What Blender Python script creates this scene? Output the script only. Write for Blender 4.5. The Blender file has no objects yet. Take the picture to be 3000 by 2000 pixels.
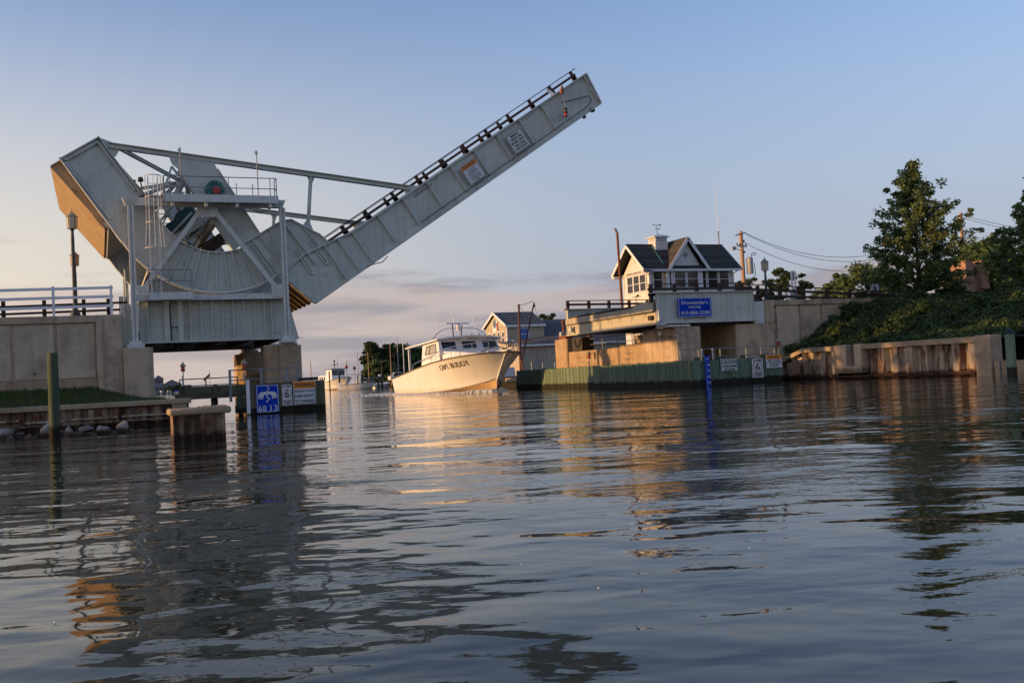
import bpy, bmesh, math, random
import numpy as np
from mathutils import Vector, Matrix

random.seed(7)
NPR = np.random.RandomState(11)
scn = bpy.context.scene
COL = scn.collection

# ------------------------------------------------------------------ camera
cam_d = bpy.data.cameras.new('camera')
cam = bpy.data.objects.new('camera', cam_d)
COL.objects.link(cam)
scn.camera = cam
cam_d.sensor_width = 36.0
cam_d.lens = 34.8
cam_d.clip_start = 0.1
cam_d.clip_end = 20000
EYE = 1.16
yaw, pitch, roll = math.radians(22.7), math.radians(1.894), math.radians(3.0)
F = Vector((math.sin(yaw) * math.cos(pitch), math.cos(yaw) * math.cos(pitch), math.sin(pitch)))
R0 = Vector((math.cos(yaw), -math.sin(yaw), 0))
U0 = R0.cross(F)
CR = R0 * math.cos(roll) - U0 * math.sin(roll)
CU = R0 * math.sin(roll) + U0 * math.cos(roll)
cam.matrix_world = Matrix(((CR.x, CU.x, -F.x, 0), (CR.y, CU.y, -F.y, 0), (CR.z, CU.z, -F.z, EYE), (0, 0, 0, 1)))

# ------------------------------------------------------------------ light
SUN_EL = math.radians(7.5)
SUN_AZ = math.atan2(-0.992, 0.125)            # from +Y towards +X
sd = Vector((math.sin(SUN_AZ) * math.cos(SUN_EL), math.cos(SUN_AZ) * math.cos(SUN_EL), math.sin(SUN_EL)))
sun_l = bpy.data.lights.new('sun', 'SUN')
sun_l.energy = 2.4
sun_l.angle = math.radians(0.55)
sun_l.color = (1.0, 0.56, 0.21)
sun = bpy.data.objects.new('sun', sun_l)
COL.objects.link(sun)
sun.rotation_euler = (-sd).to_track_quat('-Z', 'Y').to_euler()

wd = bpy.data.worlds.new('World')
scn.world = wd
wd.use_nodes = True
nt = wd.node_tree
nt.nodes.clear()
def wn(t, **k):
    n = nt.nodes.new(t)
    for a, b in k.items():
        setattr(n, a, b)
    return n
def lk(a, b):
    nt.links.new(a, b)
sky = wn('ShaderNodeTexSky', sky_type='NISHITA')
sky.sun_disc = False
sky.sun_elevation = SUN_EL
sky.sun_rotation = SUN_AZ
sky.altitude = 0
sky.air_density = 1.0
sky.dust_density = 0.9
sky.ozone_density = 2.8
tc = wn('ShaderNodeTexCoord')
sep = wn('ShaderNodeSeparateXYZ')
lk(tc.outputs['Generated'], sep.inputs[0])
# flat cloud bank low over the horizon, all round
mp = wn('ShaderNodeMapping')
mp.inputs['Scale'].default_value = (2.3, 2.3, 16.0)
lk(tc.outputs['Generated'], mp.inputs['Vector'])
nz = wn('ShaderNodeTexNoise')
nz.inputs['Scale'].default_value = 1.9
nz.inputs['Detail'].default_value = 8
nz.inputs['Roughness'].default_value = 0.60
lk(mp.outputs[0], nz.inputs['Vector'])
band = wn('ShaderNodeMapRange', interpolation_type='SMOOTHSTEP')
band.inputs['From Min'].default_value = 0.02
band.inputs['From Max'].default_value = 0.145
band.inputs['To Min'].default_value = 1.0
band.inputs['To Max'].default_value = 0.0
lk(sep.outputs['Z'], band.inputs['Value'])
ma = wn('ShaderNodeMath', operation='MULTIPLY_ADD')
lk(band.outputs[0], ma.inputs[0])
ma.inputs[1].default_value = 0.60
lk(nz.outputs['Fac'], ma.inputs[2])
cm = wn('ShaderNodeMapRange', interpolation_type='SMOOTHSTEP')
cm.inputs['From Min'].default_value = 0.65
cm.inputs['From Max'].default_value = 0.88
cm.inputs['To Min'].default_value = 0.0
cm.inputs['To Max'].default_value = 0.88
lk(ma.outputs[0], cm.inputs['Value'])
# pale haze that thickens towards the horizon, warmer on the side of the sun
SKYGAIN = wn('ShaderNodeVectorMath', operation='MULTIPLY')
SKYGAIN.inputs[1].default_value = (1.13, 0.91, 0.94)
lk(sky.outputs[0], SKYGAIN.inputs[0])
dt = wn('ShaderNodeVectorMath', operation='DOT_PRODUCT')
lk(tc.outputs['Generated'], dt.inputs[0])
dt.inputs[1].default_value = tuple(sd)
wm = wn('ShaderNodeMapRange', interpolation_type='SMOOTHSTEP')
wm.inputs['From Min'].default_value = -0.42
wm.inputs['From Max'].default_value = 0.34
lk(dt.outputs['Value'], wm.inputs['Value'])
hz = wn('ShaderNodeMixRGB')
hz.inputs['Color1'].default_value = (1.30, 1.40, 1.70, 1)
hz.inputs['Color2'].default_value = (2.78, 2.38, 1.88, 1)
lk(wm.outputs[0], hz.inputs['Fac'])
hf_ = wn('ShaderNodeMapRange', interpolation_type='SMOOTHSTEP')
hf_.inputs['From Min'].default_value = 0.42
hf_.inputs['From Max'].default_value = 0.06
hf_.inputs['To Min'].default_value = 0.0
hf_.inputs['To Max'].default_value = 0.88
lk(sep.outputs['Z'], hf_.inputs['Value'])
mx2 = wn('ShaderNodeMixRGB')
lk(hf_.outputs[0], mx2.inputs['Fac'])
lk(SKYGAIN.outputs[0], mx2.inputs['Color1'])
lk(hz.outputs[0], mx2.inputs['Color2'])
mx1 = wn('ShaderNodeMixRGB')
lk(cm.outputs[0], mx1.inputs['Fac'])
lk(mx2.outputs[0], mx1.inputs['Color1'])
cc = wn('ShaderNodeMixRGB')
nz3 = wn('ShaderNodeTexNoise')
nz3.inputs['Scale'].default_value = 2.6
nz3.inputs['Detail'].default_value = 6
mp3 = wn('ShaderNodeMapping')
mp3.inputs['Scale'].default_value = (1.9, 1.9, 15.0)
lk(tc.outputs['Generated'], mp3.inputs['Vector'])
lk(mp3.outputs[0], nz3.inputs['Vector'])
cr3 = wn('ShaderNodeMapRange', interpolation_type='SMOOTHSTEP')
cr3.inputs['From Min'].default_value = 0.40
cr3.inputs['From Max'].default_value = 0.62
lk(nz3.outputs['Fac'], cr3.inputs['Value'])
cg = wn('ShaderNodeMixRGB')
cg.inputs['Color1'].default_value = (0.98, 0.93, 1.08, 1)
cg.inputs['Color2'].default_value = (1.75, 1.48, 1.42, 1)
lk(cr3.outputs[0], cg.inputs['Fac'])
lk(cg.outputs[0], cc.inputs['Color1'])
cc.inputs['Color2'].default_value = (2.5, 2.05, 1.75, 1)
wm2 = wn('ShaderNodeMapRange', interpolation_type='SMOOTHSTEP')
wm2.inputs['From Min'].default_value = -0.25
wm2.inputs['From Max'].default_value = 0.75
lk(dt.outputs['Value'], wm2.inputs['Value'])
lk(wm2.outputs[0], cc.inputs['Fac'])
lk(cc.outputs[0], mx1.inputs['Color2'])
bg = wn('ShaderNodeBackground')
bg.inputs['Strength'].default_value = 0.15
lk(mx1.outputs[0], bg.inputs['Color'])
out = wn('ShaderNodeOutputWorld')
lk(bg.outputs[0], out.inputs['Surface'])

scn.render.engine = 'CYCLES'
scn.view_settings.view_transform = 'Standard'
scn.view_settings.look = 'None'
scn.view_settings.gamma = 1
scn.view_settings.use_curve_mapping = False
scn.view_settings.exposure = 1.08

# ------------------------------------------------------------------ materials
MATS = {}
def mat(name, c1, c2=None, rough=0.7, scale=3.0, bump=0.0, bscale=None, rnd=0.0, streak=None,
        wet=None, metallic=0.0, spec=0.5, stretch=(1, 1, 1), grime=None, emit=None, trans=0.0, coat=0.0,
        island=0.0, detail=6, transl=0.0, rust=None):
    """procedural surface: two-tone noise, optional vertical streaks, tide line, grime blotches, per-piece tint"""
    m = bpy.data.materials.new(name)
    m.use_nodes = True
    n = m.node_tree
    n.nodes.clear()
    N = n.nodes.new
    L = n.links.new
    o = N('ShaderNodeOutputMaterial')
    b = N('ShaderNodeBsdfPrincipled')
    L(b.outputs[0], o.inputs[0])
    b.inputs['Metallic'].default_value = metallic
    b.inputs['Specular IOR Level'].default_value = spec
    b.inputs['Coat Weight'].default_value = coat
    g = N('ShaderNodeNewGeometry')
    mp = N('ShaderNodeMapping')
    mp.inputs['Scale'].default_value = stretch
    L(g.outputs['Position'], mp.inputs['Vector'])
    t = N('ShaderNodeTexNoise')
    t.inputs['Scale'].default_value = scale
    t.inputs['Detail'].default_value = detail
    t.inputs['Roughness'].default_value = 0.62
    L(mp.outputs[0], t.inputs['Vector'])
    cr = N('ShaderNodeMapRange')
    cr.inputs['From Min'].default_value = 0.32
    cr.inputs['From Max'].default_value = 0.68
    L(t.outputs['Fac'], cr.inputs['Value'])
    mx = N('ShaderNodeMixRGB')
    c2 = c2 or tuple(x * 0.8 for x in c1)
    mx.inputs['Color1'].default_value = (*c1, 1)
    mx.inputs['Color2'].default_value = (*c2, 1)
    L(cr.outputs[0], mx.inputs['Fac'])
    col = mx.outputs[0]
    def over(col, color, fac):
        q = N('ShaderNodeMixRGB')
        q.inputs['Color2'].default_value = (*color, 1)
        L(fac, q.inputs['Fac'])
        L(col, q.inputs['Color1'])
        return q.outputs[0]
    if grime:
        gc, gs, lo, hi, am = grime
        t2 = N('ShaderNodeTexNoise')
        t2.inputs['Scale'].default_value = gs
        t2.inputs['Detail'].default_value = 8
        t2.inputs['Roughness'].default_value = 0.7
        L(g.outputs['Position'], t2.inputs['Vector'])
        r2 = N('ShaderNodeMapRange')
        r2.inputs['From Min'].default_value = lo
        r2.inputs['From Max'].default_value = hi
        r2.inputs['To Max'].default_value = am
        L(t2.outputs['Fac'], r2.inputs['Value'])
        col = over(col, gc, r2.outputs[0])
    for stk_ in (streak, rust):
        if not stk_:
            continue
        sc, hs, vs, lo, hi, am = stk_
        mp3 = N('ShaderNodeMapping')
        mp3.inputs['Scale'].default_value = (hs, hs, vs)
        L(g.outputs['Position'], mp3.inputs['Vector'])
        t3 = N('ShaderNodeTexNoise')
        t3.inputs['Scale'].default_value = 1.0
        t3.inputs['Detail'].default_value = 5
        t3.inputs['Roughness'].default_value = 0.6
        L(mp3.outputs[0], t3.inputs['Vector'])
        r3 = N('ShaderNodeMapRange')
        r3.inputs['From Min'].default_value = lo
        r3.inputs['From Max'].default_value = hi
        r3.inputs['To Max'].default_value = am
        L(t3.outputs['Fac'], r3.inputs['Value'])
        col = over(col, sc, r3.outputs[0])
    if wet:
        wc, z0, wd_, am = wet
        sp = N('ShaderNodeSeparateXYZ')
        L(g.outputs['Position'], sp.inputs[0])
        t4 = N('ShaderNodeTexNoise')
        t4.inputs['Scale'].default_value = 4.0
        t4.inputs['Detail'].default_value = 4
        L(g.outputs['Position'], t4.inputs['Vector'])
        mm = N('ShaderNodeMath')
        mm.operation = 'MULTIPLY_ADD'
        L(t4.outputs['Fac'], mm.inputs[0])
        mm.inputs[1].default_value = -wd_ * 2.2
        L(sp.outputs['Z'], mm.inputs[2])
        r4 = N('ShaderNodeMapRange')
        r4.interpolation_type = 'SMOOTHSTEP'
        r4.inputs['From Min'].default_value = z0 - wd_ * 1.6
        r4.inputs['From Max'].default_value = z0 - wd_ * 0.7
        r4.inputs['To Min'].default_value = am
        r4.inputs['To Max'].default_value = 0.0
        L(mm.outputs[0], r4.inputs['Value'])
        col = over(col, wc, r4.outputs[0])
    if rnd or island:
        if rnd:
            oi = N('ShaderNodeObjectInfo')
            rv = oi.outputs['Random']
        else:
            rv = g.outputs['Random Per Island']
        am = rnd or island
        r5 = N('ShaderNodeMapRange')
        r5.inputs['To Min'].default_value = 1 - am
        r5.inputs['To Max'].default_value = 1 + am
        L(rv, r5.inputs['Value'])
        vm = N('ShaderNodeVectorMath')
        vm.operation = 'SCALE'
        L(col, vm.inputs[0])
        L(r5.outputs[0], vm.inputs['Scale'])
        col = vm.outputs[0]
    L(col, b.inputs['Base Color'])
    rr = N('ShaderNodeMapRange')
    rr.inputs['To Min'].default_value = max(0.03, rough - 0.12)
    rr.inputs['To Max'].default_value = min(1, rough + 0.12)
    L(t.outputs['Fac'], rr.inputs['Value'])
    L(rr.outputs[0], b.inputs['Roughness'])
    if bump:
        tb = N('ShaderNodeTexNoise')
        tb.inputs['Scale'].default_value = bscale or scale * 4
        tb.inputs['Detail'].default_value = 5
        L(mp.outputs[0], tb.inputs['Vector'])
        bp = N('ShaderNodeBump')
        bp.inputs['Strength'].default_value = 1.0
        bp.inputs['Distance'].default_value = bump
        L(tb.outputs['Fac'], bp.inputs['Height'])
        L(bp.outputs[0], b.inputs['Normal'])
    if transl:
        tr = N('ShaderNodeBsdfTranslucent')
        L(col, tr.inputs['Color'])
        ms = N('ShaderNodeMixShader')
        ms.inputs[0].default_value = transl
        L(b.outputs[0], ms.inputs[1])
        L(tr.outputs[0], ms.inputs[2])
        L(ms.outputs[0], o.inputs[0])
    if trans:
        b.inputs['Transmission Weight'].default_value = trans
    if emit:
        b.inputs['Emission Color'].default_value = (*emit[0], 1)
        b.inputs['Emission Strength'].default_value = emit[1]
    MATS[name] = m
    return m

mat('steel', (0.58, 0.60, 0.535), (0.48, 0.50, 0.45), rough=0.5, scale=0.7, bump=0.004, bscale=5,
    grime=((0.23, 0.215, 0.18), 2.0, 0.54, 0.80, 0.75), streak=((0.28, 0.27, 0.23), 4.0, 0.28, 0.50, 0.80, 0.48), rust=((0.20, 0.10, 0.05), 5.0, 0.6, 0.63, 0.76, 0.75))
mat('steel_light', (0.64, 0.64, 0.60), (0.57, 0.57, 0.535), rough=0.5, scale=1.4,
    grime=((0.26, 0.22, 0.17), 2.6, 0.54, 0.80, 0.7), streak=((0.24, 0.15, 0.09), 8.0, 0.5, 0.62, 0.80, 0.6))
mat('steel_rust', (0.46, 0.43, 0.33), (0.40, 0.38, 0.30), rough=0.6, scale=1.2,  # rust streaks over a base that carries the end beam's sunlit yellow
    streak=((0.26, 0.09, 0.025), 6.0, 0.6, 0.52, 0.70, 0.9), grime=((0.20, 0.14, 0.09), 3.0, 0.58, 0.8, 0.6))
mat('steel_cream', (0.50, 0.465, 0.36), (0.45, 0.42, 0.33), rough=0.55, scale=1.0,  # bridge steel with the sun's yellow put into its base colour
    streak=((0.28, 0.16, 0.07), 3.0, 0.5, 0.66, 0.9, 0.4))
mat('brown_steel', (0.055, 0.028, 0.020), (0.035, 0.020, 0.016), rough=0.75, scale=6, grime=((0.10, 0.035, 0.015), 5.0, 0.55, 0.8, 0.6))
mat('black_line', (0.012, 0.012, 0.013), rough=0.6)
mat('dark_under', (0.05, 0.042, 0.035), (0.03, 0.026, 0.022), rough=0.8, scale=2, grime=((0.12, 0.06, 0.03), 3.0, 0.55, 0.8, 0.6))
mat('timber', (0.14, 0.085, 0.045), (0.055, 0.034, 0.022), rough=0.85, scale=3, stretch=(1, 8, 1), rnd=0.35)
mat('cw_concrete', (0.46, 0.335, 0.20), (0.37, 0.26, 0.155), rough=0.85, scale=1.6, bump=0.01, bscale=7, stretch=(1, 0.35, 1),
    grime=((0.13, 0.075, 0.04), 1.7, 0.56, 0.70, 0.75), spec=0.2)
mat('concrete', (0.56, 0.42, 0.295), (0.44, 0.325, 0.23), rough=0.9, scale=1.1, bump=0.006, bscale=14,
    grime=((0.14, 0.105, 0.075), 1.1, 0.50, 0.74, 0.7), streak=((0.15, 0.115, 0.085), 2.6, 0.22, 0.50, 0.72, 0.7), wet=((0.10, 0.075, 0.045), 0.55, 0.22, 0.8), spec=0.25)
mat('concrete_warm', (0.46, 0.335, 0.21), (0.36, 0.255, 0.16), rough=0.9, scale=1.3, bump=0.006, bscale=12,
    grime=((0.15, 0.10, 0.065), 1.5, 0.50, 0.74, 0.7), streak=((0.18, 0.11, 0.065), 3.4, 0.25, 0.52, 0.74, 0.75), wet=((0.09, 0.065, 0.04), 0.6, 0.22, 0.85), spec=0.25)
mat('concrete_cap', (0.43, 0.33, 0.22), (0.30, 0.225, 0.145), rough=0.9, scale=2.0, bump=0.008, bscale=18,
    grime=((0.10, 0.075, 0.045), 2.5, 0.52, 0.75, 0.6), spec=0.25)
mat('panel', (0.60, 0.46, 0.33), (0.50, 0.385, 0.275), rough=0.92, scale=0.8, bump=0.003, bscale=30,
    grime=((0.20, 0.155, 0.115), 0.8, 0.48, 0.72, 0.6), streak=((0.22, 0.17, 0.125), 2.2, 0.2, 0.52, 0.76, 0.5), spec=0.2)
mat('sheetpile', (0.44, 0.36, 0.26), (0.35, 0.28, 0.20), rough=0.75, scale=1.8, bump=0.004,
    streak=((0.11, 0.042, 0.02), 2.8, 0.55, 0.51, 0.62, 0.92), grime=((0.20, 0.14, 0.09), 2.0, 0.5, 0.75, 0.6), wet=((0.055, 0.022, 0.013), 0.30, 0.18, 0.95), spec=0.3)
mat('sheetpile_dark', (0.34, 0.26, 0.18), (0.15, 0.065, 0.04), rough=0.8, scale=2.6, bump=0.004,
    streak=((0.045, 0.018, 0.012), 4.0, 0.5, 0.46, 0.62, 0.9), wet=((0.03, 0.014, 0.009), 0.20, 0.16, 0.95), spec=0.3)
mat('plank', (0.16, 0.215, 0.15), (0.10, 0.15, 0.105), rough=0.85, scale=3.0, stretch=(3, 3, 0.35), rnd=0.22, bump=0.006, bscale=9,
    wet=((0.018, 0.014, 0.009), 0.36, 0.15, 0.95), grime=((0.20, 0.165, 0.09), 1.4, 0.55, 0.8, 0.5), spec=0.25)
mat('tail_plate', (0.12, 0.08, 0.05), (0.06, 0.04, 0.025), rough=0.85, scale=2.5, grime=((0.06, 0.04, 0.025), 1.6, 0.5, 0.7, 0.7))
mat('plank_old', (0.16, 0.15, 0.085), (0.09, 0.095, 0.06), rough=0.88, scale=3.0, stretch=(3, 3, 0.4), rnd=0.25, bump=0.006, bscale=9,
    wet=((0.022, 0.017, 0.010), 0.30, 0.13, 0.95), spec=0.2)
mat('pile_wood', (0.09, 0.115, 0.07), (0.05, 0.07, 0.045), rough=0.9, scale=2.0, stretch=(5, 5, 0.5), bump=0.012, bscale=5,
    grime=((0.15, 0.09, 0.05), 1.2, 0.5, 0.75, 0.55), wet=((0.014, 0.012, 0.008), 0.35, 0.15, 0.95), spec=0.2)
mat('dock_wood', (0.13, 0.115, 0.07), (0.07, 0.065, 0.045), rough=0.9, scale=2.5, stretch=(0.6, 4, 4), rnd=0.2, spec=0.2)
mat('galv', (0.26, 0.28, 0.30), (0.19, 0.21, 0.225), rough=0.5, scale=4, metallic=0.3)
mat('white_paint', (0.78, 0.78, 0.80), (0.70, 0.70, 0.73), rough=0.45, scale=2.5)
mat('boat_white', (0.80, 0.79, 0.76), (0.74, 0.725, 0.69), rough=0.3, scale=0.8, coat=0.25,
    streak=((0.52, 0.36, 0.20), 1.6, 0.45, 0.52, 0.85, 0.45), grime=((0.48, 0.36, 0.24), 0.9, 0.55, 0.8, 0.25), wet=((0.52, 0.37, 0.22), 0.40, 0.25, 0.35))
mat('boat_cabin', (0.80, 0.80, 0.80), (0.75, 0.75, 0.76), rough=0.3, scale=1.2, coat=0.2)
mat('boat_bottom', (0.62, 0.43, 0.24), (0.50, 0.31, 0.15), rough=0.6, scale=1.5, grime=((0.16, 0.09, 0.045), 2.0, 0.5, 0.8, 0.6))
mat('boat_trim', (0.10, 0.065, 0.04), rough=0.6)
mat('glass_dark', (0.012, 0.013, 0.015), (0.018, 0.018, 0.02), rough=0.06, spec=0.7, scale=0.6)
mat('glass_blue', (0.01, 0.10, 0.36), (0.012, 0.12, 0.42), rough=0.12, spec=0.6)
mat('chrome', (0.62, 0.62, 0.62), rough=0.22, metallic=0.85)
mat('grass', (0.035, 0.055, 0.016), (0.055, 0.06, 0.022), rough=0.95, scale=2.2, bump=0.03, bscale=25, spec=0.1,
    grime=((0.07, 0.055, 0.03), 1.1, 0.56, 0.75, 0.6))
mat('grass_blades', (0.045, 0.075, 0.018), (0.07, 0.08, 0.028), rough=0.9, scale=1.1, island=0.4, spec=0.15)
mat('soil', (0.035, 0.030, 0.018), (0.022, 0.022, 0.012), rough=0.95, scale=1.2, bump=0.03, bscale=6, spec=0.1)
mat('asphalt', (0.055, 0.054, 0.052), (0.042, 0.042, 0.041), rough=0.9, scale=3, spec=0.3)
mat('rock', (0.36, 0.31, 0.27), (0.17, 0.135, 0.11), rough=0.9, scale=3.2, bump=0.02, bscale=9, rnd=0.25, spec=0.2,
    wet=((0.055, 0.03, 0.02), 0.14, 0.10, 0.9))
mat('leaf', (0.115, 0.175, 0.058), (0.165, 0.205, 0.07), rough=0.6, scale=0.7, island=0.55, spec=0.5, transl=0.5)
mat('leaf_dark', (0.06, 0.11, 0.04), (0.09, 0.13, 0.045), rough=0.65, scale=0.5, island=0.45, spec=0.25, transl=0.22)
mat('leaf_pine', (0.045, 0.072, 0.028), (0.07, 0.09, 0.034), rough=0.75, scale=0.3, island=0.4, spec=0.2, transl=0.15)
mat('leaf_shrub', (0.046, 0.084, 0.028), (0.072, 0.105, 0.034), rough=0.6, scale=0.9, island=0.5, spec=0.3, transl=0.22)
mat('bark', (0.10, 0.075, 0.055), (0.06, 0.045, 0.034), rough=0.95, scale=4, stretch=(3, 3, 0.6), bump=0.02, spec=0.1)
mat('shingle', (0.072, 0.068, 0.058), (0.048, 0.046, 0.040), rough=0.9, scale=6, rnd=0.28, bump=0.004, spec=0.2)
mat('shingle_grey', (0.115, 0.11, 0.112), (0.085, 0.082, 0.085), rough=0.9, scale=2, rnd=0.12, spec=0.2)
mat('siding', (0.70, 0.69, 0.68), (0.63, 0.62, 0.61), rough=0.6, scale=1.2)
mat('siding_tan', (0.46, 0.405, 0.30), (0.36, 0.315, 0.24), rough=0.85, scale=1.5, stretch=(3, 3, 0.5), rnd=0.10)
mat('copper', (0.05, 0.18, 0.20), rough=0.6)
mat('rust_pipe', (0.24, 0.085, 0.035), (0.15, 0.05, 0.022), rough=0.85, scale=4)
mat('mast_red', (0.09, 0.025, 0.018), rough=0.7)
mat('pole_wood', (0.42, 0.27, 0.16), (0.32, 0.20, 0.12), rough=0.9, scale=2, stretch=(4, 4, 0.4))
mat('lamp_green', (0.03, 0.055, 0.045), (0.05, 0.05, 0.04), rough=0.6, scale=3)
mat('lamp_glass', (0.55, 0.47, 0.36), (0.50, 0.42, 0.32), rough=0.35, scale=3)
mat('lamp_cap', (0.30, 0.28, 0.23), rough=0.7)
mat('green_machine', (0.010, 0.115, 0.105), (0.008, 0.085, 0.08), rough=0.5, scale=2)
mat('red_paint', (0.48, 0.035, 0.022), (0.36, 0.03, 0.02), rough=0.5, scale=4)
mat('red_glass', (0.30, 0.008, 0.010), rough=0.2, spec=0.6)
mat('sign_blue', (0.003, 0.045, 0.46), (0.003, 0.038, 0.40), rough=0.75, scale=2, spec=0.15)
mat('sign_white', (0.66, 0.66, 0.67), (0.60, 0.60, 0.61), rough=0.45, scale=2)
mat('sign_orange', (0.85, 0.27, 0.015), (0.78, 0.24, 0.015), rough=0.45, scale=2)
mat('sign_red', (0.50, 0.02, 0.025), rough=0.45)
mat('ink', (0.010, 0.010, 0.012), rough=0.5)
mat('ink_grey', (0.14, 0.14, 0.15), rough=0.6)
mat('ink_brown', (0.075, 0.03, 0.018), rough=0.5)
mat('skin', (0.42, 0.22, 0.14), rough=0.55)
mat('cloth_dark', (0.03, 0.025, 0.035), rough=0.9)
mat('cloth_cap', (0.50, 0.47, 0.42), rough=0.9)
mat('house_grey', (0.22, 0.22, 0.25), (0.19, 0.19, 0.22), rough=0.8)
mat('roof_far', (0.10, 0.10, 0.12), rough=0.9)
mat('brick_tan', (0.36, 0.21, 0.13), (0.28, 0.155, 0.095), rough=0.9, scale=2)
mat('sunlit_orange', (0.75, 0.30, 0.10), (0.65, 0.25, 0.08), rough=0.35)  # sun glow on the lantern, put into the glass colour
mat('grey_box', (0.36, 0.37, 0.38), (0.30, 0.31, 0.32), rough=0.5, scale=3)
mat('foam', (0.70, 0.70, 0.70), (0.45, 0.47, 0.48), rough=0.9, scale=5, bump=0.05, bscale=14, spec=0.3)
mat('flag_red', (0.45, 0.10, 0.12), rough=0.9)
mat('hull_blue', (0.10, 0.16, 0.25), (0.08, 0.13, 0.21), rough=0.4)
mat('truck_white', (0.72, 0.73, 0.75), rough=0.3)
mat('rubber', (0.015, 0.015, 0.016), rough=0.9)

# ------------------------------------------------------------------ mesh tools
ROOT = {}
class MB:
    def __init__(s):
        s.v = []
        s.f = []
    def add(s, vs, fs):
        o = len(s.v)
        s.v += [tuple(p) for p in vs]
        s.f += [tuple(i + o for i in f) for f in fs]
        return s
    def box(s, x0, x1, y0, y1, z0, z1):
        return s.add([(x0, y0, z0), (x1, y0, z0), (x1, y1, z0), (x0, y1, z0), (x0, y0, z1), (x1, y0, z1), (x1, y1, z1), (x0, y1, z1)],
                     [(0, 3, 2, 1), (4, 5, 6, 7), (0, 1, 5, 4), (1, 2, 6, 5), (2, 3, 7, 6), (3, 0, 4, 7)])
    def bar(s, p, q, w, h, up=(0, 0, 1)):
        p, q = Vector(p), Vector(q)
        d = (q - p).normalized()
        u = Vector(up)
        if abs(d.dot(u)) > 0.98:
            u = Vector((0, 1, 0)) if abs(d.y) < 0.9 else Vector((1, 0, 0))
        sd_ = d.cross(u).normalized()
        u = sd_.cross(d).normalized()
        a, b = sd_ * (w / 2), u * (h / 2)
        vs = [p - a - b, p + a - b, p + a + b, p - a + b, q - a - b, q + a - b, q + a + b, q - a + b]
        return s.add(vs, [(0, 3, 2, 1), (4, 5, 6, 7), (0, 1, 5, 4), (1, 2, 6, 5), (2, 3, 7, 6), (3, 0, 4, 7)])
    def ibeam(s, p, q, w, h, t=0.04, up=(0, 0, 1)):
        p, q = Vector(p), Vector(q)
        d = (q - p).normalized()
        u = Vector(up)
        sd_ = d.cross(u).normalized()
        u = sd_.cross(d).normalized()
        o = u * (h / 2 - t / 2)
        s.bar(p + o, q + o, w, t, up)
        s.bar(p - o, q - o, w, t, up)
        s.bar(p, q, t, h - 2 * t - 0.004, up)
        return s
    def tube(s, p, q, r, n=8, r2=None):
        p, q = Vector(p), Vector(q)
        r2 = r if r2 is None else r2
        d = (q - p).normalized()
        u = Vector((0, 0, 1)) if abs(d.z) < 0.9 else Vector((1, 0, 0))
        a = d.cross(u).normalized()
        b = a.cross(d)
        vs = []
        for k in range(n):
            t = 2 * math.pi * k / n
            e = a * math.cos(t) + b * math.sin(t)
            vs += [p + e * r, q + e * r2]
        fs = [(2 * k, 2 * ((k + 1) % n), 2 * ((k + 1) % n) + 1, 2 * k + 1) for k in range(n)]
        fs += [tuple(2 * k for k in range(n))[::-1], tuple(2 * k + 1 for k in range(n))]
        return s.add(vs, fs)
    def path(s, pts, r, n=6):
        for a, b in zip(pts[:-1], pts[1:]):
            s.tube(a, b, r, n)
        return s
    def prism(s, poly, y0, y1):
        n = len(poly)
        vs = [(x, y0, z) for x, z in poly] + [(x, y1, z) for x, z in poly]
        fs = [tuple(range(n)), tuple(range(n, 2 * n))[::-1]] + [(i, (i + 1) % n, (i + 1) % n + n, i + n) for i in range(n)]
        return s.add(vs, fs)
    def prism_x(s, poly, x0, x1):
        n = len(poly)
        vs = [(x0, y, z) for y, z in poly] + [(x1, y, z) for y, z in poly]
        fs = [tuple(range(n)), tuple(range(n, 2 * n))[::-1]] + [(i, (i + 1) % n, (i + 1) % n + n, i + n) for i in range(n)]
        return s.add(vs, fs)
    def prism_z(s, poly, z0, z1, top=None):
        n = len(poly)
        tp = top or poly
        vs = [(x, y, z0) for x, y in poly] + [(x, y, z1) for x, y in tp]
        fs = [tuple(range(n)), tuple(range(n, 2 * n))[::-1]] + [(i, (i + 1) % n, (i + 1) % n + n, i + n) for i in range(n)]
        return s.add(vs, fs)
    def strip(s, path, t, y0, y1):
        """a plate of thickness t following an (x,z) path, spanning y0..y1, laid to the left side of the path"""
        n = len(path)
        nr = []
        for i in range(n):
            a = path[max(0, i - 1)]
            b = path[min(n - 1, i + 1)]
            dx, dz = b[0] - a[0], b[1] - a[1]
            l = math.hypot(dx, dz) or 1
            nr.append((-dz / l, dx / l))
        vs = []
        for (x, z), (nx, nz_) in zip(path, nr):
            vs += [(x, y0, z), (x, y1, z), (x + nx * t, y1, z + nz_ * t), (x + nx * t, y0, z + nz_ * t)]
        fs = []
        for i in range(n - 1):
            o = 4 * i
            for k in range(4):
                fs.append((o + k, o + (k + 1) % 4, o + 4 + (k + 1) % 4, o + 4 + k))
        fs += [(0, 1, 2, 3), (4 * n - 4, 4 * n - 1, 4 * n - 2, 4 * n - 3)]
        return s.add(vs, fs)
    def lathe(s, cx, cy, prof, n=12):
        vs = []
        for r, z in prof:
            for k in range(n):
                t = 2 * math.pi * k / n
                vs.append((cx + r * math.cos(t), cy + r * math.sin(t), z))
        fs = []
        m = len(prof)
        for i in range(m - 1):
            for k in range(n):
                fs.append((i * n + k, i * n + (k + 1) % n, (i + 1) * n + (k + 1) % n, (i + 1) * n + k))
        fs += [tuple(range(n))[::-1], tuple(range((m - 1) * n, m * n))]
        return s.add(vs, fs)
    def xf(s, M, start=0):
        s.v = s.v[:start] + [tuple(M @ Vector(p)) for p in s.v[start:]]
        return s
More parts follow.
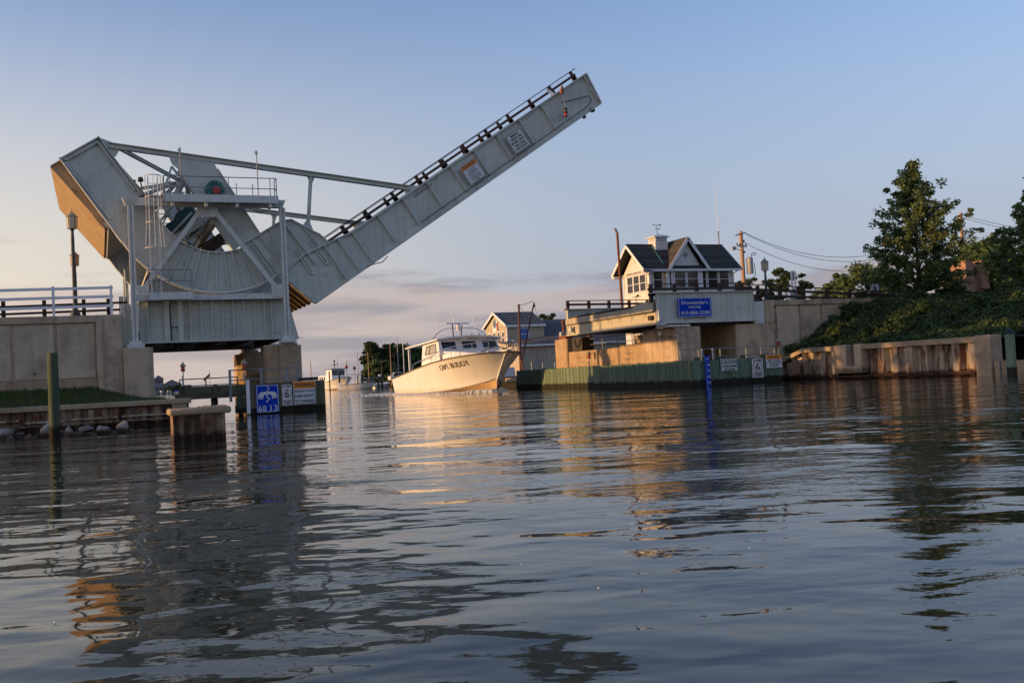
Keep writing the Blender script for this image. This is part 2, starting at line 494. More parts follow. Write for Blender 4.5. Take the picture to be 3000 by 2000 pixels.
    def build(s, name, m, parent=None, smooth=35, recalc=True, bevel=0.0):
        me = bpy.data.meshes.new(name)
        if parent is not None:
            off = ROOT[parent]
        else:
            a = np.array(s.v)
            off = Vector(((a[:, 0].min() + a[:, 0].max()) / 2, (a[:, 1].min() + a[:, 1].max()) / 2, a[:, 2].min()))
        me.from_pydata([(p[0] - off[0], p[1] - off[1], p[2] - off[2]) for p in s.v], [], s.f)
        if recalc:
            bm = bmesh.new()
            bm.from_mesh(me)
            bmesh.ops.recalc_face_normals(bm, faces=bm.faces)
            bm.to_mesh(me)
            bm.free()
        if smooth:
            me.polygons.foreach_set('use_smooth', [True] * len(me.polygons))
            me.set_sharp_from_angle(angle=math.radians(smooth))
        me.materials.append(MATS[m])
        o = bpy.data.objects.new(name, me)
        COL.objects.link(o)
        if parent is not None:
            o.parent = parent
            ROOT[o] = off
        else:
            o.location = off
            ROOT[o] = off
        if bevel:
            b = o.modifiers.new('bevel', 'BEVEL')
            b.width = bevel
            b.segments = 2
            b.limit_method = 'ANGLE'
        return o

def thing(name, label, cat, loc, group=None):
    o = bpy.data.objects.new(name, None)
    o.empty_display_size = 0.2
    COL.objects.link(o)
    o.location = loc
    ROOT[o] = Vector(loc)
    o['label'] = label
    o['category'] = cat
    if group:
        o['group'] = group
    return o
def tag(o, label, cat, group=None):
    o['label'] = label
    o['category'] = cat
    if group:
        o['group'] = group
    return o
def struct(o, kind='structure'):
    o['kind'] = kind
    return o
def dup_part(o, parent, off):
    """a copy of one part under another (or the same) thing, shifted by off"""
    c = o.copy()
    COL.objects.link(c)
    c.parent = parent
    c.location = Vector(o.location) + Vector(off)
    ROOT[c] = ROOT[parent] + Vector(off)
    return c
def dup_tree(o, parent, off):
    c = dup_part(o, parent, off)
    for ch in list(o.children):
        d = ch.copy()
        COL.objects.link(d)
        d.parent = c
    return c
def dup_thing(root, loc, label, group=None):
    r = root.copy()
    COL.objects.link(r)
    r.location = loc
    ROOT[r] = Vector(loc)
    r['label'] = label
    if group:
        r['group'] = group
    for ch in list(root.children):
        c = ch.copy()
        COL.objects.link(c)
        c.parent = r
        for g in list(ch.children):
            d = g.copy()
            COL.objects.link(d)
            d.parent = c
    return r

def text_mesh(body, w, h, depth=0.012):
    """lettering fitted into a w x h box centred on 0,0; returns verts (x,y,z) and faces"""
    cu = bpy.data.curves.new('lettering', 'FONT')
    cu.body = body
    cu.extrude = 0.5
    cu.resolution_u = 2
    cu.offset = 0.004
    ob = bpy.data.objects.new('lettering', cu)
    me = bpy.data.meshes.new_from_object(ob)
    vs = np.array([v.co[:] for v in me.vertices])
    fs = [tuple(p.vertices) for p in me.polygons]
    bpy.data.objects.remove(ob)
    bpy.data.curves.remove(cu)
    bpy.data.meshes.remove(me)
    lo, hi = vs.min(0), vs.max(0)
    vs[:, 0] = ((vs[:, 0] - lo[0]) / (hi[0] - lo[0]) - 0.5) * w
    vs[:, 1] = ((vs[:, 1] - lo[1]) / (hi[1] - lo[1]) - 0.5) * h
    vs[:, 2] = (vs[:, 2] - lo[2]) / max(1e-6, hi[2] - lo[2]) * depth
    return vs, fs
def put_text(body, o, u, v, w, h, m, parent, name='lettering', lift=0.004, depth=0.012):
    o, u, v = Vector(o), Vector(u).normalized(), Vector(v).normalized()
    n = u.cross(v)
    vs, fs = text_mesh(body, w, h, depth)
    b = MB()
    b.add([o + u * p[0] + v * p[1] + n * (p[2] + lift) for p in vs], fs)
    return b.build(name, m, parent, smooth=0, recalc=False)
def rounded(w, h, r, n=5):
    pts = []
    for cx, cy, a0 in ((w / 2 - r, h / 2 - r, 0), (-w / 2 + r, h / 2 - r, 90), (-w / 2 + r, -h / 2 + r, 180), (w / 2 - r, -h / 2 + r, 270)):
        for k in range(n + 1):
            a = math.radians(a0 + 90 * k / n)
            pts.append((cx + r * math.cos(a), cy + r * math.sin(a)))
    return pts
def plate(b, c, u, v, poly, t0, t1):
    """flat polygon (in u,v round c) raised from t0 to t1 along its normal"""
    c, u, v = Vector(c), Vector(u).normalized(), Vector(v).normalized()
    n = u.cross(v)
    k = len(poly)
    b.add([c + u * x + v * y + n * t0 for x, y in poly] + [c + u * x + v * y + n * t1 for x, y in poly],
          [tuple(range(k))[::-1], tuple(range(k, 2 * k))] + [(i, (i + 1) % k, (i + 1) % k + k, i + k) for i in range(k)])
    return b
def ring(b, c, u, v, outer, inner, t0, t1):
    c, u, v = Vector(c), Vector(u).normalized(), Vector(v).normalized()
    n = u.cross(v)
    k = len(outer)
    vs = []
    for t in (t0, t1):
        for pl in (outer, inner):
            vs += [c + u * x + v * y + n * t for x, y in pl]
    fs = []
    for i in range(k):
        j = (i + 1) % k
        fs += [(2 * k + i, 2 * k + j, 3 * k + j, 3 * k + i), (i, j, 2 * k + j, 2 * k + i), (k + j, k + i, 3 * k + i, 3 * k + j)]
    return b.add(vs, fs)
def sign(name, label, c, u, v, w, h, board, group=None, border=None, r=0.05):
    t = thing(name, label, 'sign', Vector(c) - Vector(v).normalized() * h / 2, group)
    plate(MB(), c, u, v, rounded(w, h, min(r, w / 3)), -0.025, 0.0).build('board', board, t)
    if border:
        ring(MB(), c, u, v, rounded(w * 0.955, h * 0.965, r * 0.9), rounded(w * 0.955 - 0.05, h * 0.965 - 0.05, r * 0.7), 0.003, 0.009).build('border', border, t)
    return t
EX, EZ = Vector((1, 0, 0)), Vector((0, 0, 1))
def arc(cx, cz, r, a0, a1, n):
    return [(cx + r * math.cos(math.radians(a0 + (a1 - a0) * k / n)), cz + r * math.sin(math.radians(a0 + (a1 - a0) * k / n))) for k in range(n + 1)]
# ------------------------------------------------------------------ water
def make_water():
    m = bpy.data.materials.new('water')
    m.use_nodes = True
    n = m.node_tree
    N, L = n.nodes.new, n.links.new
    b = n.nodes['Principled BSDF']
    b.inputs['Base Color'].default_value = (0.019, 0.022, 0.013, 1)
    b.inputs['Roughness'].default_value = 0.03
    b.inputs['IOR'].default_value = 1.31
    g = N('ShaderNodeNewGeometry')
    def noise(scale, detail, stretch, amp, rot=0.0, dist=0.0):
        mp = N('ShaderNodeMapping')
        mp.vector_type = 'TEXTURE'
        mp.inputs['Scale'].default_value = (1 / stretch[0], 1 / stretch[1], 1)
        mp.inputs['Rotation'].default_value = (0, 0, math.radians(rot))
        L(g.outputs['Position'], mp.inputs['Vector'])
        t = N('ShaderNodeTexNoise')
        t.inputs['Scale'].default_value = scale
        t.inputs['Detail'].default_value = detail
        t.inputs['Roughness'].default_value = 0.45
        t.inputs['Distortion'].default_value = dist
        L(mp.outputs[0], t.inputs['Vector'])
        q = N('ShaderNodeMath')
        q.operation = 'MULTIPLY'
        L(t.outputs['Fac'], q.inputs[0])
        q.inputs[1].default_value = amp
        return t, q
    # swell, ripples (crests lie roughly along the bridge), small chop in patches
    _, a = noise(0.42, 1.0, (0.5, 1.0), 0.095, -30)
    _, c = noise(1.7, 1.2, (0.62, 1.0), 0.025, -18, 0.4)
    _, d = noise(4.2, 1.5, (0.62, 1.0), 0.0066, -27, 0.3)
    _, e = noise(13.0, 2.0, (0.7, 1.0), 0.0056, -12)
    pt, _ = noise(0.10, 3.0, (0.35, 1.5), 1.0, -24)
    pr = N('ShaderNodeMapRange')
    pr.interpolation_type = 'SMOOTHSTEP'
    pr.inputs['From Min'].default_value = 0.50
    pr.inputs['From Max'].default_value = 0.62
    pr.inputs['To Min'].default_value = 0.10
    pr.inputs['To Max'].default_value = 1.0
    L(pt.outputs['Fac'], pr.inputs['Value'])
    em = N('ShaderNodeMath')
    em.operation = 'MULTIPLY'
    L(e.outputs[0], em.inputs[0])
    L(pr.outputs[0], em.inputs[1])
    def add(x, y):
        q = N('ShaderNodeMath')
        q.operation = 'ADD'
        L(x, q.inputs[0])
        L(y, q.inputs[1])
        return q.outputs[0]
    hgt = add(add(a.outputs[0], c.outputs[0]), add(d.outputs[0], em.outputs[0]))
    bp = N('ShaderNodeBump')
    bp.inputs['Strength'].default_value = 1.0
    bp.inputs['Distance'].default_value = 1.0
    L(hgt, bp.inputs['Height'])
    L(bp.outputs[0], b.inputs['Normal'])
    MATS['water'] = m
make_water()
w = MB()
w.add([(-6000, -300, 0), (6000, -300, 0), (6000, 9000, 0), (-6000, 9000, 0)], [(0, 1, 2, 3)])
struct(w.build('water', 'water', smooth=0, recalc=False))

# ------------------------------------------------------------------ bascule leaf
LA = math.radians(33.3)
ld = (math.cos(LA), math.sin(LA))
ln_ = (-math.sin(LA), math.cos(LA))
T0 = (11.68, 8.49)
def lp(d, o=0.0):
    return (T0[0] + ld[0] * d + ln_[0] * o, T0[1] + ld[1] * d + ln_[1] * o)
def lp3(d, o, y):
    x, z = lp(d, o)
    return (x, y, z)
YN, YF = 47.6, 58.6
CXc, CZc, RO, RI = 5.34, 10.46, 4.85, 2.9
leaf = thing('bascule_leaf', 'raised pale grey steel bascule leaf with concrete counterweight, tilted up over the channel', 'drawbridge', (5.34, 53.1, 5.6))
hump = [(6.51, 7.93), (8.07, 8.89), (8.44, 9.04), (8.73, 9.09), (9.74, 8.54), (10.06, 8.39), (10.43, 8.04)]
topc = [(7.74, 6.31), (8.48, 6.72), (9.27, 7.38), (10.25, 7.84), (10.94, 8.18), (11.68, 8.49), (25.02, 17.25)]
outline = [(-1.28, 11.68), (0.35, 12.73), (1.78, 10.6), (2.1, 10.1)] + arc(CXc, CZc, RI, 190, 292, 24) + hump + topc[4:] + [(25.85, 15.72), (9.74, 5.09), (8.49, 6.18)] + arc(CXc, CZc, RO, 302, 210, 30)
near = []
near.append(MB().prism(outline, YN - 0.03, YN + 0.03).build('girder_web', 'steel', leaf))
near.append(MB().strip(arc(CXc, CZc, RO, 210, 302, 36), 0.10, YN - 0.24, YN + 0.24).build('rolling_tread', 'steel_light', leaf))
near.append(MB().strip([(-1.30, 11.70), (1.13, 7.99)], 0.05, YN - 0.26, YN + 0.22).build('flange', 'steel_light', leaf))
near.append(MB().strip([(0.37, 12.73), (-1.30, 11.66)], 0.05, YN - 0.26, YN + 0.22).build('flange', 'steel_light', leaf))
near.append(MB().strip([(2.1, 10.1), (1.78, 10.6), (0.35, 12.75)], 0.05, YN - 0.24, YN + 0.22).build('flange', 'steel', leaf))
near.append(MB().strip(arc(CXc, CZc, RI, 292, 190, 28), 0.06, YN - 0.16, YN + 0.16).build('inner_flange', 'steel_light', leaf))
near.append(MB().strip(topc, 0.06, YN - 0.20, YN + 0.20).build('top_flange', 'steel_light', leaf))
near.append(MB().strip([(25.85, 15.72), (9.74, 5.09)], 0.06, YN - 0.20, YN + 0.20).build('bottom_flange', 'steel', leaf))
near.append(MB().strip([(9.74, 5.09), (8.49, 6.18)], 0.05, YN - 0.20, YN + 0.20).build('flange', 'steel', leaf))
near.append(MB().strip([(25.02, 17.31), (25.86, 15.70)], 0.06, YN - 0.20, YN + 0.20).build('end_plate', 'steel_light', leaf))
near.append(MB().strip(hump, 0.05, YN - 0.18, YN + 0.18).build('hump_flange', 'steel_light', leaf))
# counterweight side plate framing
cwf = MB()
cwf.prism([(-0.98, 11.60), (0.28, 12.42), (0.36, 12.62), (-1.18, 11.66)], YN - 0.16, YN - 0.04)
cwf.bar((-1.05, YN - 0.10, 11.55), (0.72, YN - 0.10, 9.02), 0.10, 0.06, (0, 1, 0))
cwf.bar((0.32, YN - 0.10, 12.5), (1.78, YN - 0.10, 10.34), 0.10, 0.08, (0, 1, 0))
near.append(cwf.build('side_frame', 'steel', leaf))
near.append(MB().prism([(0.64, 9.06), (1.42, 9.50), (1.95, 10.12), (1.2, 10.35), (0.1, 9.75)], YN - 0.055, YN - 0.032).build('splice_plate', 'steel', leaf))
near.append(MB().prism([(0.35, 12.73), (1.32, 12.38), (1.05, 11.9), (0.9, 11.85)], YN - 0.02, YN + 0.02).build('gusset', 'steel', leaf))
# arm that carries the pinion
arm_o = [(3.30, 11.98), (3.42, 11.62), (3.72, 11.36), (6.05, 7.62), (6.49, 7.95), (7.21, 8.42), (5.42, 11.42), (5.30, 11.74)]
near.append(MB().prism(arm_o, YN - 0.11, YN - 0.035).build('pinion_arm', 'steel', leaf))
near.append(MB().strip([(6.05, 7.60), (3.72, 11.36)], 0.05, YN - 0.20, YN + 0.2).build('arm_flange', 'steel', leaf))
near.append(MB().strip([(5.42, 11.42), (7.21, 8.42)], 0.05, YN - 0.20, YN + 0.2).build('arm_flange', 'steel', leaf))
near.append(MB().ibeam((0.70, YN, 12.39), (14.75, YN, 10.78), 0.30, 0.24, 0.03).build('top_strut', 'steel', leaf))
near.append(MB().prism([(14.45, 10.70), (14.45, 10.92), (15.35, 10.92), (14.62, 10.34)], YN - 0.02, YN + 0.02).build('gusset', 'steel', leaf))
near.append(MB().ibeam((9.80, YN, 11.24), (9.56, YN, 8.74), 0.16, 0.14, 0.02, (0, 1, 0)).build('hanger', 'steel', leaf))
near.append(MB().prism([(9.62, 11.22), (9.98, 11.18), (9.86, 10.9), (9.74, 10.9)], YN - 0.015, YN + 0.015).prism([(9.28, 8.84), (9.84, 8.52), (9.62, 9.1), (9.5, 9.1)], YN - 0.015, YN + 0.015).build('gusset', 'steel', leaf))
# web stiffeners of the leaf
depth = 1.62
for d in (-1.66, -0.85, 0.0, 1.57, 3.14, 4.71, 6.29, 7.86, 9.44, 11.01, 12.60, 15.78):
    x, z = lp(d, -0.03) if d >= 0 else (T0[0] + ld[0] * d * 1.02, T0[1] + d * 0.40)
    o = depth - 0.1 if d > 1 else (depth + 0.45 if d > -0.5 else depth + 0.42 - d * 0.1)
    o -= 0.0 if d < 3 else 0.0
    bx_, bz = x + math.sin(LA) * o, z - math.cos(LA) * o
    if d < 14:
        sdd = (bx_ - 25.85) * (15.72 - 5.09) - (bz - 15.72) * (25.85 - 9.74)
        k = 0
        while (15.72 + (bx_ - 25.85) * (10.63 / 16.11)) > bz - 0.03 and k < 60:
            bx_ -= math.sin(LA) * 0.02
            bz += math.cos(LA) * 0.02
            k += 1
    MB().bar((x, YN - 0.12, z), (bx_, YN - 0.12, bz), 0.18, 0.04, (math.cos(LA), 0, math.sin(LA))).build('stiffener', 'steel_light', leaf)
for (x0, z0, x1, z1) in ((8.35, 8.98, 9.85, 6.9), (9.3, 8.72, 10.1, 7.72), (7.2, 8.3, 8.42, 6.66), (6.85, 8.1, 8.05, 6.42), (7.7, 8.62, 8.2, 6.9)):
    MB().bar((x0, YN - 0.11, z0), (x1, YN - 0.11, z1), 0.15, 0.028, (math.cos(LA), 0, math.sin(LA))).build('stiffener', 'steel_light', leaf)
for (x0, z0, x1, z1) in ((9.62, 8.1, 10.35, 7.02), (8.95, 7.62, 9.62, 6.55)):
    b = MB()
    for k in (-0.055, 0.055):
        b.bar((x0 + k, YN - 0.10, z0 + k * 0.6), (x1 + k, YN - 0.10, z1 + k * 0.6), 0.09, 0.05, (math.cos(LA), 0, math.sin(LA)))
    b.build('guide_rod', 'steel_light', leaf)
    MB().tube((x1 + 0.02, YN - 0.18, z1 - 0.03), (x1 + 0.02, YN - 0.04, z1 - 0.03), 0.07, 10).build('rod_end', 'steel_light', leaf)
# radial stiffeners of the segment
for k in range(11):
    a = math.radians(234 + 6.7 * k)
    c_, s_ = math.cos(a), math.sin(a)
    MB().bar((CXc + c_ * (RI + 0.02), YN - 0.115, CZc + s_ * (RI + 0.02)), (CXc + c_ * (RO - 0.11), YN - 0.115, CZc + s_ * (RO - 0.11)), 0.18, 0.045, (-s_, 0, c_)).build('radial_stiffener', 'steel_light', leaf)
b = MB()
for k in range(24):
    a = math.radians(228 + 3.1 * k)
    b.tube((CXc + math.cos(a) * (RO - 0.16), YN - 0.28, CZc + math.sin(a) * (RO - 0.16)), (CXc + math.cos(a) * (RO - 0.16), YN - 0.03, CZc + math.sin(a) * (RO - 0.16)), 0.022, 6)
b.build('bolts', 'steel', leaf)
for o in near:
    dup_part(o, leaf, (0, YF - YN, 0))
# counterweight block
cw = MB()
cw.prism([(-1.67, 11.36), (0.30, 12.70), (2.40, 10.05), (0.47, 8.66)], YN + 0.14, YF - 0.10)
cw.build('counterweight', 'cw_concrete', leaf, smooth=0)
MB().prism([(-1.66, 11.40), (0.36, 12.78), (0.36, 12.72), (-1.66, 11.345)], YN + 0.04, YF - 0.04).build('counterweight_cap', 'steel', leaf)
MB().prism([(0.40, 8.86), (0.62, 8.60), (2.0, 9.6), (1.7, 9.9)], YN + 0.1, YF - 0.2).build('tail_beam', 'steel', leaf)
MB().bar((2.35, YN + 0.3, 6.95), (2.35, YF - 0.3, 6.95), 0.12, 0.16).build('tail_beam', 'steel_cream', leaf)
for k in range(7):
    yy = YN + 1.2 + k * 1.45
    MB().prism([(1.6, 8.1), (2.2, 7.4), (2.5, 7.5), (2.1, 8.6)], yy, yy + 0.05).build('tail_bracket', 'steel_cream', leaf)
# lateral bracing of the top struts and the cross frame between the arms
def strut_z(x):
    return 12.39 - (x - 0.70) * 0.1146
YM = (YN + YF) / 2
MB().ibeam((4.3, YN + 0.1, strut_z(4.3) - 0.1), (4.3, YF - 0.1, strut_z(4.3) - 0.1), 0.2, 0.24, 0.03).build('cross_beam', 'steel', leaf)
for (xa, ya) in ((1.1, YN), (1.1, YF), (9.2, YF)):
    MB().ibeam((xa, ya, strut_z(xa) - 0.02), (4.3, YM, strut_z(4.3) - 0.05), 0.16, 0.15, 0.02).build('lateral_brace', 'steel', leaf)
MB().ibeam((1.75, YN, 10.75), (1.75, YF, 10.75), 0.2, 0.22, 0.03).build('cross_beam', 'steel', leaf)
for (ya, yb) in ((YN, YM), (YF, YM)):
    MB().ibeam((2.0, ya, 10.1), (4.0, yb, strut_z(4.0) - 0.15), 0.14, 0.16, 0.02).build('lateral_brace', 'steel', leaf)
    MB().ibeam((3.9, ya, 11.3), (5.0, yb, 9.4), 0.18, 0.18, 0.025).build('frame_brace', 'steel', leaf)
    MB().ibeam((5.0, ya, 9.4), (3.9, yb, 11.3), 0.18, 0.18, 0.025).build('frame_brace', 'steel', leaf)
for k in range(6):
    t = k / 5
    MB().bar((3.9 + 1.1 * t, YN + 3.2, 11.3 - 1.9 * t), (3.9 + 1.1 * t, YF - 3.2, 11.3 - 1.9 * t), 0.07, 0.07).build('frame_rung', 'steel', leaf)
MB().ibeam((5.2, YN, 9.1), (5.2, YF, 9.1), 0.25, 0.5, 0.03).build('cross_beam', 'steel', leaf)
for yy in (49.9, 55.9):
    lt = MB().bar((3.58, yy, 12.0), (2.85, yy, 9.9), 0.14, 0.10).bar((3.58, yy, 12.0), (4.95, yy, 10.2), 0.14, 0.10).bar((4.15, yy, 11.6), (3.3, yy, 9.9), 0.08, 0.08).build('lattice_frame', 'steel_light', leaf)
    for k in range(6):
        t = 0.22 + 0.13 * k
        MB().bar((3.58 - 0.73 * t, yy, 12.0 - 2.1 * t), (3.58 + 1.37 * t, yy, 12.0 - 1.8 * t - (0.12 if k % 2 else -0.06)), 0.05, 0.05).build('lattice_bar', 'steel_light', lt)
MB().bar((3.0, 49.9, 10.4), (4.2, 55.9, 11.4), 0.12, 0.12).bar((4.6, 49.9, 10.6), (3.2, 55.9, 11.2), 0.12, 0.12).build('frame_brace', 'steel', leaf)
# drive machinery
MB().tube((5.25, YN - 0.42, 10.42), (5.25, YN - 0.12, 10.42), 0.42, 28).build('gear_housing', 'green_machine', leaf)
MB().tube((5.30, YN - 0.50, 10.38), (5.30, YN - 0.42, 10.38), 0.18, 20).build('pinion_hub', 'red_paint', leaf)
b = MB()
for k in range(12):
    a = math.pi * 2 * k / 12
    b.tube((5.25 + 0.36 * math.cos(a), YN - 0.45, 10.42 + 0.36 * math.sin(a)), (5.25 + 0.36 * math.cos(a), YN - 0.40, 10.42 + 0.36 * math.sin(a)), 0.025, 6)
b.build('bolts', 'steel', leaf)
def tilted_box(cx, y0, y1, cz, w, h, ang):
    b = MB().box(-w / 2, w / 2, y0, y1, -h / 2, h / 2)
    return b.xf(Matrix.Translation((cx, 0, cz)) @ Matrix.Rotation(-ang, 4, 'Y'))
tilted_box(4.25, 50.6, 52.2, 9.75, 0.75, 0.75, LA).build('motor_cabinet', 'green_machine', leaf, bevel=0.02)
tilted_box(3.62, 50.6, 51.6, 9.22, 0.6, 0.55, LA).build('motor_cabinet', 'green_machine', leaf, bevel=0.02)
tilted_box(4.75, 52.6, 54.4, 9.55, 0.8, 0.5, LA).build('gearbox', 'green_machine', leaf, bevel=0.02)
MB().path([(3.25, 50.5, 9.15), (3.0, 50.5, 9.42), (3.12, 50.5, 9.62), (3.45, 50.5, 9.72)], 0.03).path([(3.3, 50.5, 9.0), (4.4, 50.5, 8.3)], 0.03).path([(3.7, 50.5, 9.75), (4.9, 50.5, 8.55)], 0.03).build('cabinet_rail', 'green_machine', leaf)
for k in range(3):
    MB().bar((2.7 + 0.55 * k, 50.2, 9.0 - 0.45 * k), (3.9 + 0.55 * k, 50.2, 10.6 - 0.75 * k), 0.08, 0.12).build('machinery_frame', 'steel', leaf)
MB().bar((3.4, 49.6, 8.35), (5.9, 49.6, 10.0), 0.12, 0.34).build('machinery_frame', 'steel', leaf)
for k in range(13):
    x, z = 4.05 + 0.185 * k, 7.55 + 0.122 * k
    MB().bar((x, 49.3, z), (x, 57.6, z), 0.15, 0.06, (-math.sin(LA), 0, math.cos(LA))).build('deck_timber', 'timber', leaf)
b = MB()
for yy in (50.2, 52.4, 54.6, 56.8):
    b.bar((3.9, yy, 7.52), (6.7, yy, 9.36), 0.1, 0.22, (-math.sin(LA), 0, math.cos(LA)))
b.build('deck_stringer', 'brown_steel', leaf)
# roadway deck and floor beams of the leaf
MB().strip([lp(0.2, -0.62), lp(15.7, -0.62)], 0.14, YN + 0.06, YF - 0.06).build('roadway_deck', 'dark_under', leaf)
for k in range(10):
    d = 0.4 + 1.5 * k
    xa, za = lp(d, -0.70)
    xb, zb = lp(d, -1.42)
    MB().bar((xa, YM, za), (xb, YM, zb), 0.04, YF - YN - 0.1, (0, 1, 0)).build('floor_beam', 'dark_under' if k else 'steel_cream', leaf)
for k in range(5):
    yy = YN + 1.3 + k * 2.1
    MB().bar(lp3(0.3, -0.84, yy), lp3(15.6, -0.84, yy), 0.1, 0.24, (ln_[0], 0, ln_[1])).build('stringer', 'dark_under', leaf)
MB().prism([(8.62, 6.14), (9.72, 5.16), (9.80, 5.24), (8.70, 6.22)], YN + 0.05, YF - 0.05).build('end_floor_plate', 'tail_plate', leaf)
for k in range(9):
    yy = YN + 0.9 + 1.15 * k
    MB().prism([(8.60, 6.10), (9.70, 5.12), (9.60, 5.05), (8.5, 5.95)], yy, yy + 0.06).build('floor_rib', 'tail_plate', leaf)
# railings of the leaf
for yy in (YN + 0.12, YF - 0.12):
    rl = MB().bar(lp3(-2.15, 0.30, yy), lp3(15.55, 0.30, yy), 0.05, 0.13, (ln_[0], 0, ln_[1])).build('railing', 'brown_steel', leaf)
    MB().bar(lp3(-2.15, 0.57, yy), lp3(15.75, 0.57, yy), 0.045, 0.045, (ln_[0], 0, ln_[1])).build('top_rail', 'black_line', rl)
    for d in (-0.22, 1.23, 2.92, 4.5, 6.08, 7.6, 9.16, 10.72, 12.28, 13.76, 15.36):
        MB().bar(lp3(d, 0.0, yy), lp3(d, 0.56, yy), 0.16, 0.10, (0, 1, 0)).build('rail_post', 'brown_steel', rl)
        MB().bar(lp3(d + 0.02, 0.0, yy + 0.02), lp3(d + 0.02, 0.24, yy + 0.02), 0.24, 0.14, (0, 1, 0)).build('post_foot', 'brown_steel', rl)
MB().bar(lp3(13.7, 0.0, YN - 0.05), lp3(13.45, 0.52, YN - 0.05), 0.02, 0.16, (ld[0], 0, ld[1])).build('marker_board', 'white_paint', leaf)
MB().bar(lp3(8.7, 0.0, YN - 0.05), lp3(8.62, 0.5, YN - 0.05), 0.02, 0.10, (ld[0], 0, ld[1])).build('marker_board', 'brown_steel', leaf)
# conduit along the lower flange with its clips, and the loop hanging from it
cp = []
for k in range(30):
    d = 2.2 + k * 0.4
    x, z = lp(d + 1.0, -1.50)
    cp.append((x, YN - 0.24, z))
x, z = cp[-1][0], cp[-1][2]
cp += [(x + 0.35, YN - 0.22, z + 0.38), (x + 0.25, YN - 0.2, z + 0.7), (23.45, YN - 0.16, 15.6)]
MB().path(cp, 0.022).build('conduit', 'black_line', leaf)
MB().path([(13.4, YN - 0.22, 7.32), (13.1, YN - 0.22, 7.02), (12.75, YN - 0.22, 6.95), (12.5, YN - 0.22, 6.86), (12.3, YN - 0.22, 6.74)], 0.025).build('hanging_cable', 'black_line', leaf)
MB().box(25.2, 25.5, YN - 0.1, YN + 0.15, 15.25, 15.38).box(24.8, 24.92, YN - 0.1, YN + 0.1, 14.86, 15.05).build('bearing_shoe', 'brown_steel', leaf)
b = MB()
for k in range(20):
    for j in range(3):
        b.tube((15.0 + 0.05 * k - 0.03 * j, YN - 0.05, 10.42 + 0.033 * k - 0.06 * j), (15.0 + 0.05 * k - 0.03 * j, YN - 0.02, 10.42 + 0.033 * k - 0.06 * j), 0.014, 5)
for k in range(8):
    for j in range(9):
        x = 5.95 + 0.085 * k + 0.05 * j
        z = 9.0 + 0.055 * k - 0.085 * j
        b.tube((x, YN - 0.14, z), (x, YN - 0.10, z), 0.013, 5)
for k in range(120):
    for o_ in (-0.10, -1.42):
        if k % 10 in (0, 1, 9):
            x, z = lp(0.4 + 0.122 * k, o_)
            b.tube((x, YN - 0.05, z), (x, YN - 0.02, z), 0.013, 5)
for k in range(30):
    b.tube((-0.9 + 0.05 * k, YN - 0.05, 11.5 - 0.072 * k), (-0.9 + 0.05 * k, YN - 0.02, 11.5 - 0.072 * k), 0.013, 5)
b.build('rivets', 'dark_under', leaf)

# things hung on the leaf
U1, V1 = Vector((ld[0], 0, ld[1])), Vector((ln_[0], 0, ln_[1]))
s1 = sign('signal_sign', 'white sign with BRIDGE OPENS ON SIGNAL ONLY lettering, high on the raised leaf', (20.74, 47.33, 13.38), U1, V1, 1.08, 1.06, 'sign_white', border='ink', r=0.08)
for i, (tx, ww) in enumerate((('BRIDGE', 0.52), ('OPENS ON', 0.72), ('SIGNAL ONLY', 0.88), ('ONE LONG', 0.70), ('ONE SHORT', 0.80))):
    put_text(tx, Vector((20.74, 47.33, 13.38)) + V1 * (0.37 - 0.18 * i), U1, V1, ww, 0.125, 'ink', s1)
c0 = Vector((18.12, 47.33, 11.67))
s2 = sign('notice_sign', 'white sign with orange NOTICE header on the raised leaf, lower of its two signs', c0, U1, V1, 1.08, 1.07, 'sign_white', border='ink', r=0.08)
plate(MB(), c0 + V1 * 0.39, U1, V1, rounded(1.0, 0.24, 0.05), 0.003, 0.008).build('header', 'sign_orange', s2)
put_text('NOTICE', c0 + V1 * 0.39, U1, V1, 0.72, 0.14, 'ink', s2, lift=0.010)
def fine_print(parent, c, u, v, rows, h):
    rr_ = random.Random(5)
    for (y, w_) in rows:
        b = MB()
        x = -w_ / 2
        while x < w_ / 2:
            l = rr_.uniform(0.02, 0.035)
            plate(b, Vector(c) + v * y + u * (x + l / 2), u, v, [(-l / 2, -h / 2), (l / 2, -h / 2), (l / 2, h / 2), (-l / 2, h / 2)], 0.003, 0.008)
            x += l + (0.012 if rr_.random() < 0.8 else 0.045)
        b.build('fine_print', 'ink_grey', parent, smooth=0)
fine_print(s2, c0, U1, V1, [(0.19, 0.5), (0.12, 0.4), (0.05, 0.55), (-0.05, 0.62), (-0.12, 0.5), (-0.19, 0.66), (-0.26, 0.6), (-0.36, 0.6), (-0.43, 0.3)], 0.035)
for yy in (0.01, -0.31):
    plate(MB(), c0 + V1 * yy, U1, V1, [(-0.36, -0.006), (0.36, -0.006), (0.36, 0.006), (-0.36, 0.006)], 0.003, 0.007).build('rule', 'ink', s2)
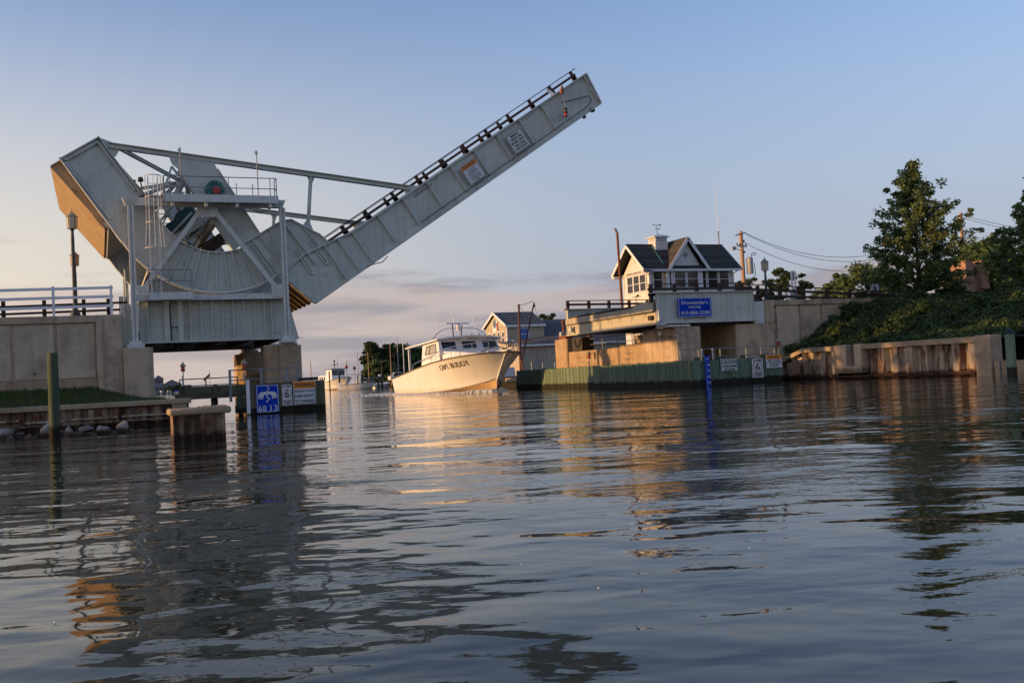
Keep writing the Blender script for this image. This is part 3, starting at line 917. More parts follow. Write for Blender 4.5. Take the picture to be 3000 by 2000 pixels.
# hanging navigation lantern at the tip of the leaf
nl = thing('navigation_lantern', 'red and green navigation lantern hanging near the tip of the raised leaf', 'lantern', (23.55, 47.2, 14.75))
MB().lathe(23.55, 47.2, [(0.12, 14.76), (0.13, 14.80), (0.10, 14.82), (0.10, 14.96), (0.13, 14.98), (0.12, 15.0)], 12).build('red_lens', 'red_glass', nl)
MB().lathe(23.55, 47.2, [(0.13, 15.003), (0.09, 15.03), (0.09, 15.18), (0.13, 15.21), (0.10, 15.24)], 12).build('green_lens', 'lamp_green', nl)
MB().tube((23.55, 47.2, 15.24), (23.45, 47.25, 16.05), 0.018, 6).build('hanger', 'galv', nl)
MB().box(23.36, 23.48, 47.15, 47.4, 16.02, 16.3).lathe(23.42, 47.2, [(0.05, 16.3), (0.07, 16.34), (0.06, 16.42), (0.02, 16.44)], 8).build('bracket', 'rust_pipe', nl)
MB().path([(23.45, 47.2, 14.95), (22.9, 47.25, 14.62), (22.55, 47.3, 14.5)], 0.012, 5).build('tag_line', 'galv', nl)

# ------------------------------------------------------------------ tower that carries the track and the rack
tw = thing('bridge_tower', 'grey steel track girder, A-frame and rack beam under the raised leaf', 'bridge tower', (4.9, 53.1, 3.2))
nt_ = []
YT = 47.0
def hcol(x, y, z0, z1):
    b = MB()
    b.box(x - 0.13, x - 0.03, y - 0.13, y + 0.13, z0, z1)
    b.box(x + 0.03, x + 0.13, y - 0.13, y + 0.13, z0, z1)
    b.box(x - 0.029, x + 0.029, y - 0.06, y + 0.13, z0, z1)
    return b
for x in (1.55, 8.24):
    nt_.append(hcol(x, YT, 3.50, 9.56).build('column', 'steel_light', tw))
    nt_.append(MB().box(x - 0.26, x + 0.26, YT - 0.26, YT + 0.26, 3.36, 3.50).box(x - 0.36, x + 0.36, YT - 0.36, YT + 0.36, 3.20, 3.358).build('column_base', 'steel_light', tw))
nt_.append(MB().prism([(1.20, 9.92), (8.40, 9.92), (8.26, 9.56), (1.32, 9.56)], YT - 0.14, YT + 0.16).build('rack_beam', 'steel_light', tw))
for x0 in (1.3, 7.75):
    nt_.append(MB().prism([(x0, 9.86), (x0 + 0.55, 9.86), (x0 + 0.42, 9.62), (x0 + 0.13, 9.62)], YT - 0.165, YT - 0.143).build('end_plate', 'steel', tw))
b = MB().box(1.9, 8.1, YT - 0.1, YT + 0.14, 9.924, 9.99)
for k in range(78):
    x = 1.95 + 0.078 * k
    b.prism([(x, 9.992), (x + 0.05, 9.992), (x + 0.037, 10.06), (x + 0.013, 10.06)], YT - 0.08, YT + 0.12)
nt_.append(b.build('rack', 'dark_under', tw))
nt_.append(MB().bar((1.55, YT, 5.38), (8.24, YT, 5.38), 0.20, 0.20).build('bottom_chord', 'steel_light', tw))
nt_.append(MB().prism([(4.35, 9.55), (5.32, 9.55), (5.30, 9.2), (5.15, 9.08), (4.62, 9.08), (4.40, 9.25)], YT - 0.11, YT - 0.09).build('gusset', 'steel_light', tw))
nt_.append(MB().bar((4.55, YT, 9.42), (1.72, YT, 5.48), 0.20, 0.20, (0, 1, 0)).build('diagonal', 'steel_light', tw))
nt_.append(MB().bar((5.14, YT, 9.40), (7.95, YT, 5.60), 0.20, 0.20, (0, 1, 0)).build('diagonal', 'steel_light', tw))
nt_.append(MB().prism([(7.56, 5.95), (8.10, 5.95), (8.10, 5.35), (7.60, 5.36)], YT - 0.135, YT - 0.112).build('gusset', 'steel_light', tw))
nt_.append(MB().prism([(1.69, 6.0), (2.2, 5.85), (2.3, 5.3), (1.69, 5.26)], YT - 0.135, YT - 0.112).build('gusset', 'steel_light', tw))
b = MB()
for (gx, gz, w_, h_) in ((7.83, 5.65, 0.2, 0.22), (1.95, 5.6, 0.2, 0.26), (4.85, 9.35, 0.34, 0.12), (1.58, 9.74, 0.2, 0.06), (8.03, 9.74, 0.2, 0.06)):
    for i in range(5):
        for j in range(4):
            x, z = gx - w_ + 2 * w_ * i / 4, gz - h_ + 2 * h_ * j / 3
            b.tube((x, YT - 0.185, z), (x, YT - 0.10, z), 0.013, 5)
nt_.append(b.build('bolts', 'steel', tw))
# track girder
nt_.append(MB().prism([(1.75, 5.30), (8.42, 5.30), (8.86, 3.47), (1.75, 3.47)], YN - 0.05, YN + 0.05).build('track_web', 'steel', tw))
nt_.append(MB().box(1.75, 8.86, YN - 0.26, YN + 0.26, 3.40, 3.468).build('bottom_flange', 'steel', tw))
nt_.append(MB().box(1.75, 8.42, YN - 0.28, YN + 0.28, 5.302, 5.38).box(1.75, 8.42, YN - 0.16, YN + 0.16, 5.382, 5.60).build('track_rail', 'steel_light', tw))
for x in (2.12, 2.92, 3.52, 3.95, 4.42, 4.90, 5.38, 5.86, 6.34, 6.82, 7.28, 7.62):
    wd_ = 0.22 if x in (2.92, 3.52) else 0.04
    nt_.append(MB().box(x - wd_ / 2, x + wd_ / 2, YN - 0.25, YN - 0.052, 3.47, 5.298).build('stiffener', 'steel_light' if wd_ < 0.1 else 'steel', tw))
nt_.append(MB().box(0.98, 1.16, YN - 0.16, YN + 0.2, 3.3, 5.2).box(1.18, 1.42, YN - 0.05, YN + 0.1, 3.3, 5.2).build('end_post', 'steel', tw))
for o in nt_:
    nm = o.name.split('.')[0]
    off = YF - YN if nm in ('track_web', 'bottom_flange', 'track_rail', 'stiffener', 'end_post') else 2 * (YM - YT)
    c = dup_part(o, tw, (0, off, 0))
for k in range(5):
    x = 2.3 + 1.5 * k
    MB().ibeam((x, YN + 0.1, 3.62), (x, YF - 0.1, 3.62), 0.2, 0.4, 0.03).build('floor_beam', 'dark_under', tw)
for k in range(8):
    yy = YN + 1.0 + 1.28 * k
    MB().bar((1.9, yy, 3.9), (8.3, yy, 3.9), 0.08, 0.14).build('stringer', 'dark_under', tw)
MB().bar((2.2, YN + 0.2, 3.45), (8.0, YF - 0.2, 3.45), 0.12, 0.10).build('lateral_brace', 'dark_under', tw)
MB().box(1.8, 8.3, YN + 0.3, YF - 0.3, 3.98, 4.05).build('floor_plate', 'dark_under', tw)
# upper walkway
MB().box(2.98, 7.96, 46.22, 46.80, 9.90, 9.98).build('walkway_deck', 'steel', tw)
MB().box(2.98, 7.96, 46.18, 46.215, 9.64, 9.985).build('walkway_fascia', 'steel_light', tw)
for x in (3.3, 4.75, 6.1, 7.6):
    MB().box(x - 0.06, x + 0.06, 46.25, 46.8, 9.45, 9.63).build('walkway_bracket', 'steel_light', tw)
def rail_set(parent, pts, zt, zm, posts, zb, r=0.022, m='galv', name='railing'):
    a = MB().path([(x, y, zt) for x, y in pts], r).build(name, m, parent)
    MB().path([(x, y, zm) for x, y in pts], r * 0.9).build('mid_rail', m, a)
    for (x, y) in posts:
        MB().tube((x, y, zb), (x, y, zt), r, 8).build('rail_post', m, a)
    return a
rail_set(tw, [(2.95, 46.75), (2.95, 46.2), (7.89, 46.2), (7.89, 46.75)], 10.79, 10.30, [(2.95, 46.2), (3.2, 46.2), (3.88, 46.2), (5.74, 46.2), (7.6, 46.2), (7.89, 46.2), (7.89, 46.75), (2.95, 46.75)], 9.7)
for x in (6.15, 6.88):
    MB().tube((x, 46.7, 9.98), (x, 46.7, 10.62), 0.02, 6).build('stanchion', 'galv', tw)
for x, lab in ((3.70, 1), (7.07, 2)):
    p = MB().tube((x, 46.3, 9.95), (x, 46.3, 11.95), 0.025, 8).build('light_pole', 'galv', tw)
    MB().lathe(x - 0.01, 46.3, [(0.03, 11.90), (0.06, 11.95), (0.065, 12.05), (0.03, 12.10)], 10).tube((x - 0.05, 46.22, 12.0), (x - 0.05, 46.38, 12.0), 0.05, 8).build('light_head', 'chrome', p)
# caged ladder
lad = MB()
for x in (2.30, 2.70):
    lad.bar((x, 46.55, 5.60), (x, 46.55, 10.80), 0.05, 0.07, (0, 1, 0))
lad = lad.build('ladder', 'steel_light', tw)
for k in range(20):
    MB().tube((2.30, 46.55, 5.75 + 0.25 * k), (2.70, 46.55, 5.75 + 0.25 * k), 0.014, 6).build('rung', 'steel_light', lad)
for z in (7.58, 8.72, 9.86, 10.82):
    rr_ = 0.42 if z < 8 else 0.34
    MB().path([(2.50 + rr_ * math.cos(a), 46.50 - rr_ * 1.05 * math.sin(a), z) for a in [math.pi * k / 10 for k in range(11)]], 0.022, 6).build('cage_hoop', 'steel_light', lad)
for k in range(5):
    a = math.pi * (k + 0.5) / 5
    MB().path([(2.50 + 0.42 * math.cos(a), 46.50 - 0.44 * math.sin(a), 7.58), (2.50 + 0.34 * math.cos(a), 46.50 - 0.36 * math.sin(a), 8.72), (2.50 + 0.34 * math.cos(a), 46.50 - 0.36 * math.sin(a), 10.82)], 0.016, 6).build('cage_bar', 'steel_light', lad)
# lower platform
MB().box(2.17, 4.0, 46.2, 46.9, 5.52, 5.58).build('platform_deck', 'steel', tw)
MB().box(2.15, 4.02, 46.16, 46.2, 5.26, 5.59).build('platform_fascia', 'steel_light', tw)
rail_set(tw, [(2.16, 46.85), (2.16, 46.18), (3.99, 46.18), (3.99, 46.85)], 6.58, 6.08, [(2.16, 46.18), (2.48, 46.18), (3.05, 46.7), (3.7, 46.18), (3.99, 46.18), (3.99, 46.85)], 5.3)
b = MB().tube((3.10, YN - 0.22, 3.2), (3.06, YN - 0.22, 5.2), 0.025, 6).tube((3.10, YN - 0.22, 4.1), (3.62, YN - 0.22, 4.1), 0.02, 6)
b.build('drain_pipe', 'black_line', tw)
fl = MB().lathe(2.0, 46.5, [(0.10, 10.55), (0.13, 10.6), (0.09, 10.75)], 10).tube((2.05, 46.6, 10.3), (2.0, 46.55, 10.55), 0.03, 6)
fl.build('flood_light', 'black_line', tw)
# ------------------------------------------------------------------ left bank
def oct_poly(x0, x1, y0, y1, c):
    return [(x0 + c, y0), (x1 - c, y0), (x1, y0 + c), (x1, y1 - c), (x1 - c, y1), (x0 + c, y1), (x0, y1 - c), (x0, y0 + c)]
ab = thing('bridge_abutment', 'long panelled concrete abutment wall below the white fence', 'abutment', (-20, 53, 0))
MB().box(-45, -0.05, 47.10, 58.0, -0.5, 4.38).build('wall_core', 'concrete', ab)
MB().box(-45, 0.0, 46.96, 47.4, 4.382, 4.70).build('coping', 'concrete', ab, bevel=0.02)
MB().box(-45, -0.06, 47.02, 47.098, 0.4, 1.96).build('plinth', 'concrete_warm', ab)
xs = [(-1.62, -0.13), (-3.30, -1.76)] + [(-3.30 - 1.68 * k, -1.76 - 1.68 * k) for k in range(1, 6)]
for a, c in xs:
    MB().box(a, c, 47.05, 47.098, 1.985, 4.36).build('panel', 'panel', ab, bevel=0.012)
pl = [(-0.06, 46.9), (1.0, 46.9), (1.0, 49.6), (-0.06, 49.6)]
MB().prism_z(pl, -1, 4.705).build('end_block', 'concrete', ab, bevel=0.03)
MB().prism_z([(1.003, 46.62), (2.02, 46.62), (2.26, 46.9), (2.26, 49.3), (1.003, 49.3)], -1, 3.20).build('tower_seat', 'concrete', ab, bevel=0.03)
MB().prism_z([(1.003, 56.6), (2.26, 56.6), (2.26, 58.1), (1.003, 58.1)], -1, 3.20).build('tower_seat', 'concrete', ab, bevel=0.03)
MB().box(-0.05, 1.0, 49.61, 58.0, -1, 4.69).build('back_wall', 'concrete', ab)
MB().tube((-2.55, 47.0, 2.25), (-2.55, 47.052, 2.25), 0.045, 10).build('weep_hole', 'black_line', ab)
struct(MB().box(-60, 1.0, 47.42, 57.9, 4.60, 4.72).build('road', 'asphalt'))

wf = thing('white_fence', 'white three-rail board fence on top of the abutment wall', 'fence', (-2, 47.25, 4.7))
for x in (-6.4, -4.05, -1.72, 0.61):
    MB().box(x - 0.055, x + 0.055, 47.16, 47.28, 4.70, 6.02 + x * 0.008).build('post', 'white_paint', wf)
for z in (5.03, 5.44, 5.83):
    MB().bar((-8.0, 47.22, z - 0.03), (0.70, 47.22, z + 0.10), 0.045, 0.12).build('rail', 'white_paint', wf)
gr = thing('guard_rail', 'dark brown two-rail roadside guard rail behind the white fence', 'guard rail', (-2, 48.6, 4.7))
for x in (-5.4, -3.78, -2.15, -0.53, 0.50):
    MB().box(x - 0.08, x + 0.08, 48.55, 48.72, 4.71, 5.56 + x * 0.01).build('post', 'brown_steel', gr)
for z in (5.0, 5.32):
    MB().bar((-8, 48.52, z - 0.14), (1.3, 48.52, z + 0.05), 0.06, 0.10).build('rail', 'brown_steel', gr)
MB().box(0.95, 1.15, 48.5, 48.9, 4.71, 5.65).tube((1.3, 48.7, 4.71), (1.25, 48.7, 6.9), 0.04, 8).build('end_post', 'steel', gr)

def street_lamp(label, x, y, z0, zl, s=1.0, glass='lamp_glass'):
    t = thing('street_lamp', label, 'street lamp', (x, y, z0), 'old style lantern lamps along the bridge')
    MB().lathe(x, y, [(0.22 * s, z0), (0.22 * s, z0 + 0.1), (0.13 * s, z0 + 0.32), (0.085 * s, z0 + 0.4), (0.075 * s, zl - 0.5), (0.06 * s, zl - 0.1), (0.10 * s, zl - 0.06), (0.05 * s, zl - 0.03), (0.15 * s, zl)], 12).build('pole', 'lamp_green', t)
    MB().lathe(x, y, [(0.21 * s, zl), (0.22 * s, zl + 0.03), (0.20 * s, zl + 0.035), (0.225 * s, zl + 0.52 * s)], 10).build('lantern_glass', glass, t)
    b = MB()
    for k in range(5):
        a = 2 * math.pi * k / 5 + 0.3
        b.tube((x + 0.215 * s * math.cos(a), y + 0.215 * s * math.sin(a), zl + 0.02), (x + 0.235 * s * math.cos(a), y + 0.235 * s * math.sin(a), zl + 0.53 * s), 0.012, 5)
    b.build('lantern_frame', 'lamp_green', t)
    MB().lathe(x, y, [(0.25 * s, zl + 0.52 * s), (0.26 * s, zl + 0.55 * s), (0.20 * s, zl + 0.60 * s), (0.08 * s, zl + 0.73 * s), (0.04 * s, zl + 0.76 * s), (0.015, zl + 0.80 * s), (0.02, zl + 0.86 * s), (0.004, zl + 0.92 * s)], 12).build('lantern_cap', 'lamp_cap', t)
    return t
street_lamp('tall lantern lamp behind the white fence, larger of the two at the left', -0.88, 48.0, 4.72, 8.66)
street_lamp('smaller far lantern lamp half hidden by the nearer lamp pole at the left', -1.0, 57.6, 4.72, 8.17)

# ground of the left bank
struct(MB().add([(-60, 38.0, 0.86), (2.6, 38.0, 0.86), (2.3, 42, 0.86), (2.2, 46.6, 0.88), (0.6, 46.9, 1.22), (-0.2, 47.2, 1.56), (-60, 47.2, 1.62), (-60, 43, 1.25), (-0.4, 43.5, 1.2)],
               [(0, 1, 8, 7), (1, 2, 8), (2, 3, 4, 8), (4, 5, 8), (7, 8, 5, 6)]).build('ground_left_bank', 'grass', smooth=60))
b = MB()
for k in range(5200):
    x = random.uniform(-6, 2.4)
    y = random.uniform(38.2, 47.0)
    z = 0.86 + (max(0, min(1, (y - 38) / 9)) * 0.7) * (1 if x < -0.2 else max(0.05, 1 - (x + 0.2) / 2.0))
    a = random.uniform(0, math.pi)
    h = random.uniform(0.05, 0.16)
    dx, dy = math.cos(a) * 0.018, math.sin(a) * 0.018
    lx, ly = random.uniform(-0.05, 0.05), random.uniform(-0.05, 0.05)
    b.add([(x - dx, y - dy, z - 0.02), (x + dx, y + dy, z - 0.02), (x + lx, y + ly, z + h)], [(0, 1, 2)])
struct(tag(b.build('grass', 'grass_blades', smooth=0, recalc=False), 'rough grass on the strip below the concrete abutment wall', 'grass'), 'stuff')

# wharf: capped sheet piling parallel to the bridge
wh = thing('bulkhead', 'low rusty sheet pile bulkhead with concrete cap below the grass', 'bulkhead', (-1, 37.9, -0.6))
MB().box(-20, 3.04, 37.72, 38.2, 0.73, 0.915).build('concrete_cap', 'concrete_cap', wh, bevel=0.03)
MB().box(2.45, 2.89, 37.78, 38.15, -0.6, 0.728).build('end_post', 'concrete_cap', wh, bevel=0.02)
pile_me = None
for k in range(26):
    x = 2.42 - 0.44 * k
    q = [(x - 0.44, 37.86), (x - 0.40, 37.98), (x - 0.22, 37.98), (x - 0.18, 37.86), (x, 37.86), (x, 37.88), (x - 0.165, 37.885), (x - 0.205, 38.005), (x - 0.415, 38.005), (x - 0.44, 37.885)]
    MB().prism_z(q, -0.6, 0.728).build('sheet_pile', 'sheetpile_dark', wh, smooth=0)
for (a, c, z) in ((-9, -2.6, 0.42), (-2.4, -1.2, 0.33), (-1.0, 0.55, 0.36), (0.7, 2.4, 0.37), (-6.0, 2.38, 0.20)):
    MB().box(a, c, 37.74, 37.85, z, z + 0.055).build('waler', 'sheetpile' if z > 0.3 else 'sheetpile_dark', wh)
struct(MB().box(-20, 2.4, 38.05, 38.3, -0.8, 0.85).build('ground_fill', 'soil'))

# boulders
def boulder(x, y, z, sx, sy, sz, seed, label):
    bm = bmesh.new()
    bmesh.ops.create_icosphere(bm, subdivisions=3, radius=1)
    rs = random.Random(seed)
    dirs = [(Vector((rs.gauss(0, 1), rs.gauss(0, 1), rs.gauss(0, 0.8))).normalized(), rs.uniform(0.45, 0.85)) for _ in range(14)]
    ph = [(Vector((rs.gauss(0, 1), rs.gauss(0, 1), rs.gauss(0, 1))) * rs.uniform(2, 5), rs.uniform(0, 6)) for _ in range(6)]
    for v in bm.verts:
        for d, lim in dirs:
            k = v.co.dot(d)
            if k > lim:
                v.co -= d * (k - lim) * 0.9
        v.co *= 1.12 + 0.045 * sum(math.sin(v.co.dot(w_) + p_) for w_, p_ in ph)
    M = Matrix.Translation((x, y, z)) @ Matrix.Rotation(rs.uniform(0, 6), 4, 'Z') @ Matrix.Diagonal((sx, sy, sz, 1))
    b = MB()
    b.add([M @ v.co for v in bm.verts], [tuple(v.index for v in f.verts) for f in bm.faces])
    bm.free()
    return tag(b.build('boulder', 'rock', smooth=40, recalc=False), label, 'rock', 'boulders at the foot of the bulkhead')
for i, (x, y, z, sx, sy, sz, lb) in enumerate((
    (-2.72, 33.7, 0.14, 0.31, 0.26, 0.25, 'rounded boulder at the water edge, leftmost in the photo'),
    (-2.30, 33.9, 0.02, 0.20, 0.18, 0.15, 'low dark boulder just right of the leftmost one'),
    (-2.02, 33.2, 0.00, 0.18, 0.17, 0.13, 'small low boulder between the leftmost boulders and the pile'),
    (-1.50, 33.4, 0.16, 0.29, 0.24, 0.26, 'blocky pale boulder sunlit on one side, behind the tall green pile'),
    (-0.93, 32.9, 0.09, 0.23, 0.20, 0.20, 'pale sloping boulder just right of the tall green pile'),
    (-0.66, 32.4, -0.01, 0.20, 0.17, 0.14, 'small dark boulder in front of the long flat one'),
    (-0.40, 33.4, 0.15, 0.31, 0.19, 0.13, 'long flat pale boulder right of the tall green pile'),
    (0.05, 33.0, 0.10, 0.25, 0.19, 0.14, 'tapering boulder right of the long flat one'),
    (0.58, 33.3, 0.15, 0.20, 0.18, 0.22, 'upright pointed pale boulder, tallest at the right end'),
    (1.12, 32.6, 0.00, 0.16, 0.13, 0.09, 'small tan boulder barely above water, rightmost of the row'),
    (-1.15, 34.2, -0.02, 0.25, 0.20, 0.16, 'dark wet boulder deep behind the tall green pile'),
    (0.30, 34.2, -0.03, 0.22, 0.18, 0.14, 'dark wet boulder half sunk behind the tapering one'),
    (-2.50, 32.9, -0.03, 0.17, 0.15, 0.12, 'wet stone in front of the leftmost boulder'),
    (-1.78, 34.0, 0.02, 0.20, 0.17, 0.14, 'dark stone left of the blocky pale boulder'),
    (-0.18, 32.4, -0.04, 0.15, 0.13, 0.10, 'small wet stone in front of the tapering boulder'),
    (0.34, 32.9, -0.03, 0.15, 0.12, 0.10, 'small wet stone left of the upright pointed boulder'),
    (0.86, 33.6, -0.02, 0.17, 0.14, 0.11, 'dark stone right behind the upright pointed boulder'),
    (-3.10, 33.6, 0.00, 0.20, 0.18, 0.15, 'dark stone at the very left edge of the row'))):
    boulder(x, y, z, sx, sy, sz, 40 + i, lb)

def pile(label, x, y, z1, r, lean=(0, 0), m='pile_wood', z0=-1.0, name='timber_pile'):
    prof = [(r * 1.04, z0), (r * 1.02, 0.3), (r, z1 - 0.06), (r * 0.96, z1), (r * 0.3, z1 + 0.012)]
    b = MB().lathe(x, y, prof, 16)
    b.v = [(p[0] + lean[0] * p[2], p[1] + lean[1] * p[2], p[2]) for p in b.v]
    return tag(b.build(name, m), label, 'piling')
pile('tall thick green wooden pile standing alone in front of the boulders', -1.23, 31.4, 2.46, 0.145, (0.004, 0))

# capped sheet pile cell standing in the water
bx_ = thing('sheet_pile_cell', 'rusty sheet pile cell with a thick concrete cap standing in open water', 'dolphin', (2.12, 24.5, -0.8))
MB().box(1.45, 2.83, 24.0, 25.1, 0.61, 0.77).build('concrete_cap', 'concrete_cap', bx_, bevel=0.05)
for k in range(5):
    x = 1.53 + 0.232 * k
    q = [(x, 24.06), (x + 0.04, 24.14), (x + 0.12, 24.14), (x + 0.16, 24.06), (x + 0.232, 24.06), (x + 0.232, 24.085), (x + 0.172, 24.085), (x + 0.13, 24.165), (x + 0.03, 24.165), (x, 24.085)]
    MB().prism_z(q, -0.8, 0.615).build('sheet_pile', 'sheetpile_dark', bx_, smooth=0)
for k in range(4):
    y = 24.1 + 0.24 * k
    MB().box(1.53, 1.57, y, y + 0.235, -0.8, 0.615).build('sheet_pile', 'sheetpile_dark', bx_)
    MB().box(2.66, 2.69, y, y + 0.235, -0.8, 0.615).build('sheet_pile', 'sheetpile_dark', bx_)
b = MB()
rs = random.Random(3)
for k in range(70):
    x, y, r = rs.uniform(2.15, 2.78), rs.uniform(24.06, 24.9), rs.uniform(0.012, 0.03)
    b.add([(x - r, y, 0.772), (x, y - r, 0.772), (x + r, y, 0.772), (x, y + r, 0.772), (x + rs.uniform(-.01, .01), y, 0.772 + r * 1.3)], [(0, 1, 4), (1, 2, 4), (2, 3, 4), (3, 0, 4)])
g_ = b.build('gravel', 'rock', bx_, smooth=0)
g_['kind'] = 'stuff'

# piers under the tower, channel side
for (y0, y1, lb) in ((47.0, 49.1, 'tan concrete pier with chamfered corners behind the warning signs'), (57.4, 59.6, 'sunlit far concrete pier seen below the track girder')):
    t = thing('concrete_pier', lb, 'pier', (8.05, (y0 + y1) / 2, -1), 'piers under the bridge tower')
    MB().prism_z(oct_poly(7.2, 8.94, y0, y1, 0.46), -1, 3.10).build('shaft', 'concrete_warm', t, bevel=0.03)
    MB().box(7.5, 8.7, y0 + 0.02, y1 - 0.3, 3.103, 3.19).build('bearing_seat', 'steel_light' if y0 < 50 else 'concrete_warm', t)
    if y0 > 50:
        MB().box(7.6, 8.2, y0 + 0.3, y1 - 0.7, 3.19, 3.40).build('bearing', 'steel_cream', t)
MB_ = MB().prism_z(oct_poly(7.5, 8.6, 49.4, 57.2, 0.1), -1, 1.9)
tag(MB_.build('pier_wall', 'concrete_warm', bevel=0.02), 'low concrete wall joining the two piers under the bridge tower', 'wall')

# dock with railing behind the cell
dk = thing('service_dock', 'weathered timber dock with thin brown railing left of the warning signs', 'dock', (4.6, 47.5, 0))
for k in range(4):
    MB().box(3.1, 6.6, 46.95 + 0.24 * k, 47.17 + 0.24 * k, 0.98, 1.04).build('deck_board', 'dock_wood', dk)
MB().box(3.1, 6.6, 46.88, 46.94, 0.78, 1.035).build('fascia', 'dock_wood', dk)
MB().box(3.4, 6.8, 48.3, 48.45, 0.9, 1.36).build('back_timber', 'plank_old', dk)
for x in (3.5, 5.0):
    MB().lathe(x, 48.2, [(0.09, -0.8), (0.09, 1.42), (0.03, 1.43)], 10).build('pile', 'plank_old', dk)
for x in (3.6, 4.8, 6.0):
    MB().lathe(x, 47.3, [(0.11, -0.8), (0.11, 0.97), (0.03, 0.975)], 10).build('pile', 'pile_wood', dk)
rail_set(dk, [(3.33, 46.95), (5.9, 46.95)], 1.70, 1.39, [(3.33, 46.95), (4.46, 46.95), (5.85, 46.95)], 0.8, r=0.028, m='dock_wood')
def warning_lantern(label, x, y, z, h=0.55, s=1.0):
    t = thing('warning_lantern', label, 'lantern', (x, y, z), 'red navigation lanterns on the fenders')
    MB().tube((x, y, z), (x, y, z + h), 0.025, 6).tube((x - 0.05, y, z), (x - 0.05, y, z + h * 0.7), 0.02, 6).build('bracket', 'galv', t)
    MB().lathe(x, y, [(0.05 * s, z + h), (0.10 * s, z + h + 0.02), (0.10 * s, z + h + 0.06 * s), (0.085 * s, z + h + 0.065 * s), (0.085 * s, z + h + 0.24 * s)], 12).build('lens', 'red_glass', t)
    MB().lathe(x, y, [(0.14 * s, z + h + 0.24 * s), (0.13 * s, z + h + 0.27 * s), (0.05 * s, z + h + 0.36 * s), (0.02 * s, z + h + 0.44 * s)], 12).build('cap', 'lamp_cap', t)
    return t
warning_lantern('small red lantern at the left end of the service dock railing', 3.48, 46.75, 1.45, 0.6)

# left timber fender with the signs
fd = thing('timber_fender', 'green plank fender with blue telephone sign at the left pier', 'fender', (7.6, 44.5, -0.8))
def planks(parent, p, q, wd_, z0, z1, m, n_out, seed):
    """vertical planks butted from p to q (xy), each one its own mesh, slightly uneven"""
    rs = random.Random(seed)
    p, q = Vector((p[0], p[1], 0)), Vector((q[0], q[1], 0))
    L_ = (q - p).length
    d = (q - p) / L_
    nrm = Vector((n_out[0], n_out[1], 0)).normalized()
    n = max(1, int(round(L_ / wd_)))
    w_ = L_ / n
    for k in range(n):
        a = p + d * (k * w_ + 0.006)
        c = p + d * ((k + 1) * w_ - 0.006)
        o = nrm * rs.uniform(-0.012, 0.012)
        zt = z1 + rs.uniform(-0.02, 0.02)
        b = MB().prism_z([tuple((a + o)[:2]), tuple((c + o)[:2]), tuple((c - nrm * 0.09)[:2]), tuple((a - nrm * 0.09)[:2])], z0, zt)
        b.build('plank', m, parent, smooth=0)
planks(fd, (5.97, 44.0), (9.25, 44.0), 0.205, -0.8, 1.34, 'plank_old', (0, -1), 1)
planks(fd, (9.26, 44.05), (9.26, 56.0), 0.4, -0.8, 1.34, 'plank', (1, 0), 2)
for k, (x, z) in enumerate(((5.75, 0.45), (5.78, 0.98), (5.70, 0.1))):
    MB().box(x - 0.28, x + 0.12, 44.15, 44.65, z, z + 0.34).build('fender_block', 'pile_wood', fd)
for x in (6.3, 7.4, 8.6):
    MB().lathe(x, 44.4, [(0.15, -0.8), (0.15, 1.30), (0.05, 1.31)], 12).build('pile', 'pile_wood', fd)
MB().box(8.2, 9.0, 44.12, 44.5, 1.36, 1.50).build('cap_timber', 'brown_steel', fd)
MB().box(6.0, 9.2, 44.12, 46.4, 1.20, 1.26).build('deck', 'dock_wood', fd)
a = rail_set(fd, [(5.26, 44.65), (8.3, 44.65)], 1.97, 1.53, [], 1.0, r=0.03)
for x in (5.26, 6.6, 7.73, 8.22):
    MB().box(x - 0.055, x + 0.055, 44.62, 44.70, 0.6 if x < 6 else 1.26, 2.0).build('rail_post', 'galv', a)
MB().path([(5.3, 44.66, 1.0), (6.0, 44.66, 0.99)], 0.03).build('low_rail', 'galv', a)
b = MB().prism_z([(5.83, 43.86), (5.97, 43.86), (5.97, 43.97), (5.83, 43.97)], 0.06, 1.51)
tag(b.build('marker_post', 'white_paint'), 'white board post on the left corner of the sign fender', 'post')
warning_lantern('dark red lantern above the white post beside the blue telephone sign', 5.86, 44.45, 1.55, 0.42, 1.1)

# telephone sign
c = Vector((6.725, 43.93, 0.665))
s = sign('telephone_sign', 'blue sign with white telephone handset and 68 13 beside the water', c, EX, EZ, 0.97, 1.20, 'sign_blue', border='sign_white', r=0.05)
h = [(-0.40, 0.05), (-0.39, 0.16), (-0.33, 0.24), (-0.22, 0.28), (0.22, 0.28), (0.33, 0.24), (0.39, 0.16), (0.40, 0.05), (0.18, 0.03), (0.16, 0.13), (0.08, 0.16), (-0.08, 0.16), (-0.16, 0.13), (-0.18, 0.03)]
plate(MB(), c + EZ * 0.02, EX, EZ, h, 0.003, 0.010).build('handset', 'sign_white', s)
for sx in (-1, 1):
    plate(MB(), c + EZ * 0.02, EX, EZ, [(sx * 0.40, 0.03), (sx * 0.18, 0.01), (sx * 0.185, -0.03), (sx * 0.40, -0.02)][::sx], 0.003, 0.010).build('earpiece', 'sign_white', s)
for pts in ([(0.02, 0.53), (0.10, 0.42), (0.01, 0.34), (0.06, 0.29), (0.00, 0.31), (-0.05, 0.34), (0.06, 0.42), (-0.03, 0.52)],
            [(-0.02, 0.17), (-0.08, 0.08), (0.05, 0.00), (-0.08, -0.14), (-0.04, -0.17), (0.11, 0.00), (-0.02, 0.09), (0.04, 0.16)]):
    plate(MB(), c, EX, EZ, pts, 0.012, 0.018).build('bolt_mark', 'sign_white', s)
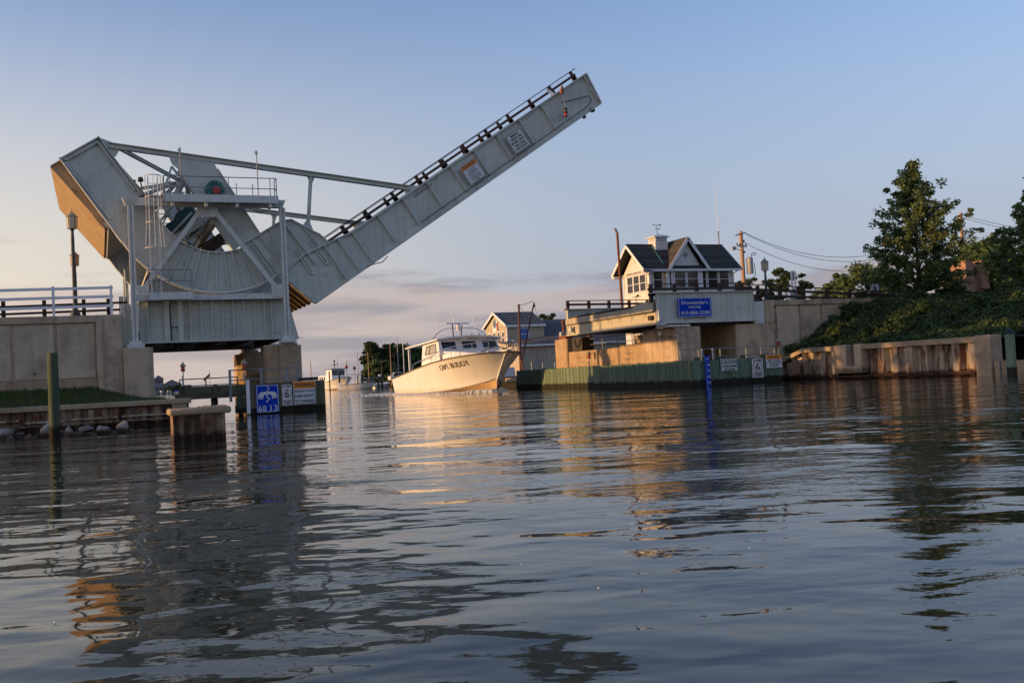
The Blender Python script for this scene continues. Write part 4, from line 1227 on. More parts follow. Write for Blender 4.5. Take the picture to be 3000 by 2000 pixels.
for tx, ox in (('68', -0.24), ('13', 0.25)):
    put_text(tx, c - EZ * 0.42 + EX * ox, EX, EZ, 0.34 if tx == '68' else 0.30, 0.26, 'sign_white', s)
def speed_sign(label, c, w, h):
    s = sign('speed_sign', label, c, EX, EZ, w, h, 'sign_white', 'speed limit signs on the fenders', r=0.03)
    put_text('ALL TIMES', c + EZ * h * 0.42, EX, EZ, w * 0.84, h * 0.09, 'ink', s)
    o = [(w * 0.44 * math.cos(t), w * 0.44 * math.sin(t)) for t in [2 * math.pi * k / 32 for k in range(32)]]
    i_ = [(x * 0.9, y * 0.9) for x, y in o]
    ring(MB(), c + EZ * h * 0.08, EX, EZ, o, i_, 0.003, 0.010).build('red_ring', 'sign_red', s)
    put_text('6', c + EZ * h * 0.08, EX, EZ, w * 0.40, h * 0.38, 'ink', s)
    put_text('SPEED LIMIT', c - EZ * h * 0.27, EX, EZ, w * 0.86, h * 0.075, 'ink', s)
    put_text('NO SKIING', c - EZ * h * 0.365, EX, EZ, w * 0.70, h * 0.07, 'ink', s)
    put_text('POL. DEPT OF', c - EZ * h * 0.445, EX, EZ, w * 0.78, h * 0.05, 'ink_grey', s)
    return s
speed_sign('white 6 speed limit sign between the blue telephone sign and the warning sign', Vector((7.565, 43.93, 0.765)), 0.43, 0.91)
c = Vector((8.335, 43.92, 0.83))
s = sign('warning_sign', 'white sign with orange WARNING header saying KEEP RIGHT OF CHANNEL', c, EX, EZ, 1.0, 1.03, 'sign_white', border='ink', r=0.04)
plate(MB(), c + EZ * 0.35, EX, EZ, rounded(0.97, 0.31, 0.04), 0.010, 0.014).build('header', 'sign_orange', s)
put_text('WARNING', c + EZ * 0.35, EX, EZ, 0.88, 0.19, 'ink', s, lift=0.016)
put_text('HIGH MAST VESSELS', c + EZ * 0.08, EX, EZ, 0.86, 0.10, 'ink_grey', s)
put_text('KEEP RIGHT', c - EZ * 0.13, EX, EZ, 0.82, 0.14, 'ink', s)
put_text('OF CHANNEL', c - EZ * 0.36, EX, EZ, 0.86, 0.14, 'ink', s)
# ------------------------------------------------------------------ right bank: piers, span, fender
rp = thing('concrete_pier', 'grey concrete pier with a white light box under the near end of the fixed span', 'pier', (30.2, 49, -1), 'piers under the fixed span')
MB().prism_z(oct_poly(29.42, 31.2, 47.0, 50.7, 0.15), -1, 3.30).build('shaft', 'concrete', rp, bevel=0.03)
MB().box(28.95, 30.4, 46.9, 48.2, 3.303, 3.42).build('bearing_seat', 'steel_light', rp)
MB().box(28.6, 29.1, 46.6, 47.3, 3.3, 3.34).build('bearing_seat', 'steel_light', rp)
MB().box(29.36, 29.418, 48.35, 48.65, 2.9, 3.14).build('light_box', 'white_paint', rp, bevel=0.02)
MB().path([(29.38, 48.4, 2.9), (29.38, 47.9, 2.75), (29.38, 47.2, 2.78)], 0.015).build('cable', 'black_line', rp)
fp = thing('concrete_pier', 'rust stained concrete pier at the far end of the fixed span', 'pier', (30, 61.6, -1), 'piers under the fixed span')
MB().prism_z(oct_poly(29.42, 31.0, 60.8, 62.7, 0.1), -1, 3.38).build('shaft', 'concrete_warm', fp, bevel=0.03)
MB().box(29.6, 30.2, 61.2, 62.3, 3.383, 3.62).build('bearing', 'rust_pipe', fp)
lw = thing('pier_wall', 'low sunlit concrete wall between the two piers of the fixed span', 'wall', (30.1, 55.7, -1))
MB().prism_x([(50.72, -1), (60.78, -1), (60.78, 2.46), (53.6, 2.46), (53.5, 2.58), (50.72, 2.58)], 29.56, 30.6).build('wall', 'concrete_warm', lw, bevel=0.02)
for (y, z) in ((52.2, 2.05), (52.4, 1.72), (58.6, 2.02), (58.4, 1.75)):
    MB().tube((29.52, y, z), (29.52, y + 0.6, z), 0.02, 6).build('step_iron', 'galv', lw)
a = thing('pipe_railing', 'thin steel pipe railing on the low wall under the fixed span', 'railing', (30.2, 56, 2.46))
rail_set(a, [(30.3, 51.0), (30.3, 59.8)], 3.25, 2.86, [(30.3, y) for y in (51.0, 53.0, 53.3, 55.2, 57.2, 59.8)], 2.46, r=0.022)
b = MB()
for k in range(12):
    b.tube((30.32, 51.3 + 0.17 * k, 2.58), (30.32, 51.3 + 0.17 * k, 3.4), 0.016, 5)
b.tube((30.32, 51.2, 3.42), (30.32, 53.3, 3.42), 0.025, 6)
b.build('bar_gate', 'galv', a)
tag(MB().tube((30.6, 59.6, 2.4), (30.6, 59.6, 3.7), 0.14, 12).build('stub_pipe', 'rust_pipe'), 'rusty vertical pipe standing on the low wall under the fixed span', 'pipe')
tag(MB().tube((30.6, 63.4, 3.3), (30.5, 63.4, 4.85), 0.10, 12).build('exhaust_pipe', 'rust_pipe'), 'short rusty pipe rising behind the far pier, left of the span', 'pipe')
tag(MB().box(30.1, 30.7, 62.9, 63.3, 3.4, 3.95).build('control_box', 'grey_box', bevel=0.03), 'pale grey metal box beside the short rusty pipe', 'box')
dm = thing('drive_motor', 'dark machine with hanging cables under the far end of the fixed span', 'machine', (30.2, 59.9, 2.46))
MB().box(29.7, 30.6, 59.0, 60.5, 2.48, 3.40).build('housing', 'dark_under', dm, bevel=0.05)
MB().path([(29.66, 59.1, 3.3), (29.64, 59.3, 2.85), (29.64, 59.6, 2.72), (29.66, 59.9, 2.95), (29.66, 60.0, 3.3)], 0.03).build('cable', 'black_line', dm)

# fixed span
fs_ = thing('fixed_span', 'pale grey plate girder span with rust streaked end beam beside the tender house', 'bridge span', (31.6, 52.6, 3.3))
XS = 28.36
def plate_girder(y):
    MB().box(XS, 34.86, y - 0.03, y + 0.03, 3.54, 5.18).build('girder_web', 'steel', fs_)
    MB().box(XS - 0.25, 34.95, y - 0.22, y + 0.2, 5.182, 5.225).build('top_flange', 'steel_light', fs_)
    MB().box(XS, 34.95, y - 0.22, y + 0.2, 3.49, 3.538).build('bottom_flange', 'steel', fs_)
    for x in (28.42, 29.93, 31.45, 33.03, 34.56):
        MB().box(x - 0.018, x + 0.018, y - 0.18, y - 0.032, 3.54, 5.18).build('stiffener', 'steel_light', fs_)
plate_girder(47.05)
plate_girder(58.4)
eb = MB().prism_x([(47.3, 3.52), (58.3, 3.52), (58.3, 4.16), (47.3, 4.20)], XS + 0.10, XS + 0.16).build('end_beam_web', 'steel_cream', fs_)
MB().box(XS - 0.02, XS + 0.16, 47.3, 58.5, 3.46, 3.518).build('end_beam_flange', 'steel_cream', fs_)
for k in range(6):
    MB().prism_x([(49.5 + 1.5 * k, 4.20), (49.5 + 1.5 * k + 1.49, 4.20), (49.5 + 1.5 * k + 1.49, 4.55), (49.5 + 1.5 * k, 4.58)], XS - 0.02, XS + 0.08).build('deck_edge_plate', 'steel_rust', fs_)
MB().prism_x([(47.35, 4.22), (49.49, 4.22), (49.49, 4.70), (47.35, 4.82)], XS - 0.06, XS + 0.08).build('deck_edge_plate', 'steel_cream', fs_)
MB().box(XS - 0.04, XS + 0.02, 47.3, 58.5, 4.165, 4.198).build('edge_angle', 'brown_steel', fs_)
b = MB()
for y in (50.0, 52.4, 54.8, 57.0):
    for j in range(4):
        b.tube((XS + 0.08, y, 4.08 - 0.07 * j), (XS + 0.10, y, 4.08 - 0.07 * j), 0.02, 6)
b.build('rivets', 'brown_steel', fs_)
MB().box(XS - 0.12, XS + 0.10, 57.5, 58.0, 3.72, 3.98).box(XS - 0.2, XS - 0.12, 57.4, 57.6, 3.6, 4.1).build('lock_bracket', 'steel', fs_)
MB().box(XS - 0.06, XS + 0.10, 47.5, 47.9, 3.75, 4.0).build('lock_bracket', 'brown_steel', fs_)
MB().box(28.34, 28.75, 46.7, 47.0, 3.42, 3.49).build('bearing', 'steel_light', fs_)
MB().box(28.3, 28.62, 46.80, 46.99, 3.34, 3.66).build('bearing', 'grey_box', fs_)
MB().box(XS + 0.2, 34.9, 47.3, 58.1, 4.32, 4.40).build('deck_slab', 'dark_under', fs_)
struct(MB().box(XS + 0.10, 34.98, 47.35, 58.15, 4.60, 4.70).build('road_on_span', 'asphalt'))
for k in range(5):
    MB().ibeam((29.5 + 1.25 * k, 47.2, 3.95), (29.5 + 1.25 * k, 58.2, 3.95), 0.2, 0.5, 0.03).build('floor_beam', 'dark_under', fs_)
MB().path([(XS + 0.05, 48.5, 3.42), (XS + 0.05, 53, 3.36), (XS + 0.05, 57, 3.38)], 0.03).build('conduit', 'black_line', fs_)
# blue sign on the span
c = Vector((30.70, 46.80, 4.345))
s = sign('phone_sign', "blue sign reading Drawtender's PHONE 410-886-2588 on the grey girder", c, EX, EZ, 2.19, 1.07, 'sign_blue', border='sign_white', r=0.02)
put_text("Drawtender's", c + EZ * 0.28, EX, EZ, 1.72, 0.22, 'sign_white', s)
put_text('PHONE', c + EZ * 0.01, EX, EZ, 0.78, 0.15, 'sign_white', s)
put_text('410-886-2588', c - EZ * 0.30, EX, EZ, 1.86, 0.20, 'sign_white', s)
def brown_rail(label, y, xs_, zf, x0, x1, zt, zm, zb, loc):
    t = thing('roadside_railing', label, 'railing', loc, 'brown roadside railings')
    MB().bar((x0, y, zt[0]), (x1, y, zt[1]), 0.06, 0.05).build('top_rail', 'brown_steel', t)
    MB().bar((x0, y, zm[0]), (x1, y, zm[1]), 0.06, 0.14).build('mid_rail', 'brown_steel', t)
    MB().bar((x0, y, zb[0]), (x1, y, zb[1]), 0.06, 0.14).build('low_rail', 'brown_steel', t)
    for x in xs_:
        f_ = (x - x0) / (x1 - x0)
        z1 = zt[0] + (zt[1] - zt[0]) * f_
        MB().box(x - 0.09, x + 0.09, y + 0.035, y + 0.20, zf(x), z1 - 0.03).build('post', 'brown_steel', t)
    return t
brown_rail('dark brown railing on the near edge of the fixed span, below the house windows', 47.3, (28.3, 29.84, 31.3, 32.84, 34.37), lambda x: 4.71, 28.05, 35.0, (5.71, 5.72), (5.43, 5.44), (5.13, 5.14), (31.5, 47.3, 4.7))
brown_rail('dark brown railing on the far edge of the fixed span, left of the house', 58.75, (28.75, 30.31, 31.83, 33.39, 34.8), lambda x: 4.6, 28.6, 35.2, (5.80, 5.76), (5.55, 5.50), (5.20, 5.16), (31.8, 58.7, 4.6))
brown_rail('long dark brown railing sloping down along the right approach road', 48.5, [35.2, 36.35, 37.97, 39.71, 41.5, 43.27, 45.0, 46.8, 48.6], lambda x: 4.5 - max(0, x - 41) * 0.02, 35.05, 50.5, (5.76, 4.92), (5.48, 4.68), (5.12, 4.40), (42, 48.5, 4.6))
brown_rail('far brown railing across the right approach road', 59.0, [35.6 + 1.7 * k for k in range(10)], lambda x: 4.4, 35.3, 52, (5.76, 4.9), (5.48, 4.66), (5.12, 4.38), (43, 59, 4.4))

# right abutment and wing wall
ra = thing('bridge_abutment', 'tan concrete abutment and panelled wing wall right of the blue phone sign', 'abutment', (40, 52, -0.5))
MB().box(33.62, 52, 47.30, 58.8, -0.5, 3.34).build('wall_core', 'concrete_warm', ra)
MB().box(35.66, 52, 47.31, 58.79, 3.342, 4.50).build('wall_core', 'concrete', ra)
MB().box(35.64, 36.3, 47.14, 47.298, 3.35, 4.68).build('end_block', 'concrete', ra, bevel=0.02)
MB().box(33.6, 36.3, 47.16, 47.298, -0.5, 3.338).build('end_block', 'concrete', ra, bevel=0.02)
MB().box(36.302, 44.5, 47.12, 47.6, 4.36, 4.66).build('coping', 'concrete', ra, bevel=0.02)
MB().box(34.9, 35.63, 47.16, 47.5, 3.345, 4.62).build('end_shield', 'steel_light', ra)
for (a0, a1) in ((36.56, 38.12), (38.28, 39.74), (39.86, 41.4), (41.54, 43.1)):
    MB().box(a0, a1, 47.22, 47.298, 0.3, 4.33).build('panel', 'panel', ra, bevel=0.012)
struct(MB().add([(35.1, 47.6, 4.70), (35.1, 58.6, 4.70), (44, 58.6, 4.62), (44, 47.6, 4.62), (60, 58.6, 4.2), (60, 47.6, 4.2), (120, 62, 4.1), (120, 47.6, 4.1)], [(0, 1, 2, 3), (3, 2, 4, 5), (5, 4, 6, 7)]).build('road_right_approach', 'asphalt', smooth=0))

# green plank fender with its corner
gf = thing('timber_fender', 'long green plank fender wall along the right side of the channel', 'fender', (29.5, 57, -0.8))
FA, FB, FC = (28.35, 44.0), (29.6, 70.2), (34.2, 44.0)
planks(gf, FA, FC, 0.205, -0.8, 1.36, 'plank', (0, -1), 5)
nrm = (-(FB[1] - FA[1]), (FB[0] - FA[0]))
planks(gf, (FA[0] - 0.002, FA[1] + 0.02), FB, 0.205, -0.8, 1.40, 'plank', nrm, 6)
planks(gf, (29.62, 70.25), (32.6, 72.0), 0.3, -0.8, 1.40, 'plank', (-0.5, 1), 8)
MB().box(FA[0] - 0.03, FA[0] + 0.1, 43.96, 44.015, -0.6, 1.38).build('corner_post', 'plank_old', gf)
for k in range(12):
    y = 46.0 + 2.1 * k
    x = FA[0] + (FB[0] - FA[0]) * (y - 44) / 26.2 + 0.27
    MB().lathe(x, y, [(0.15, -0.8), (0.15, 1.42), (0.05, 1.43)], 12).build('pile', 'pile_wood', gf)
for x in (29.0, 29.5, 30.5, 31.9, 33.2):
    MB().lathe(x, 44.3, [(0.14, -0.8), (0.14, 1.52), (0.05, 1.53)], 12).build('pile', 'pile_wood', gf)
b = MB()
for k in range(3):
    b.bar((FA[0] + 0.12, 44.2, 0.2 + 0.5 * k), (FB[0] + 0.1, 70, 0.2 + 0.5 * k), 0.2, 0.2)
b.build('waler', 'pile_wood', gf)
pr_ = thing('pipe_railing', 'grey steel railing behind the CAUTION and speed signs on the right fender', 'railing', (31, 45.3, 1.3))
a = rail_set(pr_, [(27.9 + 0.8, 45.5), (35.6, 45.5)], 1.98, 1.55, [], 1.3, r=0.025)
for x in (28.75, 29.9, 31.3, 33.0, 34.9):
    MB().tube((x, 45.5, 1.2), (x, 45.5, 1.98), 0.025, 8).build('rail_post', 'galv', a)
for x in (30.05, 30.75, 33.9):
    MB().box(x - 0.05, x + 0.05, 45.3, 45.42, 1.2, 2.0).build('rail_post', 'galv', a)
MB().box(28.6, 35.6, 44.2, 46.6, 1.20, 1.26).build('deck', 'dock_wood', pr_)
# tide gauge board: low-steel clearance in feet
gb = thing('clearance_gauge', 'narrow blue clearance gauge board with white numbers 7 to 11', 'gauge', (29.35, 43.9, 0.0))
MB().box(29.22, 29.49, 43.86, 43.93, 0.02, 1.60).build('board', 'sign_blue', gb)
for k in range(10):
    z = 1.42 - 0.1525 * k
    MB().box(29.23, 29.31 if k % 2 else 29.33, 43.853, 43.858, z - 0.012, z + 0.012).build('tick', 'sign_white', gb)
for k, n_ in enumerate((7, 8, 9, 10, 11)):
    put_text(str(n_), (29.405, 43.86, 1.42 - 0.305 * k), EX, EZ, 0.11 if n_ < 10 else 0.15, 0.15, 'sign_white', gb)
c = Vector((30.74, 43.90, 1.06))
s = sign('caution_sign', 'white CAUTION sign, YOU ARE RESPONSIBLE FOR YOUR WAKE, on the green planks', c, EX, EZ, 1.06, 0.68, 'sign_white', border='ink', r=0.02)
put_text('CAUTION', c + EZ * 0.15, EX, EZ, 0.90, 0.22, 'ink', s)
put_text('YOU ARE RESPONSIBLE', c - EZ * 0.07, EX, EZ, 0.92, 0.11, 'ink', s)
put_text('FOR YOUR WAKE', c - EZ * 0.23, EX, EZ, 0.68, 0.11, 'ink', s)
speed_sign('white 6 speed limit sign on the green planks of the right fender', Vector((32.53, 43.90, 0.80)), 0.70, 1.02)
c = Vector((33.62, 43.90, 1.12))
s = sign('notice_sign', 'small white sign with orange NOTICE header at the right end of the green planks', c, EX, EZ, 1.04, 0.70, 'sign_white', r=0.02)
plate(MB(), c + EZ * 0.235, EX, EZ, rounded(1.03, 0.22, 0.02), 0.003, 0.008).build('header', 'sign_orange', s)
put_text('NOTICE', c + EZ * 0.235, EX, EZ, 0.66, 0.13, 'ink', s, lift=0.01)
for i, (tx, ww) in enumerate((('BRIDGE OPENINGS', 0.78), ('AS PER COAST GUARD', 0.94), ('REGULATIONS', 0.58), ('33 CFR 117.5', 0.58))):
    put_text(tx, c + EZ * (0.06 - 0.105 * i), EX, EZ, ww, 0.07, 'ink_grey', s)
warning_lantern('red lantern on the green fender against the low sunlit wall', 29.15, 57.0, 1.35, 0.55, 1.2)
warning_lantern('red lantern on a white pole at the right end of the green planks', 34.75, 44.9, 1.2, 0.75, 1.1)

# ------------------------------------------------------------------ right bulkhead
XB = 36.6
rb = thing('bulkhead', 'cream sheet pile bulkhead with concrete cap along the right bank', 'bulkhead', (XB, 40, -0.8))
def cap_z(y):
    return 1.76 if y < 45.2 else 1.76 - (y - 45.2) * 0.29
def sheet(y, z1):
    q = [(XB, y), (XB, y + 0.40), (XB + 0.34, y + 0.50), (XB + 0.34, y + 0.86), (XB, y + 0.95), (XB + 0.02, y + 0.95), (XB + 0.365, y + 0.87), (XB + 0.365, y + 0.485), (XB + 0.025, y + 0.385), (XB + 0.025, y)]
    MB().prism_z(q, -0.8, z1).build('sheet_pile', 'sheetpile', rb, smooth=0)
y = 33.27
while y < 39.6:
    sheet(y, 1.5)
    y += 0.952
y = 42.4
while y < 46.5:
    sheet(y, cap_z(y + 0.95) - 0.2)
    y += 0.952
MB().box(XB - 0.1, XB + 0.5, 33.2, 40.4, 1.50, 1.77).build('concrete_cap', 'concrete_cap', rb, bevel=0.03)
MB().box(XB - 0.1, XB + 0.5, 42.4, 45.2, 1.50, 1.76).build('concrete_cap', 'concrete_cap', rb, bevel=0.03)
MB().prism_x([(45.2, 1.50), (47.1, 0.95), (47.1, 1.21), (45.2, 1.76)], XB - 0.1, XB + 0.5).build('concrete_cap', 'concrete_cap', rb, bevel=0.03)
for (y0, y1) in ((41.56, 42.38), (40.42, 40.95)):
    MB().box(XB - 0.16, XB + 0.4, y0, y1, 0.28, 1.79).build('concrete_post', 'concrete', rb, bevel=0.03)
MB().box(XB - 0.14, XB + 0.4, 40.95, 41.56, 0.28, 0.66).build('sill', 'concrete', rb, bevel=0.02)
MB().box(XB - 0.12, XB + 0.6, 32.35, 33.2, -0.8, 1.81).build('concrete_post', 'concrete_cap', rb, bevel=0.03)
MB().box(XB - 0.03, XB + 0.7, 20.0, 32.3, -0.8, 0.62).build('low_wall', 'concrete_cap', rb, bevel=0.03)
MB().box(XB - 0.10, XB - 0.02, 33.3, 47.0, 0.05, 0.16).build('waler', 'sheetpile_dark', rb)
for (a0, a1) in ((33.5, 35.2), (35.8, 37.4), (38, 40.0), (42.6, 43.7), (44.2, 46.0)):
    MB().box(XB - 0.14, XB - 0.101, a0, a1, 0.17, 0.22).build('waler', 'sheetpile', rb)
struct(MB().box(XB + 0.7, 60, 20, 32.3, -0.8, 0.60).build('ground_lower_bank', 'soil'))
ld_ = thing('boarding_ladder', 'short metal ladder hanging on the low wall at the right', 'ladder', (XB - 0.1, 31.6, -0.3))
for y in (31.4, 31.95):
    MB().box(XB - 0.10, XB - 0.05, y - 0.03, y + 0.03, -0.3, 0.66).build('side_rail', 'galv', ld_)
for z in (0.1, 0.28, 0.63):
    MB().box(XB - 0.10, XB - 0.06, 31.4, 31.95, z - 0.02, z + 0.02).build('rung', 'galv', ld_)
cp_ = thing('capped_pile', 'greenish mooring pile with dark cone cap at the right edge', 'piling', (35.6, 30.55, -1))
MB().lathe(35.6, 30.55, [(0.20, -1), (0.19, 1.78), (0.06, 1.79)], 16).build('shaft', 'plank', cp_)
MB().lathe(35.6, 30.55, [(0.21, 1.76), (0.215, 1.82), (0.10, 1.94), (0.02, 1.99)], 16).build('cap', 'black_line', cp_)
tag(MB().box(XB + 0.1, XB + 0.7, 28.9, 30.2, 0.62, 1.22).build('dock_box', 'white_paint', bevel=0.03), 'white dock box on the low wall at the right edge', 'box')

# embankment
def bank_z(x, y):
    """height of the right embankment"""
    t = max(0.0, min(1.0, (x - 36.9) / 5.4))
    t = 0.5 * t + 0.5 * t * t * (3 - 2 * t)
    s = max(0.0, min(1.0, (y - 33.5) / 11.0))
    s = s * s * (3 - 2 * s)
    return 1.62 + (t * 2.5 + 0.25 * max(0, min(1, (x - 43) / 8))) * (0.12 + 0.88 * s)
gx = np.concatenate([np.linspace(36.95, 46, 30), np.linspace(46.5, 90, 20)])
gy = np.linspace(32.3, 47.1, 30)
b = MB()
for yv in gy:
    for xv in gx:
        b.v.append((xv, yv, bank_z(xv, yv)))
nx = len(gx)
for j in range(len(gy) - 1):
    for i in range(nx - 1):
        o = j * nx + i
        b.f.append((o, o + 1, o + nx + 1, o + nx))
struct(b.build('ground_right_bank', 'soil', smooth=60))
# ------------------------------------------------------------------ drawtender house
hs = thing('tender_house', 'small white drawtender house with dark gabled roof and cupola', 'house', (39.9, 62.9, 2.2))
HX0, HX1, HY0, HY1 = 36.36, 43.4, 61.0, 64.7
ZE, ZR = 8.12, 9.98
YR = (HY0 + HY1) / 2
MB().box(HX0 + 0.03, HX1, HY0 + 0.03, HY1, 2.2, ZE).build('wall', 'siding', hs)
MB().prism_x([(HY0 + 0.03, ZE), (HY1, ZE), (YR, ZR - 0.1)], HX0 + 0.03, HX1).build('gable_wall', 'siding', hs)
# lap siding courses on the gable end and the front
for k in range(44):
    z = 2.4 + 0.135 * k
    if z < ZE - 0.1:
        if not (6.62 < z < 8.0):
            MB().prism_x([(HY0, z), (HY1, z), (HY1, z + 0.13), (HY0, z + 0.13)], HX0 - 0.006, HX0 + 0.028).build('siding_board', 'siding', hs)
        if z > 5.6 and z < 6.6:
            MB().box(HX0, HX1, HY0 - 0.006, HY0 + 0.028, z, z + 0.13).build('siding_board', 'siding', hs)
for k in range(11):
    z = ZE + 0.02 + 0.14 * k
    hw = (HY1 - HY0) / 2 * (1 - (z + 0.14 - ZE) / (ZR - 0.1 - ZE))
    if hw > 0.1:
        MB().box(HX0 - 0.006, HX0 + 0.028, YR - hw, YR + hw, z, z + 0.135).build('siding_board', 'siding', hs)
for (x, y) in ((HX0, HY0), (HX0, HY1), (HX1, HY0)):
    MB().box(x - 0.03, x + 0.09, y - 0.03, y + 0.09, 2.2, ZE).build('corner_board', 'white_paint', hs)
# roof planes
OV = 0.72
def roof_plane(xa, xb, ye, ze, yr, zr, name='roof', t=0.07):
    b = MB()
    b.add([(xa, ye, ze), (xb, ye, ze), (xb, yr, zr), (xa, yr, zr), (xa, ye, ze + t), (xb, ye, ze + t), (xb, yr, zr + t), (xa, yr, zr + t)],
          [(0, 1, 2, 3), (4, 7, 6, 5), (0, 4, 5, 1), (1, 5, 6, 2), (2, 6, 7, 3), (3, 7, 4, 0)])
    return b.build(name, 'shingle', hs, smooth=0)
ye0 = HY0 - 0.5
ze0 = ZE + 0.06 - 0.5 * (ZR - ZE) / (YR - HY0)
ze0 = ZE - 0.10
zr0 = ZR + 0.06
roof_plane(HX0 - OV, HX1 + 0.55, ye0, ze0, YR, zr0)
roof_plane(HX0 - OV, HX1 + 0.55, HY1 + 0.5, ze0, YR, zr0)
# shingle courses as thin lapped strips
def courses(xa, xb, ye, ze, yr, zr, n, slope_dir=1):
    for k in range(n):
        f0, f1 = k / n, (k + 1.0) / n
        y0, z0 = ye + (yr - ye) * f0, ze + (zr - ze) * f0 + 0.075
        y1, z1 = ye + (yr - ye) * f1, ze + (zr - ze) * f1 + 0.075
        b = MB()
        b.add([(xa, y0, z0 + 0.016), (xb, y0, z0 + 0.016), (xb, y1, z1 + 0.004), (xa, y1, z1 + 0.004), (xa, y0, z0), (xb, y0, z0)], [(0, 1, 2, 3), (4, 5, 1, 0)])
        b.build('shingle_course', 'shingle', hs, smooth=0, recalc=False)
courses(HX0 - OV, HX1 + 0.55, ye0, ze0, YR, zr0, 16)
MB().bar((HX0 - OV, YR, zr0 + 0.09), (HX1 + 0.55, YR, zr0 + 0.09), 0.16, 0.05).build('ridge_cap', 'shingle', hs)
# barge boards, soffits, gutters
for (ya, yb) in ((ye0, YR), (HY1 + 0.5, YR)):
    for x in (HX0 - OV - 0.02, HX1 + 0.57):
        MB().bar((x, ya, ze0 - 0.03), (x, yb, zr0 - 0.03), 0.04, 0.20).build('barge_board', 'white_paint', hs)
MB().box(HX0 - OV, HX1 + 0.5, ye0 - 0.05, ye0 + 0.02, ze0 - 0.12, ze0 + 0.04).build('gutter', 'white_paint', hs)
MB().box(HX0 - OV, HX1 + 0.5, ye0 + 0.02, HY0, ze0 - 0.06, ze0 - 0.03).build('soffit', 'white_paint', hs)
MB().box(HX0 - OV, HX0, ye0 - 0.05, ye0 + 0.35, ze0 - 0.16, ze0 - 0.02).build('eave_return', 'white_paint', hs)
MB().box(HX0 - OV, HX0, HY1 + 0.15, HY1 + 0.55, ze0 - 0.16, ze0 - 0.02).build('eave_return', 'white_paint', hs)
# cross gable with porch bay
GX0, GX1 = 37.95, 40.85
GXc = 39.42
YG = HY0 - 0.55
zg = 10.30
b = MB().prism([(GX0 + 0.15, ze0 + 0.02), (GX1 - 0.12, ze0 + 0.02), (GXc, zg - 0.25)], YG + 0.35, YG + 0.42)
b.build('gable_wall', 'siding', hs)
for k in range(12):
    z = ze0 + 0.05 + 0.14 * k
    hw = (GX1 - GX0 - 0.3) / 2 * (1 - (z + 0.14 - ze0) / (zg - 0.25 - ze0))
    if hw > 0.08:
        MB().box(GXc - hw, GXc + hw, YG + 0.32, YG + 0.352, z, z + 0.135).build('siding_board', 'siding', hs)
for sx, xe in ((-1, GX0 - 0.25), (1, GX1 + 0.25)):
    bb = MB()
    bb.add([(xe, YG, ze0), (GXc, YG, zg), (GXc, YR + 0.4, zg), (xe, YR + 0.4, ze0), (xe, YG, ze0 + 0.07), (GXc, YG, zg + 0.07), (GXc, YR + 0.4, zg + 0.07), (xe, YR + 0.4, ze0 + 0.07)],
           [(0, 1, 2, 3), (4, 7, 6, 5), (0, 4, 5, 1), (1, 5, 6, 2), (2, 6, 7, 3), (3, 7, 4, 0)])
    bb.build('roof', 'shingle', hs, smooth=0)
    for k in range(16):
        f0, f1 = k / 16, (k + 1) / 16
        x0, z0 = xe + (GXc - xe) * f0, ze0 + (zg - ze0) * f0 + 0.075
        x1, z1 = xe + (GXc - xe) * f1, ze0 + (zg - ze0) * f1 + 0.075
        q = MB()
        q.add([(x0, YG, z0 + 0.016), (x0, YR + 0.4, z0 + 0.016), (x1, YR + 0.4, z1 + 0.004), (x1, YG, z1 + 0.004), (x0, YG, z0), (x0, YR + 0.4, z0)], [(0, 1, 2, 3), (4, 5, 1, 0)])
        q.build('shingle_course', 'shingle', hs, smooth=0, recalc=False)
    MB().bar((xe, YG - 0.02, ze0 - 0.03), (GXc, YG - 0.02, zg - 0.03), 0.04, 0.22).build('barge_board', 'white_paint', hs)
MB().bar((37.55, HY0 - 0.35, ze0 + 0.16), (37.62, YR - 0.35, zr0 - 0.05), 0.10, 0.04).build('valley_flashing', 'copper', hs)
dv = MB()
plate(dv, (GXc - 0.1, YG + 0.31, 9.1), EX, EZ, [(0, -0.33), (0.27, 0), (0, 0.33), (-0.27, 0)], 0.0, 0.02)
dv = dv.build('gable_vent', 'white_paint', hs)
for k in range(5):
    z = -0.18 + 0.09 * k
    hw = 0.20 * (1 - abs(z) / 0.25)
    MB().box(GXc - 0.1 - hw, GXc - 0.1 + hw, YG + 0.272, YG + 0.288, 9.1 + z - 0.025, 9.1 + z + 0.025).build('vent_slot', 'black_line', dv)
dv = MB()
plate(dv, (HX0 - 0.02, YR, 9.0), Vector((0, -1, 0)), EZ, [(0, -0.3), (0.25, 0), (0, 0.3), (-0.25, 0)], 0.0, 0.02)
dv = dv.build('gable_vent', 'white_paint', hs)
for k in range(3):
    MB().box(HX0 - 0.05, HX0 - 0.042, YR - 0.12, YR + 0.12, 8.9 + 0.09 * k, 8.95 + 0.09 * k).build('vent_slot', 'black_line', dv)
